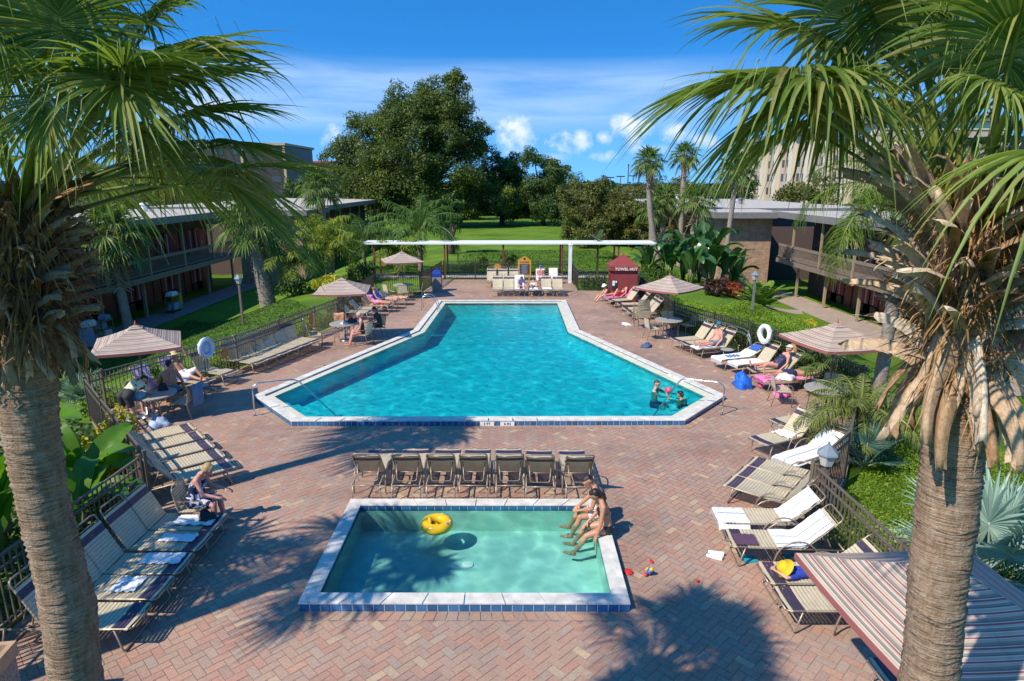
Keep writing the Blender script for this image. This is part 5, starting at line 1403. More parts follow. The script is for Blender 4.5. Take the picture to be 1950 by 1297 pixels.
def person(loc, rz, label, skin, pose, wear=(), hair=None, hat=None, k=.95, female=False, belly=0.0, voxel=.010, face=True, group=None):
    """loc is the pelvis; x forward, y left. pose: torso, neck, head pitch/yaw, arms/legs as (pitch, spread)"""
    P = dict(torso=0, curve=0, head=0, yaw=0, tilt=0, ul=(15, 8), ll=None, ur=None, lr=None, tl=(90, 6), sl=(0, 3), tr=None, sr=None, fl=None, fr=None, handl=None, handr=None)
    P.update(pose)
    for a, b in (('ur', 'ul'), ('tr', 'tl'), ('sr', 'sl')):
        if P[a] is None: P[a] = P[b]
    if P['ll'] is None: P['ll'] = P['ul']
    if P['lr'] is None: P['lr'] = P['ll'] if pose.get('ur') is None else P['ur']
    S = k
    f0 = .93 if female else 1.0
    t1 = R(P['torso']); t2 = R(P['torso'] + P['curve'])
    up1 = Vector((math.sin(t1), 0, math.cos(t1))); fw1 = Vector((math.cos(t1), 0, -math.sin(t1)))
    up2 = Vector((math.sin(t2), 0, math.cos(t2))); fw2 = Vector((math.cos(t2), 0, -math.sin(t2)))
    Y = Vector((0, 1, 0)); O = Vector((0, 0, 0))
    mid = O + up1 * .24 * S; neck = mid + up2 * .27 * S
    C = {}
    def add(tag_, *a): C.setdefault(tag_, []).append(a)
    hw = (.088 if female else .08) * S
    for s in (-1, 1):
        add('pelvis', O + Y * s * hw, .098 * S * (1.04 if female else 1), O + Y * s * hw * .8 + up1 * .09 * S, .092 * S)
        add('waist', O + Y * s * .06 * S + up1 * .08 * S, (.092 + belly * .4) * S, mid + Y * s * .06 * S * f0, .088 * S * f0)
        add('chest', mid + Y * s * .06 * S * f0, .090 * S * f0, mid + up2 * .15 * S + Y * s * .085 * S * f0, .092 * S * f0)
        add('shoulder', mid + up2 * .15 * S + Y * s * .085 * S * f0, .088 * S * f0, neck - up2 * .035 * S + Y * s * .155 * S * f0, .054 * S)
        add('trap', neck - up2 * .02 * S + Y * s * .12 * S * f0, .048 * S, neck + up2 * .03 * S, .05 * S)
        if female: add('bust', mid + up2 * .11 * S + fw2 * .055 * S + Y * s * .07 * S, .062 * S, mid + up2 * .09 * S + fw2 * .085 * S + Y * s * .075 * S, .050 * S)
    if belly: add('waist', O + up1 * .10 * S + fw1 * .05 * S, (.085 + belly) * S, mid - up1 * .02 * S + fw1 * .04 * S, (.08 + belly * .7) * S)
    hp = t2 + R(P['head']); hu = Vector((math.sin(hp), 0, math.cos(hp))); hf = Vector((math.cos(hp), 0, -math.sin(hp)))
    yaw = R(P['yaw']); hl = Y * math.cos(yaw) - hf * math.sin(yaw); hf = hf * math.cos(yaw) + Y * math.sin(yaw)
    tl_ = R(P['tilt']); hu, hl = hu * math.cos(tl_) + hl * math.sin(tl_), hl * math.cos(tl_) - hu * math.sin(tl_)
    hb = neck + up2 * .02 * S + (hu * .06) * S
    hc = hb + hu * .105 * S + hf * .018 * S
    add('neck', neck - up2 * .03 * S, .052 * S * f0, hb + hu * .03 * S, .049 * S * f0)
    add('head', hc + hu * .022 * S - hf * .022 * S, .086 * S, hc + hu * .028 * S + hf * .02 * S, .078 * S)
    add('head', hc + hf * .03 * S - hu * .01 * S, .068 * S, hc - hu * .085 * S + hf * .045 * S, .036 * S)
    if face:
        add('head', hc + hf * .094 * S + hu * .012 * S, .008 * S, hc + hf * .108 * S - hu * .028 * S, .0125 * S)      # nose
        add('head', hc + hf * .080 * S - hu * .060 * S, .013 * S, hc + hf * .082 * S - hu * .062 * S, .014 * S)         # lips
        for s in (-1, 1):
            add('head', hc + hl * s * .080 * S - hf * .012 * S + hu * .022 * S, .014 * S, hc + hl * s * .080 * S - hf * .010 * S - hu * .020 * S, .012 * S)   # ears
            add('head', hc + hf * .082 * S + hl * s * .030 * S + hu * .036 * S, .010 * S, hc + hf * .074 * S + hl * s * .050 * S + hu * .034 * S, .009 * S)   # brow
    hands = {}
    for s, u, l, hd in ((1, P['ul'], P['ll'], P['handl']), (-1, P['ur'], P['lr'], P['handr'])):
        sh = neck - up2 * .035 * S + Y * s * .165 * S * f0
        el = sh + dirv(u[0], u[1], s) * .285 * S; wr = el + dirv(l[0], l[1], s) * .245 * S
        n_ = 'l' if s > 0 else 'r'
        add('uarm_' + n_, sh, .053 * S * f0, el, .037 * S * f0)
        add('farm', el, .038 * S * f0, el.lerp(wr, .35), .039 * S * f0); add('farm', el.lerp(wr, .35), .039 * S * f0, wr, .026 * S * f0)
        hdv = dirv(*(hd or l), s).normalized()
        # palm plane: across direction
        ac = hdv.cross(Vector((0, 0, 1)));
        if ac.length < .2: ac = hdv.cross(Vector((1, 0, 0)))
        ac.normalize(); nm = ac.cross(hdv).normalized()
        if nm.z > 0: nm = -nm
        for q in (-1, 0, 1): add('hand', wr + ac * q * .012 * S, .019 * S, wr + hdv * .085 * S + ac * q * .024 * S, .016 * S)
        for q, ln in ((-1.5, .062), (-.5, .074), (.5, .078), (1.5, .070)):
            k0 = wr + hdv * .085 * S + ac * q * .019 * S; k1 = k0 + (hdv + nm * .18 + ac * q * .06).normalized() * ln * .55 * S; k2 = k1 + (hdv + nm * .65).normalized() * ln * .5 * S
            add('hand', k0, .0098 * S, k1, .0090 * S); add('hand', k1, .0090 * S, k2, .0075 * S)
        tb = wr + hdv * .025 * S + ac * s * .026 * S; t1_ = tb + (hdv * .7 + ac * s * .75 + nm * .2).normalized() * .042 * S
        add('hand', tb, .013 * S, t1_, .011 * S); add('hand', t1_, .011 * S, t1_ + (hdv + ac * s * .25 + nm * .3).normalized() * .034 * S, .009 * S)
        hands[n_] = wr + hdv * .1 * S
    for s, th, shn, ft, n_ in ((1, P['tl'], P['sl'], P['fl'], 'l'), (-1, P['tr'], P['sr'], P['fr'], 'r')):
        hip = O + Y * s * hw; kn = hip + dirv(th[0], th[1], s) * .40 * S; an = kn + dirv(shn[0], shn[1], s) * .40 * S
        add('thigh_' + n_, hip, .092 * S * (1.05 if female else 1), hip.lerp(kn, .5), .075 * S); add('thigh2_' + n_, hip.lerp(kn, .5), .075 * S, kn, .053 * S)
        d = (an - kn).normalized(); bk = d.cross(Y).normalized()
        if bk.dot(dirv(th[0], 0, 1)) > 0: bk = -bk
        add('shin', kn, .053 * S, kn.lerp(an, .32) + bk * .012 * S, .054 * S); add('shin', kn.lerp(an, .32) + bk * .012 * S, .054 * S, an, .033 * S)
        fd = dirv(*(ft or (shn[0] + 88, shn[1])), s)
        add('foot', an - fd * .035 * S + d * .025 * S, .031 * S, an + fd * .06 * S + d * .035 * S, .034 * S); add('foot', an + fd * .06 * S + d * .035 * S, .033 * S, an + fd * .165 * S + d * .05 * S, .021 * S)
        add('foot', an + fd * .06 * S + d * .035 * S + Y * .012 * s, .03 * S, an + fd * .15 * S + d * .05 * S - Y * s * .018 * S, .021 * S)
    allc = [c for v in C.values() for c in v]
    o = link_mesh('person', fuse('person', allc, voxel, skin), None, loc, R(rz))
    tag(o, label, 'person', group)
    def garment(nm, spec, mat, infl=.011, vx=None):
        cs = []
        for tg, a, b in spec:
            for p0, r0, p1, r1 in C.get(tg, ()):
                q0 = p0.lerp(p1, a); q1 = p0.lerp(p1, b); cs.append((q0, r0 + (r1 - r0) * a + infl * S, q1, r0 + (r1 - r0) * b + infl * S))
        if cs: link_mesh(nm, fuse(nm, cs, vx or voxel, mat, 2), o)
    SPEC = {
        'trunks': [('pelvis', 0, 1), ('thigh_l', 0, 1), ('thigh_r', 0, 1)],
        'shorts': [('pelvis', 0, 1), ('waist', 0, .15), ('thigh_l', 0, 1), ('thigh_r', 0, 1), ('thigh2_l', 0, .15), ('thigh2_r', 0, .15)],
        'swimsuit': [('pelvis', 0, 1), ('waist', 0, 1), ('chest', 0, .75), ('bust', 0, 1)],
        'bikini_bottom': [('pelvis', 0, .35)], 'bikini_top': [('bust', .2, 1)],
        'shirt': [('pelvis', .6, 1), ('waist', 0, 1), ('chest', 0, 1), ('shoulder', 0, 1), ('trap', 0, .35), ('bust', 0, 1), ('uarm_l', 0, .6), ('uarm_r', 0, .6)],
        'top': [('waist', 0, 1), ('chest', 0, 1), ('bust', 0, 1), ('shoulder', 0, .5)],
        'dress': [('pelvis', 0, 1), ('waist', 0, 1), ('chest', 0, .7), ('bust', 0, 1), ('thigh_l', 0, 1), ('thigh_r', 0, 1), ('thigh2_l', 0, .45), ('thigh2_r', 0, .45)],
        'towel': [('pelvis', 0, 1), ('thigh_l', 0, 1), ('thigh_r', 0, 1), ('thigh2_l', 0, .8), ('thigh2_r', 0, .8)],
    }
    for w in wear: garment({'trunks': 'swim_trunks', 'towel': 'wrapped_towel', 'shorts': 'shorts'}.get(w[0], w[0]), SPEC[w[0]], w[1], *( w[2:] ))
    if 'bikini_top' in [w[0] for w in wear]:
        w = [w for w in wear if w[0] == 'bikini_top'][0]; m = MB()
        ring_ = [mid + up2 * .075 * S + (fw2 * math.cos(a) * (.098 if math.cos(a) < 0 else .12) + Y * math.sin(a) * .155) * S for a in [2 * math.pi * q / 20 for q in range(20)]]
        m.tube(ring_, .007, 6, closed=True); m.build('bikini_strap', w[1], o, True)
    # hair
    if hair:
        style, hm = hair
        cs = [(hc + hu * .036 * S - hf * .030 * S, .088 * S, hc + hu * .050 * S + hf * .012 * S, .074 * S)]
        cs.append((hc - hf * .045 * S - hu * .01 * S, .070 * S, hc - hf * .05 * S - hu * (.02 if style == 'short' else .045) * S, .052 * S))
        if style == 'bob': cs += [(hc - hf * .03 * S + hl * s * .055 * S, .04 * S, hc - hf * .02 * S + hl * s * .06 * S - hu * .055 * S, .028 * S) for s in (-1, 1)]
        if style == 'bun': cs.append((hc - hf * .105 * S - hu * .02 * S, .045 * S, hc - hf * .12 * S - hu * .035 * S, .035 * S))
        if style == 'pony': cs += [(hc - hf * .10 * S - hu * .01 * S, .038 * S, hc - hf * .125 * S - hu * .07 * S, .034 * S), (hc - hf * .125 * S - hu * .07 * S, .034 * S, hc - hf * .09 * S - hu * .19 * S + hl * .03 * S, .016 * S)]
        if style == 'curly': cs += [(hc - hf * .03 * S + hu * .06 * S + hl * s * .03 * S, .07 * S, hc - hf * .05 * S + hu * .03 * S + hl * s * .05 * S, .05 * S) for s in (-1, 1)]
        link_mesh('hair', fuse('hair', cs, min(voxel, .009), hm, 2), o)
    if hat:
        kind, hm = hat; rot = Matrix((hf, hl, hu)).transposed(); m = MB()
        if kind == 'straw':
            m.lathe([(.20, -.015), (.19, -.004), (.11, .0), (.098, .05), (.08, .085), (0, .095)], n=20)
        elif kind == 'cap':
            m.lathe([(.100, 0), (.098, .035), (.07, .075), (0, .088)], n=18)
            rows = [[(.088 + .085 * t * math.cos(a), .082 * math.sin(a) * (1 - .15 * t), .008 - .015 * t) for a in [-1.2 + .3 * q for q in range(9)]] for t in (0, .5, 1)]; m.sheet(rows); m.sheet([[(x, y, z - .006) for x, y, z in r] for r in rows][::-1])
        elif kind == 'sun':
            m.lathe([(.155, -.02), (.15, -.01), (.10, .01), (.098, .05), (.07, .085), (0, .095)], n=20)
        h = m.build('hat', hm, o, True); h.location = hc + hu * .055 * S - hf * .012 * S; h.rotation_euler = rot.to_euler()
    if face:
        for s in (-1, 1):
            m = MB(); m.ell(hc + hf * .089 * S + hl * s * .031 * S + hu * .016 * S, (.0085 * S, .012 * S, .008 * S), 8, 5); m.build('eye', H_BLACK, o, True)
        m = MB(); m.tube([hc + hf * .094 * S + hl * q * .008 * S - hu * (.060 + .002 * abs(q)) * S for q in (-3, -1.5, 0, 1.5, 3)], .0042 * S, 6); m.build('mouth', simple('lip', (.34, .10, .085), .5) if 'lip' not in bpy.data.materials else bpy.data.materials['lip'], o, True)
    return o
def on(o, u, h=.09, y=0.0):
    """pelvis location for somebody on lounger o"""
    return lpt(o, u, y, h)
def hd(o): return math.degrees(o.rotation_euler[2])

# the couple on the edge of the wading pool: legs to the left, feet in the water
person((1.64, 10.66, .145 + .085), 176, 'bearded man with dark hair and floral trunks sitting on the wading pool edge', SK_TAN,
       dict(torso=4, curve=20, head=20, yaw=28, ul=(16, 14), ll=(62, -30), ur=(24, 8), lr=(60, -34), tl=(86, 12), sl=(24, 2), tr=(84, 8), sr=(28, 2), fl=(100, 0), fr=(104, 0)),
       (('trunks', C_FLORAL, .014),), ('short', H_DARK), voxel=.007, k=1.0)
person((1.66, 10.16, .145 + .085), 180, 'woman with dark tied hair and dark bikini sitting on the wading pool edge', SK_TAN,
       dict(torso=4, curve=14, head=22, yaw=-18, ul=(10, 16), ll=(18, 6), ur=(14, 4), lr=(52, -24), tl=(74, 8), sl=(34, 2), tr=(78, 3), sr=(30, 3), fl=(110, 0), fr=(110, 0)),
       (('bikini_bottom', C_BLACK, .006), ('bikini_top', C_BLACK, .006)), ('pony', H_DARK), female=True, voxel=.007, k=.96)
# seated woman in the patterned dress
person((-5.74, 10.55, .53), 4, 'blonde woman in a navy and white patterned dress seated with something in her hands', SK_PINK,
       dict(torso=10, curve=14, head=26, ul=(24, 10), ll=(74, -6), tl=(84, 9), sl=(4, 3)), (('dress', C_DRESS, .016),), ('bob', H_BLOND), female=True, belly=.045, voxel=.008, k=1.0)
# lower left group
person((-9.72, 15.28, .90), 78, 'woman in charcoal shorts and a leaf print top leaning over the lower left table', SK_LIGHT,
       dict(torso=62, curve=8, head=10, ul=(24, 12), ll=(50, 0), tl=(4, 9), sl=(-10, 2), fl=(80, 4)), (('shorts', C_CHAR, .02), ('shirt', C_CAMI, .014)), ('short', H_BLACK), female=True, belly=.05, voxel=.009, k=1.0)
person((-10.15, 16.6, .53), -35, 'white-haired person in dark clothes seated behind the leaning woman', SK_LIGHT,
       dict(torso=12, curve=18, head=20, ul=(30, 8), ll=(70, 0), tl=(86, 8), sl=(6, 2)), (('shirt', C_NAVY, .014), ('shorts', C_NAVY, .014)), ('short', H_GREY), voxel=.010)
person((-9.52, 17.02, .49), 112, 'bare-backed man in slate trunks sitting upright and leaning on one arm', SK_TAN,
       dict(torso=18, curve=8, head=-4, yaw=-24, ul=(-4, 34), ll=(40, -34), ur=(-14, 26), lr=(8, 6), tl=(84, 14), sl=(8, 4), tr=(84, 18), sr=(4, 4)), (('trunks', C_SLATE, .014),), ('short', H_DARK), voxel=.009, k=1.04, belly=.02)
person(on(hatL, .16, .10), hd(hatL), 'sunbather with a straw hat over the face and a white towel round the hips', SK_TAN,
       dict(torso=-36, head=24, ul=(140, 20), ll=(190, -20), ur=(30, 10), lr=(60, -10), tl=(118, 8), sl=(42, 2), tr=(96, 8), sr=(80, 2)), (('towel', C_WHITE, .02),), ('short', H_BROWN), ('straw', simple('straw', (.60, .46, .24), .8, var=.15)), voxel=.010)
# left of the pool
person((-5.78, 24.03, .53), 165 + 33, 'woman in a black swimsuit seated on a chair facing left by the pool', SK_PINK,
       dict(torso=-4, curve=12, head=6, ul=(14, 8), ll=(58, -10), tl=(82, 8), sl=(16, 2)), (('swimsuit', C_BLACK, .009),), ('short', H_GREY), female=True, voxel=.010)
person((-5.35, 25.35, .53), 200, 'dark-haired person in dark clothes seated in the shade behind the woman in black', SK_WARM,
       dict(torso=4, curve=14, head=12, ul=(30, 8), ll=(64, 0), tl=(86, 8), sl=(4, 2)), (('shirt', C_CHAR, .014), ('shorts', C_CHAR, .014)), ('curly', H_BLACK), voxel=.012)
person(on(farL[2], .22, .10), hd(farL[2]), 'sunbather with dark hair and a pink top on a shaded lounger at the far left', SK_WARM,
       dict(torso=-44, head=26, ul=(30, 10), ll=(60, 0), tl=(92, 6), sl=(86, 3)), (('top', C_PINK, .012), ('trunks', C_PINK, .012)), ('bob', H_DARK), female=True, voxel=.012)
person(on(farL[3], .22, .10), hd(farL[3]), 'sunbather lying against a blue towel at the far left', SK_LIGHT,
       dict(torso=-44, head=26, ul=(30, 10), ll=(60, 0), tl=(96, 6), sl=(80, 3)), (('top', C_BLUE, .012), ('trunks', C_NAVY, .012)), ('short', H_DARK), voxel=.012)
# far end
person(on(farF[2], .30, .10), 285, 'person in a lilac shirt sitting up reading at the far end', SK_LIGHT,
       dict(torso=20, curve=20, head=24, ul=(34, 8), ll=(84, -6), tl=(96, 8), sl=(40, 3)), (('shirt', C_LILAC, .02), ('shorts', C_LILAC, .016)), ('short', H_BROWN), voxel=.012)
person(on(farF[3], .05, .11), 270, 'sunbather lying flat with bent knees in the front row at the far end', SK_LIGHT,
       dict(torso=-84, head=12, ul=(60, 18), ll=(100, 10), tl=(120, 8), sl=(60, 3), tr=(94, 10), sr=(88, 3)), (('trunks', C_WHITE, .014),), ('short', H_DARK), voxel=.012)
person(on(farB[3], .2, .10), 270, 'person in a reddish plaid shirt reclining in the back row at the far end', SK_LIGHT,
       dict(torso=-42, head=30, ul=(40, 10), ll=(80, -10), tl=(98, 7), sl=(78, 3)), (('shirt', C_PLAID, .02), ('trunks', C_WHITE, .016)), ('short', H_BROWN), ('cap', simple('bright_blue_cap', (.02, .16, .55), .7)), voxel=.012)
# by the hut
person(on(hutR[0], .22, .10), hd(hutR[0]), 'sunburnt sunbather with raised knees on the pink towel by the red hut', SK_PINK,
       dict(torso=-42, head=26, ul=(20, 12), ll=(60, 0), tl=(140, 6), sl=(34, 3), tr=(96, 8), sr=(84, 3)), (('trunks', C_RED, .012), ('bikini_top', C_RED, .008)), ('short', H_BROWN), female=True, voxel=.012)
person((4.95, 33.5, .16), 195, 'person in a white cap sitting low beside the red hut', SK_PINK,
       dict(torso=-10, curve=20, head=14, ul=(30, 8), ll=(64, -6), tl=(118, 8), sl=(38, 3)), (('trunks', C_WHITE, .014),), ('short', H_BROWN), ('sun', C_WHITE), voxel=.012)
# right side
person(on(Rmid[2], .20, .10), hd(Rmid[2]), 'shirtless man in a teal cap sitting against the third lounger by the right fence', SK_PINK,
       dict(torso=-22, curve=18, head=10, yaw=10, ul=(4, 14), ll=(40, -6), ur=(20, 12), lr=(60, -10), tl=(92, 8), sl=(86, 3)), (('trunks', C_SLATE, .014),), ('short', H_BROWN), ('cap', C_TEAL), voxel=.010, belly=.02)
person(on(womL, .22, .10), hd(womL), 'woman in a dark swimsuit and white cap lying back by the right fence', SK_PINK,
       dict(torso=-44, head=24, ul=(20, 16), ll=(50, -4), tl=(100, 8), sl=(78, 3), tr=(94, 8), sr=(86, 3)), (('swimsuit', C_NAVY, .010),), ('short', H_BROWN), ('cap', C_WHITE), female=True, belly=.03, voxel=.010)
person(on(pinkL, .10, .10), hd(pinkL) , 'sunbather in navy and red trunks lying face down on the pink lounger', SK_WARM,
       dict(torso=-94, head=-8, yaw=60, ul=(248, 30), ll=(272, -20), tl=(90, 8), sl=(94, 3), fl=(70, 0)), (('trunks', C_NAVY, .012),), ('short', H_BROWN), voxel=.010)
# swimmers
person((4.28, 18.35, -.40), 330, 'swimmer with brown hair holding a pink ball up to his chest in the pool', SK_LIGHT,
       dict(torso=4, head=4, yaw=-10, ul=(66, 14), ll=(96, -10), tl=(88, 12), sl=(-10, 3)), (('trunks', C_NAVY, .014),), ('short', H_BROWN), voxel=.010)
o_ = MB(); o_.ell((0, 0, 0), (.10, .10, .10), 14, 8); tag(o_.build('beach_ball', simple('pink_ball', (.72, .10, .22), .35), None, True, (4.66, 18.12, .12)), 'small pink ball held by the swimmer', 'ball')
person((4.95, 17.35, -.44), 120, 'swimmer with dark tied hair seen from behind at the corner steps', SK_TAN,
       dict(torso=16, head=6, ur=(62, 26), lr=(92, 12), ul=(100, 26), ll=(150, 10), tl=(90, 10), sl=(20, 3)), (('swimsuit', C_RED, .009),), ('bun', H_DARK), female=True, voxel=.010)
# child on the lounger
person(lpt(chl[0], .40, .10, .07), hd(chl[0]), 'child in a blue shirt and a yellow sun hat lying face down on the lounger', SK_LIGHT,
       dict(torso=94, head=-44, ul=(96, 20), ll=(110, -42), tl=(272, 8), sl=(268, 3), fl=(265, 0)), (('shirt', C_BLUE, .014), ('trunks', C_BLUE, .014)), ('short', H_BLOND), ('sun', simple('yellow_sun_hat', (.80, .48, .01), .7, var=.1)), k=.62, voxel=.008)
# ================================================================== PALMS AND PLANTS
def ringed_trunk(mb, pts, rs, seed, step=.035, n=28, amp=.012):
    """trunk with old leaf-scar rings: the radius saws along its length"""
    P = smooth_path(pts, 10); L = [0.0]
    for a, b in zip(P, P[1:]): L.append(L[-1] + (b - a).length)
    tot = L[-1]; k = int(tot / step * 2); rs_ = random.Random(seed); path = []; rad = []
    off = [rs_.uniform(0, 6) for _ in range(8)]
    for i in range(k + 1):
        s = tot * i / k; j = 0
        while j < len(L) - 2 and L[j + 1] < s: j += 1
        t = (s - L[j]) / max(1e-6, L[j + 1] - L[j]); path.append(P[j].lerp(P[j + 1], t))
        u = s / tot * (len(rs) - 1); q = min(int(u), len(rs) - 2); r = rs[q] + (rs[q + 1] - rs[q]) * (u - q)
        rad.append(r + (amp if i % 2 else -amp * .3) * rs_.uniform(.3, 1.2) + .006 * math.sin(s * 4 + off[0]))
    b = len(mb.v); ds = []
    for i in range(k + 1):
        d = (path[min(i + 1, k)] - path[max(i - 1, 0)]).normalized(); u, w = perp(d)
        for j in range(n):
            a = 2 * math.pi * j / n; q = rad[i] * (1 + .018 * math.sin(3 * a + i * .05 + off[1]) + .012 * math.sin(7 * a + i * .9 + off[2]) + rs_.uniform(-.012, .012))
            wob = .010 * math.sin(2 * a + i * .21 + off[3]) + .007 * math.sin(5 * a + i * .37 + off[4])
            mb.v.append(tuple(path[i] + d * wob + (u * math.cos(a) + w * math.sin(a)) * q))
    for i in range(k):
        for j in range(n):
            j2 = (j + 1) % n; mb.f.append((b + i * n + j, b + i * n + j2, b + (i + 1) * n + j2, b + (i + 1) * n + j)); mb.m.append(0)

def trunk_mat(name, c0, c1, c2):
    m, t, b = new_mat(name); v = t.coord(); 
    n1 = t.noise(t.coord(scale=(9, 9, 3)), 2.2, 5, .7); n2 = t.noise(t.coord(scale=(5, 5, 120)), 1.0, 5, .7); n3 = t.noise(t.coord(scale=(70, 70, 9)), 1.0, 3, .6)
    c = t.ramp(n1, [(.3, c0), (.5, c1), (.72, c2)])
    c = t.mix(.85, c, t.ramp(n2, [(.36, (.30, .27, .25)), (.46, (.9, .9, .9)), (.65, (1.2, 1.18, 1.14))]), 'MULTIPLY')
    c = t.mix(.6, c, t.ramp(n3, [(.3, (.62, .6, .58)), (.55, (1.05, 1.05, 1.05))]), 'MULTIPLY')
    t.link(c, b.inputs['Base Color']); b.inputs['Roughness'].default_value = .95; b.inputs['Specular IOR Level'].default_value = .1
    bp = t.n.new('ShaderNodeBump'); bp.inputs['Strength'].default_value = .9; bp.inputs['Distance'].default_value = .02
    t.link(t.math('ADD', n2, t.math('MULTIPLY', n3, .6)), bp.inputs['Height']); t.link(bp.outputs[0], b.inputs['Normal'])
    return m
M_trunk = trunk_mat('palm_trunk_bark', (.28, .18, .12), (.42, .29, .20), (.50, .40, .32))
M_trunkg = trunk_mat('grey_palm_bark', (.22, .18, .15), (.33, .28, .235), (.42, .37, .32))
def boot_mat(name, c0, c1, c2):
    m, t, b = new_mat(name); g = t.n.new('ShaderNodeNewGeometry')
    c = t.ramp(g.outputs['Random Per Island'], [(0, c0), (.45, c1), (1, c2)])
    n1 = t.noise(t.coord(), 22, 5, .7, dist=1.5); c = t.mix(.9, c, t.ramp(n1, [(.3, (.5, .46, .43)), (.6, (1.1, 1.1, 1.1))]), 'MULTIPLY')
    t.link(c, b.inputs['Base Color']); b.inputs['Roughness'].default_value = .9; b.inputs['Specular IOR Level'].default_value = .15
    bp = t.n.new('ShaderNodeBump'); bp.inputs['Strength'].default_value = .5; bp.inputs['Distance'].default_value = .01; t.link(n1, bp.inputs['Height']); t.link(bp.outputs[0], b.inputs['Normal'])
    return m
M_boot = boot_mat('dry_leaf_base', (.36, .21, .11), (.54, .38, .25), (.68, .56, .44)); M_bootdk = boot_mat('dark_leaf_base', (.22, .12, .06), (.38, .24, .14), (.52, .40, .27))
M_fibre = leafmat('brown_fibre', [(.14, .07, .03), (.30, .16, .06), (.42, .26, .12)], .1, .9)
M_fan = leafmat('fan_palm_leaf', [(.10, .165, .025), (.155, .235, .04), (.22, .30, .07), (.30, .36, .12), (.34, .31, .10)], .40, .45, .4)
M_fan2 = leafmat('distant_fan_leaf', [(.055, .12, .02), (.095, .175, .03), (.16, .24, .06), (.24, .27, .09)], .3, .5)
M_pet = simple('green_petiole', (.17, .22, .035), .45, var=.25, nscale=3)
M_dead = leafmat('dead_fan_leaf', [(.30, .20, .10), (.42, .30, .16), (.22, .14, .07)], .2, .9)
M_silver = leafmat('silver_fan_leaf', [(.22, .34, .30), (.30, .43, .38), (.40, .52, .45)], .18, .45, .5)
M_feather = leafmat('queen_palm_leaflet', [(.05, .12, .025), (.085, .17, .03), (.13, .23, .045)], .35, .45)
M_areca = leafmat('areca_leaflet', [(.14, .23, .025), (.24, .30, .03), (.36, .36, .04)], .4, .45)
M_banana = leafmat('banana_leaf', [(.075, .20, .018), (.11, .26, .022), (.15, .30, .03)], .42, .32, .5)
M_strel = leafmat('bird_of_paradise_leaf', [(.03, .085, .02), (.05, .13, .03), (.085, .18, .04)], .25, .3, .6)

def strip(mb, base, d, side, up, L, w, fold, droop, rows=6, shape='blade', w0=.3, twist=0.0, m=0):
    """one leaf segment: folded strip that bends down toward its tip"""
    vs = []; fs = []
    d = d.normalized()
    for i in range(rows + 1):
        t = i / rows
        if shape == 'blade': ww = w * (w0 + (1 - w0) * min(1, t / .45)) if t < .45 else w * max(.03, 1 - ((t - .45) / .55) ** 1.15)
        else: ww = w * max(.04, math.sin(math.pi * min(1, (t * .92 + .08))) ** .7)
        p = base + d * (L * t) - Vector((0, 0, 1)) * (droop * L * max(0, t - .12) ** 2.2)
        p = p - d * (droop * L * .22 * max(0, t - .3) ** 2)
        if twist: p = p + side * twist * t * t * L
        vs += [p - side * ww * .5, p - up * fold * ww * .5, p + side * ww * .5]
    for i in range(rows):
        a = i * 3; fs += [(a, a + 1, a + 4, a + 3), (a + 1, a + 2, a + 5, a + 4)]
    mb.add(vs, fs, m)

def fan_leaf(mb, h, axis, normal, L, nseg=46, spread=150, droop=.5, rs=None, rows=6, costa=.25, width=1.0, tip=.25):
    """costapalmate blade: h hastula, axis along the leaf, normal = upper face"""
    rs = rs or rnd; axis = axis.normalized(); normal = (normal - axis * normal.dot(axis)).normalized(); side = axis.cross(normal)
    for k in range(nseg):
        f = -1 + 2 * (k + .5) / nseg; a = R(spread) * f
        d = axis * math.cos(a) + side * math.sin(a)
        # blade is V-shaped about the midrib and its rib recurves
        d = (d + normal * (.22 * abs(math.sin(a)) - .10) + Vector((0, 0, -.04))).normalized()
        st = h + axis * costa * L * (1 - abs(f)) ** 1.2 * .9
        ll = L * (1 - .42 * abs(f) ** 1.6) * rs.uniform(.90, 1.06)
        s2 = d.cross(normal).normalized(); n2 = s2.cross(d).normalized()
        w = width * 2.2 * R(spread) / nseg * ll * .42
        dr = droop * rs.uniform(.5, 1.4) * (1 + .4 * abs(f))
        if rs.random() < tip: dr *= rs.uniform(1.3, 1.9)
        strip(mb, st, d, s2, n2, ll, w, rs.uniform(.5, 1.0), dr, rows, 'blade', .18, rs.uniform(-.05, .05))
        if rs.random() < .35 and rows > 5:   # hair-like thread from the notch
            q = st + d * ll * .5; mb_t = [q, q + d * ll * .2 - Vector((0, 0, .05 * ll)), q + d * ll * .32 - Vector((0, 0, .3 * ll))]
            p0, p1, p2 = mb_t; e = s2 * .0022; mb.add([p0 - e, p0 + e, p1 + e, p1 - e, p2], [(0, 1, 2, 3), (3, 2, 4)])
def petiole(mb, a, b, sag, r0, r1, m=0):
    a = Vector(a); b = Vector(b); mid = (a + b) / 2 + Vector((0, 0, sag)); pts = smooth_path([a, mid, b], 6); k = len(pts)
    mb.tube(pts, [r0 + (r1 - r0) * i / (k - 1) for i in range(k)], 7, m, flat=.55)

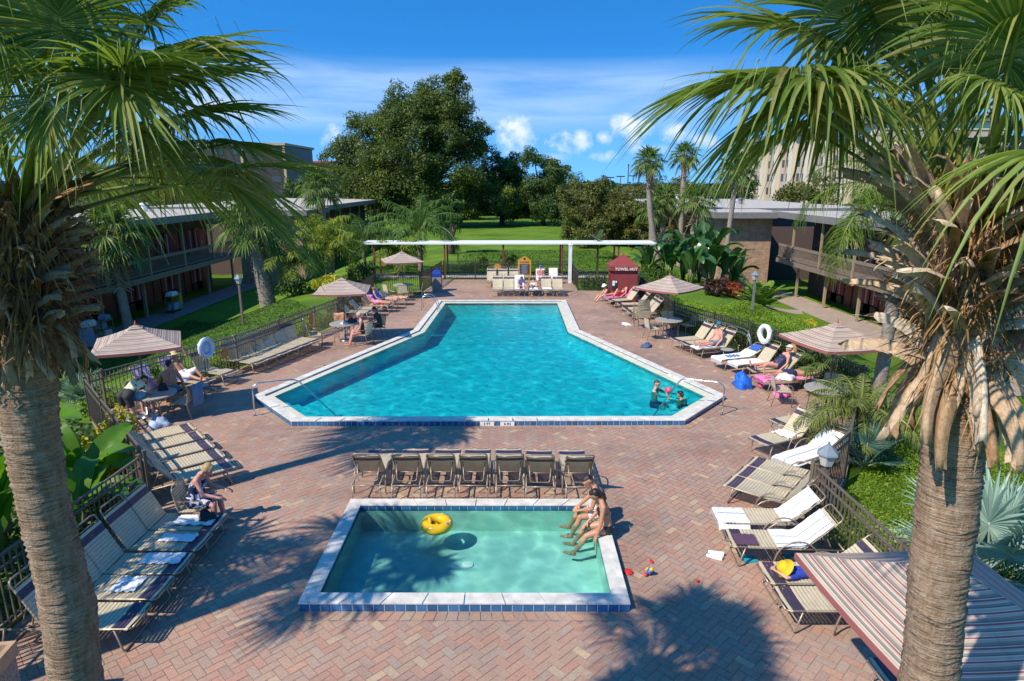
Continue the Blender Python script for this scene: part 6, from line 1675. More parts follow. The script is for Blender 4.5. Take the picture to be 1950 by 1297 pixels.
def hero_palm(base, top, r, seed, label, fronds, boots, boot_z, boot_m, extra=0, lean=None, skirt=0, trunk_m=None, avoid=None, bl=1.0, emin=18):
    """fronds: explicit list of (hastula point, axis vector, blade length, droop); extra random ones are added"""
    rs = random.Random(seed); root = empty('sabal_palm', base, 0, label, 'palm tree', 'tall fan palms'); B = Vector(base)
    mb = MB(); l0 = Vector(lean[0]) - B; pts = [Vector((0, 0, -.3))] + [l0 * q for q in (.2, .4, .6, .8)] + [Vector(p) - B for p in lean] + [Vector(top) - B]
    ringed_trunk(mb, pts, [r * 1.25, r * 1.2, r * 1.14, r * 1.03, r * .99, r * 1.0, r * 1.05], seed); mb.build('trunk', trunk_m or M_trunk, root, True)
    T = Vector(top) - B
    # leaf bases ("boots"): tapering curved stubs criss-crossing round the head of the trunk
    AX = smooth_path(pts, 10)
    def axis_at(z):
        for p, q in zip(AX, AX[1:]):
            if p.z <= z <= q.z: return p.lerp(q, (z - p.z) / max(1e-6, q.z - p.z))
        return AX[-1].copy()
    bt = MB(); nb = boots; z0, z1 = boot_z
    for k in range(nb):
        f = (k + rs.random()) / nb; a = k * 2.39996 + rs.uniform(-.3, .3); z = z0 + (z1 - z0) * f - B.z
        out = Vector((math.cos(a), math.sin(a), 0)); tan = Vector((-out.y, out.x, 0))
        c = axis_at(z); rr = r * (1.0 + .12 * f); droopy = rs.random() < max(0.0, 1.15 - f / max(skirt, .01)) 
        L = rs.uniform(.30, .52) * bl; w = rs.uniform(.060, .105) * bl
        if droopy: e0 = R(rs.uniform(-60, 5)); e1 = R(rs.uniform(-100, -65))
        else: e0 = R(rs.uniform(52, 80)); e1 = e0 - R(rs.uniform(12, 42)) - R(45) * (1 - f)
        p = c + out * rr * .82; rows = []; und = []; N = 7; lat = tan * rs.uniform(-.45, .45); tw = rs.uniform(-.9, .9); cup = rs.uniform(.25, .6)
        fray = [rs.uniform(-.05, .03) for _ in range(5)]
        for i in range(N + 1):
            t = i / N; e = e0 + (e1 - e0) * t ** .8; d = (out * math.cos(e) + Vector((0, 0, math.sin(e))) + lat * t).normalized()
            if i: p = p + d * L / N
            ww = w * (1.35 - 1.05 * t ** .55 + .25 * t * t); s0 = tan; nn = s0.cross(d)
            if nn.length < .1: nn = out.copy()
            nn.normalize(); s1 = d.cross(nn).normalized(); ang = tw * t; s1, nn = s1 * math.cos(ang) + nn * math.sin(ang), nn * math.cos(ang) - s1 * math.sin(ang)
            row = [p + s1 * ww * .5 * q + nn * (ww * cup * 1.7 * (q * q - .4) + .004 * math.sin(i * 2.1 + j * 1.7)) + (d * fray[j] if i == N else Vector((0, 0, 0))) for j, q in enumerate((-1.0, -.55, 0, .55, 1.0))]
            th = .011 * (1.3 - t); rows.append(row); und.append([x - nn * th * (1 - abs(j - 2) / 2.6) for j, x in enumerate(row)])
        bt.sheet(rows + [und[-1]] + und[-2::-1])
        if rs.random() < .5:   # torn strips at the cut end
            for q in range(rs.randint(1, 3)):
                p0 = rows[-1][rs.randint(0, 4)]; dd = (d + Vector((rs.uniform(-.5, .5), rs.uniform(-.5, .5), rs.uniform(-.9, .2)))).normalized(); l2 = rs.uniform(.05, .16); s2 = dd.cross(out + Vector((0, 0, .3))).normalized() * .006
                bt.add([p0 - s2, p0 + s2, p0 + dd * l2 * .6 + s2 * .7, p0 + dd * l2 * .6 - s2 * .7, p0 + dd * l2 + Vector((0, 0, -.03))], [(0, 1, 2, 3), (3, 2, 4)])
    bt.build('leaf_bases', boot_m, root, True)
    fb = MB()
    for k in range(1500):
        a = rs.uniform(0, 6.283); f = rs.random(); z = z0 + (z1 - z0) * f - B.z; out = Vector((math.cos(a), math.sin(a), 0)); c = axis_at(z)
        p = c + out * r * rs.uniform(.95, 1.5); p.z = z; d = (out * rs.uniform(.1, .9) + Vector((rs.uniform(-.6, .6), rs.uniform(-.6, .6), rs.uniform(-.9, .4)))).normalized()
        L = rs.uniform(.08, .36); s = d.cross(Vector((.3, .2, .9))).normalized() * rs.uniform(.0014, .006)
        q = p + d * L * .6; e = p + d * L + Vector((0, 0, -.06)); fb.add([p - s, p + s, q + s, q - s, e], [(0, 1, 2, 3), (3, 2, 4)])
    fb.build('fibre', M_fibre, root)
    allf = list(fronds)
    n0 = len(allf)
    for k in range(extra):
        for _try in range(20):
            a = k * 2.39996 + rs.uniform(-.3, .3) + seed; e = R(emin + (84 - emin) * ((k + .5) / extra))
            if avoid is None or avoid(a, e): break
        pl = rs.uniform(.75, 1.05); out = Vector((math.cos(a) * math.cos(e), math.sin(a) * math.cos(e), math.sin(e)))
        h = Vector(top) + Vector((0, 0, .1)) + out * pl - Vector((0, 0, .12 * math.cos(e)))
        allf.append((h, out + Vector((0, 0, -.35)), rs.uniform(.80, 1.0), rs.uniform(.35, .65)))
    for h, ax, L, dr in allf:
        h = Vector(h) - B; ax = Vector(ax).normalized(); f_ = MB()
        a0 = T + Vector((0, 0, rs.uniform(-.10, .12))) + (Vector((h.x - T.x, h.y - T.y, 0)).normalized() * r * .7)
        up = Vector((0, 0, 1)) - ax * ax.z
        if up.length < .3: up = (a0 - h); up = up - ax * up.dot(ax)
        f_m = fan_leaf(f_, h, ax, up, L, nseg=rs.randint(50, 60), spread=rs.uniform(125, 160), droop=dr, rs=rs, rows=7, width=1.12)
        fo = f_.build('frond', M_fan, root, False)
        p_ = MB(); petiole(p_, a0, h + ax * L * .30, .07, .030, .010); p_.build('petiole', M_pet, fo, True)
    return root
RP = (2.42, 3.55); LP = (-2.62, 3.62)
def FP(px, py, Y): return tuple(GD(px, py, Y))
def away(cx_, cy_):
    c = math.atan2(-cy_, -cx_)
    def f(a, e):
        d = abs((a - c + math.pi) % (2 * math.pi) - math.pi)
        return d > R(112) or e > R(74)
    return f
rf = [(FP(1560, 145, 3.7), (-.95, .02, .06), .98, .46), (FP(1575, 150, 3.8), (-.75, .05, -.35), .82, .50), (FP(1640, 70, 3.8), (-.55, -.10, .60), .95, .30),
      (FP(1720, 10, 3.7), (-.15, -.20, .85), .90, .40), (FP(1600, 90, 4.1), (-.65, .5, .45), .98, .32), (FP(1600, 215, 4.1), (-.62, .35, -.20), .78, .55), (FP(1690, 190, 4.2), (-.4, .6, .1), .85, .5),
      (FP(1935, 40, 3.3), (.45, -.30, .55), .85, .40), (FP(1690, -60, 3.7), (-.4, .1, .8), .90, .3), (FP(1880, -60, 3.6), (.1, 0, .9), .9, .3), (FP(1880, 150, 3.15), (.25, -.40, -.25), .48, .50), (FP(1940, 290, 3.3), (.5, -.35, -.3), .6, .55), (FP(1800, 60, 4.1), (0, .5, .6), .9, .35)]
RT = [tuple(GD(px, py, 3.5)) for px, py in ((1768, 1297), (1785, 1100), (1799, 1000), (1811, 900), (1819, 800), (1832, 600))]
LT = [tuple(GD(px, py, 3.5)) for px, py in ((147, 1297), (128, 1150), (88, 980), (62, 830), (52, 700), (46, 580))]
hero_palm((RT[0][0] - .16, 3.5, -.03), tuple(GD(1845, 420, 3.5)), .154, 11, 'tall fan palm in the right foreground with pale splayed leaf bases', rf, 150, (4.96, 6.14), M_boot, extra=8, bl=1.12, lean=RT, skirt=.30, avoid=away(2.5, 3.5))
lf = [(FP(215, 145, 3.3), (.72, -.45, .22), .66, .26), (FP(210, 150, 3.2), (.55, -.45, -.30), .52, .34), (FP(425, 325, 3.9), (.95, .15, .16), .66, .16), (FP(410, 330, 3.85), (.75, .05, -.55), .66, .22), (FP(330, 230, 4.0), (.80, .25, .30), .66, .3),
      (FP(120, 70, 3.2), (.2, -.3, .9), .66, .22), (FP(95, 190, 3.2), (.1, -.45, -.35), .42, .35), (FP(10, 110, 3.1), (-.35, -.45, .30), .60, .40),
      (FP(300, 165, 4.1), (.7, .5, .38), .72, .3), (FP(15, 230, 3.25), (-.2, -.45, -.25), .40, .4), (FP(150, 10, 3.6), (.25, .2, .85), .7, .25), (FP(-60, 40, 3.5), (-.5, -.1, .6), .8, .4), (FP(260, 60, 3.9), (.55, .35, .65), .70, .3),
      (FP(330, 290, 4.2), (.6, .4, -.1), .62, .4), (FP(60, 300, 4.3), (-.2, .6, .05), .65, .4), (FP(230, 290, 4.4), (.3, .6, -.05), .62, .45), (FP(250, 235, 3.45), (.55, -.25, -.30), .42, .4), (FP(380, 270, 4.3), (.85, .4, .0), .70, .3), (FP(290, 320, 4.7), (.4, .5, -.3), .66, .5), (FP(420, 330, 4.7), (.62, .4, -.25), .66, .45), (FP(150, 320, 4.8), (.15, .6, -.25), .66, .5), (FP(110, 60, 4.1), (.1, .3, .9), .75, .3), (FP(190, 100, 4.3), (.4, .4, .6), .75, .3)]
hero_palm((LT[0][0] + .34, 3.5, -.03), tuple(GD(38, 400, 3.5)), .134, 23, 'tall fan palm in the left foreground with a dark bristling collar', lf, 190, (5.22, 6.05), M_bootdk, extra=6, bl=.74, emin=34, lean=LT, skirt=.18, avoid=away(-2.6, 3.5))
# two more tall palms just outside the left of the frame throw the long shadows over the deck
def mid_fan_crown(mb, c, R_, n, seed, nseg=20, droop=.5, L=.8, low=-35):
    rs = random.Random(seed)
    for k in range(n):
        a = k * 2.39996 + rs.uniform(-.2, .2); e = R(low + (85 - low) * (((k + .5) / n) ** .8)); out = Vector((math.cos(a) * math.cos(e), math.sin(a) * math.cos(e), math.sin(e)))
        h = Vector(c) + out * R_ * .52 - Vector((0, 0, .06)); ax = out + Vector((0, 0, -.42)); up = Vector((0, 0, 1)) - out * out.z
        if up.length < .2: up = Vector((1, 0, .2))
        fan_leaf(mb, h, ax, up, L * rs.uniform(.85, 1.1), nseg, rs.uniform(110, 150), droop, rs, rows=4, tip=.3)
        p = MB(); s = out.cross(Vector((0, 0, 1))); s = s.normalized() * .018 if s.length > .1 else Vector((.018, 0, 0)); mb.add([Vector(c) - s, Vector(c) + s, h + ax.normalized() * .2 + s * .5, h + ax.normalized() * .2 - s * .5], [(0, 1, 2, 3)])
def mid_palm(base, top, r, label, seed, R_=1.6, n=26, L=.85, boots=40, bz=.9, trunk_m=None, skirt=0.0, group='fan palms round the pool', curve=None, leaf=None, bl=1.0, boot_m=None):
    B = Vector(base); T = Vector(top) - B; root = empty('fan_palm', base, 0, label, 'palm tree', group); rs = random.Random(seed)
    mb = MB(); pts = [Vector((0, 0, -.3))] + ([Vector(curve) - B] if curve else [T * .5]) + [T]
    ringed_trunk(mb, pts, [r * 1.15, r, r * .95, r], seed, .07, 14, .012); mb.build('trunk', trunk_m or M_trunkg, root, True)
    if boots:
        bt = MB()
        for k in range(boots):
            f = (k + rs.random()) / boots; a = k * 2.39996; out = Vector((math.cos(a), math.sin(a), 0)); tan = Vector((-out.y, out.x, 0)); z = T.z - bz * (1 - f)
            c = T * (z / T.z); c.z = z; e = R(rs.uniform(20, 60)) if f > skirt else R(rs.uniform(-50, 20)); d = out * math.cos(e) + Vector((0, 0, math.sin(e))); ll = rs.uniform(.22, .42) * bl
            p0 = c + out * r * .85; p1 = p0 + d * ll; w = .05 * (.7 + .5 * bl)
            bt.add([p0 - tan * w, p0 + tan * w, p1 + tan * w * .55, p1 - tan * w * .55, p0 - d * .0 - Vector((0, 0, .03)), p1 - Vector((0, 0, .02))], [(0, 1, 2, 3), (0, 3, 5, 4), (1, 4, 5, 2), (2, 5, 3), (0, 4, 1)])
        bt.build('leaf_bases', boot_m or M_boot, root)
    cr = MB(); mid_fan_crown(cr, T + Vector((0, 0, .1)), R_, n, seed, L=L); cr.build('crown', leaf or M_fan2, root)
    if skirt:
        dd = MB(); mid_fan_crown(dd, T + Vector((0, 0, -.25)), R_ * .6, 8, seed + 5, 14, 1.2, L * .8, -70); dd.build('dead_fronds', M_dead, root)
    return root
mid_palm((-8.9, 10.0, -.05), (-8.95, 10.15, 8.4), .17, 'tall fan palm mostly above the frame behind the near left palm', 31, 1.7, 30, 1.0, 30, .8, M_trunk)
mid_palm((-8.3, 5.3, -.03), (-8.25, 5.35, 7.0), .17, 'fan palm outside the left edge that shades the wading pool', 33, 1.7, 20, 1.0, 20, .7, M_trunk)
mid_palm((-8.9, 6.9, -.03), (-8.8, 6.9, 4.0), .15, 'short fan palm outside the left edge that dapples the near loungers', 35, 1.5, 15, .95, 24, .7, M_trunk)
# left lawn palms
g = gz(-21.4, 34.8); mid_palm((-20.9, 34.2, g), (-21.3, 34.2, 3.2), .23, 'fan palm with a flared shaggy collar before the left motel wing', 41, 2.3, 34, 1.25, 150, 2.6, M_trunkg, .5, bl=1.5, boot_m=M_boot)
g = gz(-14.5, 37.3); mid_palm((-14.4, 37.3, g), (-14.9, 37.3, 3.6), .42, 'fan palm with a scaly pale trunk on the left lawn', 43, 2.2, 34, 1.3, 260, 4.6, M_trunkg, 0, bl=.7, boot_m=boot_mat('grey_scale', (.28, .24, .20), (.42, .37, .32), (.52, .48, .43)))
mid_palm((-16.6, 57.5, -1.6), (-16.9, 57.5, 5.4), .40, 'fan palm in front of the far left motel wing', 45, 2.3, 30, 1.3, 120, 3.5, M_trunkg, 0, bl=.8)
# right group
G_R = 'slim fan palms by the right brick tower'
mid_palm((11.6, 50.5, gz(11.6, 50.5)), (10.35, 50.5, 7.5), .22, 'leaning slim fan palm, leftmost of the right group, with a brown collar', 51, 1.45, 34, .82, 110, 2.0, M_trunkg, .3, G_R, (10.75, 50.5, 3.6), boot_m=M_bootdk)
mid_palm((14.5, 55.5, gz(14.5, 55.5)), (14.4, 55.5, 8.1), .22, 'tallest straight fan palm behind the right group', 53, 1.45, 32, .82, 60, 1.6, M_trunkg, .3, G_R)
mid_palm((13.3, 57.5, gz(13.3, 57.5)), (13.4, 57.5, 4.6), .24, 'shorter fan palm between the leaning and the tallest palm', 55, 1.6, 30, .88, 60, 1.6, M_trunkg, .3, G_R)
mid_palm((13.1, 46.5, gz(13.1, 46.5)), (13.05, 46.5, 4.7), .27, 'stout fan palm with a shaggy collar before the right brick tower', 57, 1.65, 32, .9, 120, 1.5, M_trunkg, .4, G_R, bl=1.2)
mid_palm((14.9, 45.2, gz(14.9, 45.2)), (15.35, 45.2, 6.8), .17, 'thin fan palm in front of the right motel roof edge', 59, 1.5, 26, .95, 60, 1.2, M_trunkg, .3, G_R)
mid_palm((12.1, 56.0, gz(12.1, 56)), (12.0, 56.0, 3.6), .22, 'low fan palm behind the leaning palm of the right group', 61, 1.5, 28, .85, 40, 1.2, M_trunkg, 0, G_R)

# ---- feather palms
def feather(mb, base, az, el, L, droop, nleaf, leafL, leafW, rs, plumose=.6, rmb=None, leafdroop=.8, rows=2):
    d = Vector((math.cos(az), math.sin(az), 0)); pts = []; N = 14; e = el; p = Vector(base)
    for i in range(N + 1):
        pts.append(p.copy()); e2 = e - droop * (i / N) ** 1.15; v = d * math.cos(e2) + Vector((0, 0, math.sin(e2))); p = p + v * L / N
    if rmb is not None: rmb.tube(pts, [.02 * (1 - .8 * i / N) + .004 for i in range(N + 1)], 5)
    S = Vector((-d.y, d.x, 0))
    for k in range(nleaf):
        t = .10 + .89 * (k + rs.random() * .5) / nleaf; u = t * N; i = min(int(u), N - 1); p = pts[i].lerp(pts[i + 1], u - i); tan = (pts[i + 1] - pts[i]).normalized(); up = S.cross(tan)
        if up.z < 0: up = -up
        for s in (-1, 1):
            v = (S * s * 1.0 + tan * rs.uniform(.35, .75) + up * rs.uniform(-plumose, plumose)).normalized(); ll = leafL * math.sin(math.pi * (.12 + .83 * t)) ** .6 * rs.uniform(.85, 1.1)
            sd = v.cross(up); sd = sd.normalized() if sd.length > .05 else tan
            strip(mb, p, v, sd, up, ll, leafW, .5, leafdroop * rs.uniform(.6, 1.3), rows, 'leaf')
def feather_palm(base, top, r, label, seed, n, L, leafL, mat, leafW=.045, droop=1.7, el=(10, 80), nleaf=34, group=None, trunk_m=None, name='queen_palm', cat='palm tree', plumose=.6):
    B = Vector(base); T = Vector(top) - B; rs = random.Random(seed); root = empty(name, base, 0, label, cat, group)
    if r > 0:
        m = MB(); ringed_trunk(m, [Vector((0, 0, -.3)), T * .5, T], [r * 1.1, r, r * .8], seed, .16, 12, .008); m.build('trunk', trunk_m or M_trunkg, root, True)
    lf_ = MB(); rm = MB()
    for k in range(n):
        az = k * 2.39996 + rs.uniform(-.2, .2); f = (k + .5) / n
        feather(lf_, T + Vector((math.cos(az), math.sin(az), 0)) * r * .5, az, R(el[0] + (el[1] - el[0]) * f), L * rs.uniform(.85, 1.08) * (1 - .15 * f), droop * (1.1 - .35 * f), nleaf, leafL, leafW, rs, plumose, rm)
    c = lf_.build('crown', mat, root); rm.build('leaf_stems', M_pet, root)
    return root
feather_palm((-6.5, 45.5, -.03), (-6.5, 45.5, 2.9), .17, 'largest queen palm with arching feather fronds at the far left of the pool', 71, 20, 4.1, .85, M_feather, .055, 1.75, (5, 80), 44, 'feather palms at the far left')
feather_palm((-10.6, 46.0, gz(-10.6, 46)), (-10.6, 46.0, 2.3), .13, 'smaller queen palm left of the largest queen palm', 73, 16, 3.0, .75, M_feather, .05, 1.75, (0, 80), 38, 'feather palms at the far left')
feather_palm((-7.6, 42.8, -.03), (-7.6, 42.8, 1.5), .10, 'low queen palm with yellowish fronds behind the far left umbrella', 75, 14, 2.2, .6, M_areca, .05, 1.9, (0, 80), 30, 'feather palms at the far left')
for k, (x, y, zt, L) in enumerate(((-12.9, 37.9, 1.5, 2.7), (-11.2, 40.0, 2.0, 2.6), (-12.0, 41.5, 2.9, 2.7))):
    feather_palm((x, y, gz(x, y)), (x, y, zt), .11, ['yellow-green areca palm nearest the scaly palm', 'yellow-green areca palm in the middle of its clump with a tan trunk', 'tallest yellow-green areca palm at the back of its clump'][k], 81 + k, 16, L, .68, M_areca, .06, 2.0, (8, 84), 34, 'yellow-green areca palms', simple('tan_cane', (.36, .26, .15), .7) if k == 0 else bpy.data.materials['tan_cane'], 'areca_palm')
feather_palm((9.6, 16.0, -.1), (9.7, 16.0, 5.75), .15, 'queen palm behind the right foreground palm, its fine fronds drooping past the roof', 91, 20, 3.3, .75, leafmat('fine_feather_leaflet', [(.10, .17, .02), (.15, .22, .03), (.22, .27, .04)], .4, .45), .022, 2.1, (-10, 80), 84, None)
feather_palm((8.0, 13.9, -.1), (8.0, 13.9, .95), .12, 'low feathery date palm hanging over the right fence', 93, 26, 1.65, .34, leafmat('pygmy_date_leaflet', [(.10, .15, .03), (.18, .22, .05), (.30, .29, .09)], .3, .5), .022, 1.9, (-5, 82), 46, None, name='date_palm', plumose=.3)
feather_palm((9.6, 21.0 - 3.2, -.1), (9.9, 18.2, .7), .10, 'small bright palm clump above the right umbrella edge', 95, 18, 1.5, .4, M_areca, .03, 1.6, (5, 84), 30, None, name='small_palm') if False else None
# ---- silver fan palm
def silver(base, label, seed, n=13, L=1.0, mat=None, pet=.75, el=(0, 85)):
    rs = random.Random(seed); root = empty('silver_palm', base, 0, label, 'palm'); 
    for k in range(n):
        a = k * 2.39996 + rs.uniform(-.2, .2); e = R(el[0] + (el[1] - el[0]) * (k + .5) / n); out = Vector((math.cos(a) * math.cos(e), math.sin(a) * math.cos(e), math.sin(e)))
        h = out * pet + Vector((0, 0, .25)); m = MB(); up = Vector((0, 0, 1)) - out * out.z
        if up.length < .25: up = Vector((math.cos(a), math.sin(a), 0)) * -1
        fan_leaf(m, h, out + up * .05, up, L * rs.uniform(.85, 1.08), 34, 165, .10, rs, 4, costa=.12, width=1.15, tip=.05); f = m.build('frond', mat or M_silver, root)
        p = MB(); petiole(p, (0, 0, .1), h + out * .1, .03, .03, .016); p.build('petiole', bpy.data.materials.get('silver_stem') or simple('silver_stem', (.35, .44, .36), .6), f, True)
    return root
silver((7.55, 9.0, -.05), 'silver-blue fan palm in the bed at the right edge', 101, 14, 1.0, el=(-5, 85)); silver((7.75, 12.9 + .1, -.1), 'dark blue-green fan palm low behind the right fence', 103, 9, .62, leafmat('blue_green_fan', [(.06, .14, .12), (.10, .20, .16), (.14, .25, .20)], .2, .45), .45)
mid_palm((9.3, 21.3 - 2.2, -.1), (9.55, 18.9, .55), .10, 'small fan palm at the edge of the right umbrella', 105, .9, 16, .55, 0, .2, leaf=M_fan2)
silver((-12.2, 17.3, gz(-12.2, 17.3)), 'spiky silver-green palm behind the left fence corner', 107, 16, .62, leafmat('silver_green_spikes', [(.20, .32, .22), (.32, .44, .32), (.45, .55, .42)], .2, .5), .35, (0, 88))

# ---- broad paddle leaves
def paddle(mb, base, d, L, w, bend, rs, fold=.25, tears=0):
    """one banana-like leaf: base point, direction, arching over"""
    d = Vector(d).normalized(); S = d.cross(Vector((0, 0, 1))); S = S.normalized() if S.length > .1 else Vector((1, 0, 0)); N = 16; p = Vector(base); rows = []; roll = rs.uniform(-.5, .5)
    for i in range(N + 1):
        t = i / N; v = (d - Vector((0, 0, 1)) * bend * t ** 1.3).normalized(); u = S.cross(v).normalized(); ww = w * (math.sin(math.pi * min(1, t * .93 + .05)) ** .55) * .5
        s2 = (S * math.cos(roll) + u * math.sin(roll)).normalized(); u2 = s2.cross(v).normalized()
        rows.append([p + s2 * ww * q + u2 * (abs(q) ** 1.0) * ww * fold * (1 if u2.z > 0 else -1) + Vector((0, 0, .012 * math.sin(i * 1.9 + q * 3))) for q in (-1, -.66, -.33, 0, .33, .66, 1)])
        if i < N: p = p + v * L / N
    mb.sheet(rows)
    mb.tube([r[3] - Vector((0, 0, .008)) for r in rows], [.018 * (1 - .85 * i / N) for i in range(N + 1)], 5)
def banana(base, label, seed, n, L, w, h, mat, spread=1.0, name='banana_plant', group='banana plants by the left fence'):
    rs = random.Random(seed); root = empty(name, base, 0, label, 'plant', group); st = MB()
    for k in range(n):
        a = k * 2.39996 + rs.uniform(-.3, .3) + seed; e = R(rs.uniform(45, 85)); out = Vector((math.cos(a), math.sin(a), 0)); hh = h * rs.uniform(.6, 1.1); p = out * .12 * spread + Vector((0, 0, hh))
        st.tube([out * .05, out * .09 * spread + Vector((0, 0, hh * .5)), p], [.045, .035, .022], 7)
        m = MB(); paddle(m, p, out * math.cos(e) + Vector((0, 0, math.sin(e))), L * rs.uniform(.8, 1.1), w * rs.uniform(.85, 1.1), rs.uniform(.8, 1.7), rs); m.build('leaf', mat, root, True)
    st.build('stem', M_pet, root, True)
    return root
banana((-8.35, 11.3, -.05), 'banana plant with wide leaves over the fence beside the palm trunk', 111, 9, 1.35, .44, .62, M_banana); banana((-8.3, 9.2, -.05), 'banana plant behind the near left trunk', 113, 9, 1.7, .5, 1.0, M_banana)
banana((-7.75, 10.35, -.05), 'banana plant leaning its leaves over the fence between the two rows', 119, 7, 1.15, .38, .5, M_banana); banana((-9.9, 12.3, -.05), 'banana plant farther back by the left fence corner', 115, 8, 1.5, .46, .8, M_banana); banana((-8.9, 7.4, -.05), 'banana plant at the left edge of the picture', 117, 8, 1.6, .5, 1.1, M_banana)
for k, (x, y, h, n, L) in enumerate(((9.7, 39.5, 1.6, 12, 1.9), (11.0, 41.0, 2.0, 12, 2.2), (12.4, 42.2, 2.1, 12, 2.2), (10.8, 38.6, 1.3, 12, 1.7), (13.6, 43.4, 2.8, 11, 2.3), (12.2, 39.3, 1.5, 12, 1.8), (14.2, 40.6, 1.2, 12, 1.7), (8.6, 40.3, 1.2, 10, 1.6), (13.4, 39.8, 1.8, 10, 1.7))):
    banana((x, y, gz(x, y)), ['bird of paradise clump at the left of the dark broad-leaved bed', 'tall bird of paradise clump second from the left', 'tall bird of paradise clump in the middle of the bed', 'low bird of paradise clump at the front left', 'tallest bird of paradise clump against the brick tower', 'bird of paradise clump before the tallest one', 'low bird of paradise clump beside the red croton', 'small bird of paradise clump behind the hut hedge', 'bird of paradise clump at the right end of the bed'][k], 121 + k, n, L, .52, h, M_strel, 2.2, 'bird_of_paradise', 'broad-leaved plants before the right brick tower')
banana((5.75, 43.0, -.03), 'single thin banana plant with a flag of leaves left of the red hut', 141, 4, .9, .36, 2.4, M_strel, .5, 'banana_plant', None)
def cycad(base, label, seed, n, L, mat, w=.03, name='cycad', leafL=.28, el=(20, 80)):
    rs = random.Random(seed); root = empty(name, base, 0, label, 'plant'); m = MB(); r_ = MB()
    for k in range(n): feather(m, (0, 0, .1), k * 2.39996, R(el[0] + (el[1] - el[0]) * (k + .5) / n), L * rs.uniform(.85, 1.1), .7, 26, leafL, w, rs, .1, r_, .15)
    m.build('fronds', mat, root); r_.build('leaf_stems', M_pet, root)
    return root
M_cyc = leafmat('bright_cycad', [(.12, .22, .03), (.19, .30, .04), (.27, .36, .06)], .3, .4)
cycad((13.6, 34.5, gz(13.6, 34.5)), 'bright cardboard palm with stiff upright fronds beside the right walkway', 151, 22, 1.7, M_cyc, .09, 'cardboard_palm', .36, (38, 84))

# ---- leafy masses from thousands of small leaves
def leaf_cloud(name, blobs, n, size, mat, parent=None, loc=(0, 0, 0), seed=0, flat=0.0, shell=.55, aspect=.5, gap=0.0, up=.3):
    """blobs: (x, y, z, rx, ry, rz, weight). leaves sit in the outer part of every blob, thinned by a lumpy field"""
    rs = np.random.RandomState(seed); W = np.array([b[6] if len(b) > 6 else (b[3] * b[4] * b[5]) ** (2 / 3) for b in blobs], dtype=float); W /= W.sum()
    idx = rs.choice(len(blobs), n, p=W); Bm = np.array([b[:6] for b in blobs])[idx]
    d = rs.normal(size=(n, 3)); d /= np.linalg.norm(d, axis=1, keepdims=True)
    rr = (shell + (1 - shell) * rs.random_sample((n, 1)) ** .7)
    lump = 1 + .16 * np.sin(d[:, :1] * 5 + Bm[:, :1] * 1.7) + .14 * np.sin(d[:, 2:3] * 6 + Bm[:, 1:2] * 2.3) + .08 * np.sin(d[:, 1:2] * 11 + Bm[:, 2:3])
    C = Bm[:, :3] + d * rr * lump * Bm[:, 3:6]
    if gap > 0:
        q = C / gap; f = np.sin(q[:, 0] * 1.9 + 1.3 * np.sin(q[:, 1] * 1.3)) + np.sin(q[:, 1] * 2.1 + 1.1 * np.sin(q[:, 2] * 1.7)) + np.sin(q[:, 2] * 2.3 + 1.2 * np.sin(q[:, 0] * 1.1))
        k = f > -1.35 + .3 * rs.random_sample(len(f)); C = C[k]; d = d[k]; n = len(C)
    nr = d * .7 + rs.normal(size=(n, 3)) * .55; nr[:, 2] += up; nr /= np.linalg.norm(nr, axis=1, keepdims=True)
    t = np.cross(nr, rs.normal(size=(n, 3))); t /= np.linalg.norm(t, axis=1, keepdims=True) + 1e-9; b = np.cross(nr, t)
    s = size * rs.uniform(.6, 1.35, (n, 1)); L = t * s; Wd = b * s * aspect
    V = np.stack([C - L, C + Wd - L * .1 + nr * s * .12, C + L, C - Wd - L * .1 + nr * s * .12], 1).reshape(-1, 3)
    Q = np.arange(n * 4).reshape(-1, 4)
    return link_mesh(name, fast_mesh(name, V, Q, [mat]), parent, loc)
M_oak = leafmat('oak_leaf', [(.040, .078, .018), (.066, .112, .024), (.10, .150, .030), (.16, .18, .035)], .28, .5, .3, .14)
M_olive = leafmat('olive_shrub_leaf', [(.075, .092, .018), (.115, .130, .026), (.16, .17, .036), (.22, .20, .05)], .28, .5)
M_midgreen = leafmat('mid_green_leaf', [(.045, .095, .02), (.07, .13, .028), (.11, .18, .04)], .25, .5)
M_hedge = leafmat('hedge_leaf', [(.045, .10, .012), (.08, .16, .018), (.13, .22, .028)], .3, .45); M_lime = leafmat('lime_ground_leaf', [(.13, .22, .016), (.21, .33, .024), (.31, .42, .045)], .36, .5)
M_yell = leafmat('yellow_croton_leaf', [(.45, .40, .03), (.60, .50, .03), (.25, .33, .03)], .3, .45); M_redc = leafmat('red_croton_leaf', [(.30, .05, .02), (.42, .10, .03), (.16, .05, .03)], .25, .45); M_darkr = leafmat('dark_croton_leaf', [(.05, .02, .02), (.09, .03, .03), (.05, .06, .02)], .2, .45)
M_bark = simple('rough_bark', (.075, .055, .042), .95, var=.4, nscale=4, bump=.6, bscale=12)
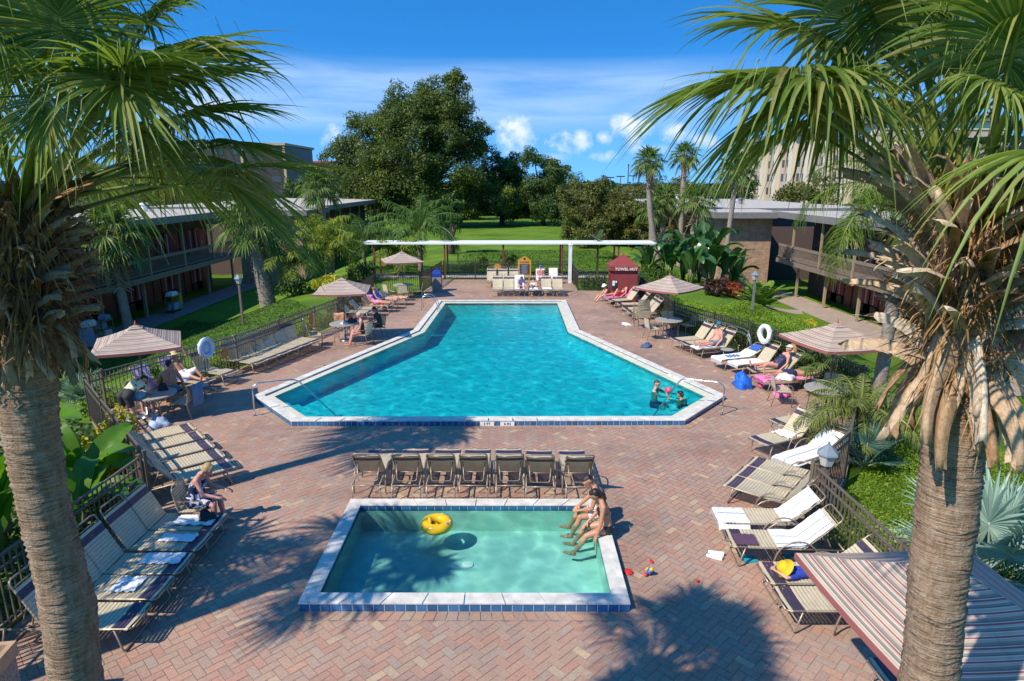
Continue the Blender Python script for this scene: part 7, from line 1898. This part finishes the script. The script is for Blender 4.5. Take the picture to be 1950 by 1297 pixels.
def tree(base, label, h, rx, ry, seed, nblob, nleaf, size, mat, trunk_r, zlow=.25, group=None, gap=1.2, name='leafy_tree', shape=None, loose=.0, top=None):
    rs = random.Random(seed); root = empty(name, base, 0, label, 'tree', group); bl = []; limbs = MB()
    fork = Vector((0, 0, h * .22)); limbs.tube([(0, 0, -.3), (0, 0, h * .1), fork], [trunk_r * 1.4, trunk_r, trunk_r * .85], 9)
    for k in range(nblob):
        if shape: x, y, z, q = shape[k] if k < len(shape) else (rs.uniform(-1, 1) * .7, rs.uniform(-1, 1) * .8, rs.uniform(zlow, .8), rs.uniform(.2, .3))
        else:
            a = k * 2.39996; f = (k + .5) / nblob; z = zlow + (.87 - zlow) * f; env = math.sin(math.pi * min(1, .18 + .80 * (z - zlow) / (1 - zlow))) ** .6; rr = env * rs.uniform(.25, .95); x, y = math.cos(a) * rr, math.sin(a) * rr; q = rs.uniform(.27, .42)
        c = Vector((x * rx, y * ry, z * h)); s = q * rx
        bl.append((c.x, c.y, c.z, s, s * .95, s * rs.uniform(.55, .8)))
        for j in range(5): w = Vector((rs.gauss(0, 1), rs.gauss(0, 1), rs.gauss(.3, .8))).normalized() * s * rs.uniform(.5, .95); e = s * rs.uniform(.3, .6); bl.append((c.x + w.x, c.y + w.y, c.z + w.z, e, e, e * .75))
        limbs.tube(smooth_path([fork, fork.lerp(c, .5) + Vector((rs.uniform(-.4, .4), rs.uniform(-.4, .4), h * .05)), c], 4), [trunk_r * .55 * (1 - .085 * i) for i in range(9)], 6)
    limbs.build('trunk', M_bark, root, True); leaf_cloud('crown', bl, nleaf, size, mat, root, (0, 0, 0), seed, gap=gap, shell=.35)
    return root
# the great oak, its outline taken from how the real crown rises to the right
oak_shape = [(-.82, 0, .36, .28), (-.80, .1, .50, .22), (-.6, -.1, .30, .30), (-.60, .1, .55, .28), (-.46, 0, .66, .25), (-.35, -.2, .45, .34), (-.27, .1, .70, .26), (-.10, 0, .76, .27), (-.1, -.3, .55, .36), (.08, .2, .79, .26), (.12, -.2, .64, .32), (.26, 0, .80, .25), (.40, .1, .89, .17), (.40, -.1, .77, .24),
             (.36, -.2, .60, .30), (.50, .1, .50, .26), (.56, 0, .56, .14), (.67, .05, .62, .14), (.70, 0, .53, .12), (.58, -.2, .36, .26), (.62, .1, .24, .24), (.30, -.3, .34, .34), (0, -.35, .30, .36), (-.3, -.35, .26, .32), (.45, .1, .20, .26), (.15, -.2, .2, .3), (-.15, 0, .2, .3), (.72, 0, .3, .18), (-.86, 0, .44, .2), (.43, .12, .955, .10), (-.2, -.1, .62, .3), (.2, .1, .7, .28), (.47, 0, .66, .22)]
tree((-13.0, 92, -.5), 'huge spreading oak at the end of the lawn, highest on its right side', 21.6, 12.6, 10, 201, len(oak_shape), 210000, .15, M_oak, .75, .2, None, 1.7, 'oak_tree', oak_shape)
tree((-1.5, 97, -.3), 'dark rounded tree just right of the great oak', 10.8, 5.6, 5, 203, 13, 40000, .14, M_oak, .35, .2, 'trees at the end of the lawn', 1.6); tree((4.6, 96, -.3), 'dark bushy tree at the right end of the lawn trees', 11.2, 5.6, 5, 205, 13, 40000, .14, M_midgreen, .35, .15, 'trees at the end of the lawn', 1.6)
tree((-22, 104, -.5), 'tree behind the left side of the great oak', 11, 8, 6, 207, 12, 18000, .2, M_oak, .4, .15, 'trees at the end of the lawn', 1.8)
for k, (x, y, h, rx, mt) in enumerate(((6.8, 64.5, 6.3, 3.1, M_olive), (10.2, 66, 6.0, 3.4, M_olive), (13.2, 63.5, 5.4, 2.7, M_olive), (9.0, 72, 6.9, 3.6, M_olive))):
    tree((x, y, gz(x, y)), ['olive green bushy tree beside the lawn, leftmost of its group', 'olive green bushy tree in the middle of its group', 'olive green bushy tree behind the leaning palm', 'olive green tree at the back of its group'][k], h, rx, rx, 211 + k, 14, 26000, .10, mt, .14, .06, 'olive trees right of the lawn', .9)
tree((7.0, 53, -.05), 'small thin tree behind the red hut', 3.6, 1.4, 1.2, 221, 9, 2200, .09, M_olive, .07, .35, None, .5, 'young_tree')
tree((-5.4, 57, -.05), 'grey-trunked tree behind the largest queen palm', 5.5, 1.6, 1.4, 223, 7, 2600, .16, M_midgreen, .32, .55, None, .7)
for k_, (x, y, h, rx, mt, lb) in enumerate(((-9.5, 112, 6.5, 6.5, M_oak, 'low dark tree closing the lawn behind the great oak'), (3.5, 116, 6.0, 7, M_oak, 'low dark tree closing the lawn at its middle'), (14, 110, 6.2, 6.5, M_midgreen, 'low green tree closing the lawn at its right end'), (24, 100, 6.0, 5, M_olive, 'olive tree between the lawn and the far right wing'), (-4, 126, 7.5, 7, M_midgreen, 'tree far behind the end of the lawn'), (10, 128, 7.8, 7, M_midgreen, 'tree far behind the right end of the lawn'))):
    tree((x, y, -.4), lb, h, rx, 4, 251 + k_, 12, 16000, .18, mt, .22, .04, 'trees closing the lawn', 1.6)
# trees beyond the motel roofs
k = 0
for (x, y, h, rx, mt, lb) in ((-40, 92, 8.2, 6, M_midgreen, 'bushy tree behind the left motel roof, leftmost seen through the fronds'), (-31, 100, 7.6, 6, M_midgreen, 'bushy tree behind the left motel roof near the dark office block'), (-48, 84, 8.6, 7, M_olive, 'olive tree at the far left behind the motel roof'), (33, 98, 7.4, 5, M_midgreen, 'green tree before the left end of the hotel'), (41, 92, 7.4, 6, M_olive, 'olive tree at the foot of the hotel'),
                          (47, 84, 7.2, 5, M_midgreen, 'green tree before the middle of the hotel'), (54, 78, 7.4, 6, M_olive, 'olive tree before the near end of the hotel'), (63, 72, 8, 6, M_midgreen, 'green tree at the right foot of the hotel'), (24, 112, 6.8, 5, M_midgreen, 'green tree beyond the far right motel wing'), (30, 130, 8, 6, M_olive, 'olive tree far beyond the right motel roofs'), (-34, 118, 8.5, 6, M_olive, 'olive tree before the dark office block')):
    tree((x, y, -.6), lb, h, rx, rx * .8, 231 + k, 9, 11000, .18, mt, .2, .1, 'trees beyond the motel roofs', 1.4); k += 1
# distant woods as one mass along the horizon
def woods():
    rs = random.Random(5); bl = []
    for k in range(520):
        y = rs.choice((190, 230, 300, 420, 620, 900)) * rs.uniform(.9, 1.15); x = rs.uniform(-1, 1) * y * .95
        if abs(x / y + .42) < .05 and y < 260: continue
        h = rs.uniform(3.2, 5.4) * (1 + y / 2600); bl.append((x, y, h * .55, h * rs.uniform(1.0, 2.2), h * 1.2, h * .62, (h / y) ** 1.2 * 100))
    o = leaf_cloud('distant_woods', bl, 52000, .85, leafmat('distant_tree_leaf', [(.030, .055, .022), (.045, .075, .028), (.07, .095, .035)], .15, .7), None, (0, 0, 0), 9, shell=.5)
    tag(o, kind='stuff', label='distant low woods along the horizon', cat='woods')
woods()
for k, (px, Y, w, h, c) in enumerate(((1165, 190, 5, 4.6, (.62, .52, .34)), (1196, 150, 2.6, 3.2, (.75, .74, .70)), (1222, 140, 3.0, 2.6, (.30, .50, .46)), (1125, 170, 5, 3.0, (.52, .46, .38)))):
    p = GD(px, 352, Y); root = empty('roadside_building', (p.x, Y, -.4), 0, ['tiny yellowish house among the horizon trees', 'tiny white building by the horizon mast', 'tiny green-roofed booth near the leaning palm', 'tiny tan house behind the olive trees'][k], 'building', 'far buildings among the trees')
    m = MB(); m.box((0, 0, h / 2), (w, 3, h)); m.build('wall', simple(f'far_wall_{k}', c, .9), root); m = MB(); m.add([(-w * .6, -1.8, h), (w * .6, -1.8, h), (w * .6, 1.8, h), (-w * .6, 1.8, h), (-w * .3, 0, h + 1), (w * .3, 0, h + 1)], [(0, 1, 5, 4), (2, 3, 4, 5), (1, 2, 5), (3, 0, 4), (3, 2, 1, 0)]); m.build('roof', M_fasc, root)

# ---- hedges, ground cover, shrubs
def bed(poly, n, size, mat, label, h=.35, seed=0, kind='stuff', name='ground_cover', lumps=1.0, z0=0.0, cat='ground cover'):
    rs = np.random.RandomState(seed); P = np.array(poly); lo = P.min(0); hi = P.max(0); pts = []
    while sum(map(len, pts)) < n:
        q = rs.uniform(lo, hi, (n, 2)); pts.append(q[inside(q[:, 0], q[:, 1], poly)])
    q = np.concatenate(pts)[:n]; x, y = q.T
    hh = h * (.62 + .3 * lumps * (np.sin(x * 2.3 + np.sin(y * 1.7) * 1.5) * .5 + np.sin(y * 2.9 + x * .8) * .5)); z = ground_z(x, y) + z0 + hh * rs.uniform(.35, 1.0, n) ** .5
    nr = rs.normal(size=(n, 3)) * .5; nr[:, 2] += .8; nr /= np.linalg.norm(nr, axis=1, keepdims=True); t = np.cross(nr, rs.normal(size=(n, 3))); t /= np.linalg.norm(t, axis=1, keepdims=True); b = np.cross(nr, t)
    s = size * rs.uniform(.6, 1.4, (n, 1)); C = np.stack([x, y, z], -1); V = np.stack([C - t * s, C + b * s * .5, C + t * s, C - b * s * .5], 1).reshape(-1, 3)
    o = link_mesh(name, fast_mesh(name, V, np.arange(n * 4).reshape(-1, 4), [mat])); tag(o, label, cat, None, kind); return o
bed([(5.75, 3.5), (11.5, 3.5), (12.5, 9), (11.5, 14), (9.9, 16.5), (7.1, 12.1), (5.65, 10.5)], 110000, .024, M_lime, 'lime green ground cover in the bed beyond the near right fence', .42, 1, lumps=1.1)
bed([(9.3, 22), (11, 21), (15.5, 27), (16.2, 31), (13.5, 33.2), (10.0, 31.5), (8.2, 33), (7.2, 35), (7.1, 27)], 60000, .038, M_lime, 'bright ground cover in the large right bed', .5, 2)
bed([(-7.2, 3), (-7.2, 11), (-11.3, 15.8), (-14.5, 15), (-13, 6)], 20000, .06, M_midgreen, 'low dark undergrowth below the banana plants', .5, 3)
def hedge(pts, w, h, n, size, mat, label, seed, z0=0.0):
    pts = [Vector((x, y, 0)) for x, y in pts]; bl = []; rs = random.Random(seed); root_z = 0
    for a, b in zip(pts, pts[1:]):
        k = max(2, int((b - a).length / (w * .42)))
        for i in range(k + 1):
            c = a.lerp(b, i / k); hh = h * rs.uniform(.85, 1.1); bl.append((c.x + rs.uniform(-.1, .1), c.y, gz(c.x, c.y) + z0 + hh * .5, w * .55, w * .55, hh * .55))
    return tag(leaf_cloud('hedge', bl, n, size, mat, None, (0, 0, 0), seed, shell=.6), label, 'hedge')
hedge([(10.0, 17.6), (9.75, 20.2), (9.2, 22.6), (8.2, 24.9)], .8, 1.05, 15000, .045, M_hedge, 'clipped leafy hedge behind the right fence above the life ring', 301); hedge([(7.3, 26.9), (7.35, 31.0), (7.35, 35.6)], .8, 1.05, 9000, .05, M_hedge, 'hedge behind the loungers beside the red hut', 303)
hedge([(4.35, 37.5), (6.9, 37.2)], .7, .9, 4500, .05, M_midgreen, 'low hedge behind the fence left of the red hut', 305); hedge([(-8.2, 29.0), (-8.3, 32), (-8.2, 35.2)], .8, .8, 6000, .055, M_hedge, 'low hedge behind the far left fence', 307)
hedge([(-11.6, 16.6), (-9.9, 20.6), (-8.75, 25.8), (-8.3, 28.3)], .5, .62, 10000, .045, M_lime, 'low bright hedge strip along the left fence', 309, -.1)
hedge([(7.2, 38.8), (9.3, 38.0)], .9, 1.2, 5000, .06, M_hedge, 'dense hedge between the red hut and the broad-leaved bed', 311)
def shrub(x, y, r, h, n, size, mat, label, seed, group=None, z=None):
    rs = random.Random(seed); z = gz(x, y) if z is None else z; root = empty('shrub', (x, y, z), 0, label, 'shrub', group); bl = []
    for k in range(9): a = k * 2.39996; q = rs.uniform(.2, .75); bl.append((math.cos(a) * r * q, math.sin(a) * r * q, h * rs.uniform(.35, .75), r * .42, r * .42, h * .32))
    st = MB()
    for k in range(5): a = k * 1.256; st.tube([(0, 0, -.1), (math.cos(a) * r * .4, math.sin(a) * r * .4, h * .6)], [.02, .008], 5)
    st.build('stem', M_bark, root); leaf_cloud('foliage', bl, n, size, mat, root, (0, 0, 0), seed, gap=.35, shell=.4)
shrub(-8.75, 12.6, .5, 1.15, 1300, .055, M_yell, 'yellow croton shrub between the banana leaves, upper one', 321, 'yellow crotons'); shrub(-8.0, 11.1, .5, 1.0, 1300, .055, M_yell, 'yellow croton shrub between the banana leaves, lower one', 323, 'yellow crotons'); shrub(-9.2, 14.0, .45, 1.1, 900, .055, M_yell, 'small yellow croton near the left fence corner', 324, 'yellow crotons')
shrub(12.6, 36.8, 1.0, .95, 2200, .085, M_redc, 'red croton shrub before the right brick tower', 325); shrub(11.3, 35.6, .85, .95, 1600, .085, M_darkr, 'dark purple croton left of the red one', 327); shrub(9.2, 41.0, .6, 1.1, 900, .08, M_darkr, 'dark red shrub at the foot of the leaning palm', 328)
shrub(-12.6, 36.6, 1.1, 1.2, 2200, .08, M_midgreen, 'dark green shrub at the foot of the scaly palm', 329); shrub(-10.4, 35.9, .95, 1.05, 2200, .08, M_yell, 'yellow variegated shrub under the areca palms', 331); shrub(-9.6, 40.2, 1.0, 1.3, 1800, .09, M_midgreen, 'green shrub behind the areca palms', 333)
shrub(-2.0, 43.9, .55, 1.5, 700, .05, M_olive, 'wispy grey-green shrub behind the back row of loungers', 335); shrub(-.2, 44.3, .7, 1.6, 900, .06, M_olive, 'wispy shrub behind the yellow notice board', 337)
shrub(-10.6, 17.9, .55, .9, 1000, .06, M_hedge, 'leafy shrub behind the lower left umbrella', 339); shrub(14.6, 31.4, .8, .55, 1500, .06, M_yell, 'yellow tipped low shrub at the end of the right bed', 341)
# tufts along the lawns so their edges are not ruled lines
bed([(-20.5, 24), (-12, 24), (-9.6, 21), (-8.6, 26), (-8.4, 29), (-13, 36), (-20.5, 40)], 26000, .05, leafmat('lawn_blade', [(.05, .11, .012), (.085, .17, .018), (.12, .21, .03)], .3, .6), 'grass blades of the left lawn', .10, 4, name='grass', cat='grass')
bed([(-4.2, 44.2), (9, 44.2), (9, 60), (-4.2, 60)], 16000, .06, bpy.data.materials['lawn_blade'], 'grass blades of the back lawn', .08, 5, name='grass', cat='grass')
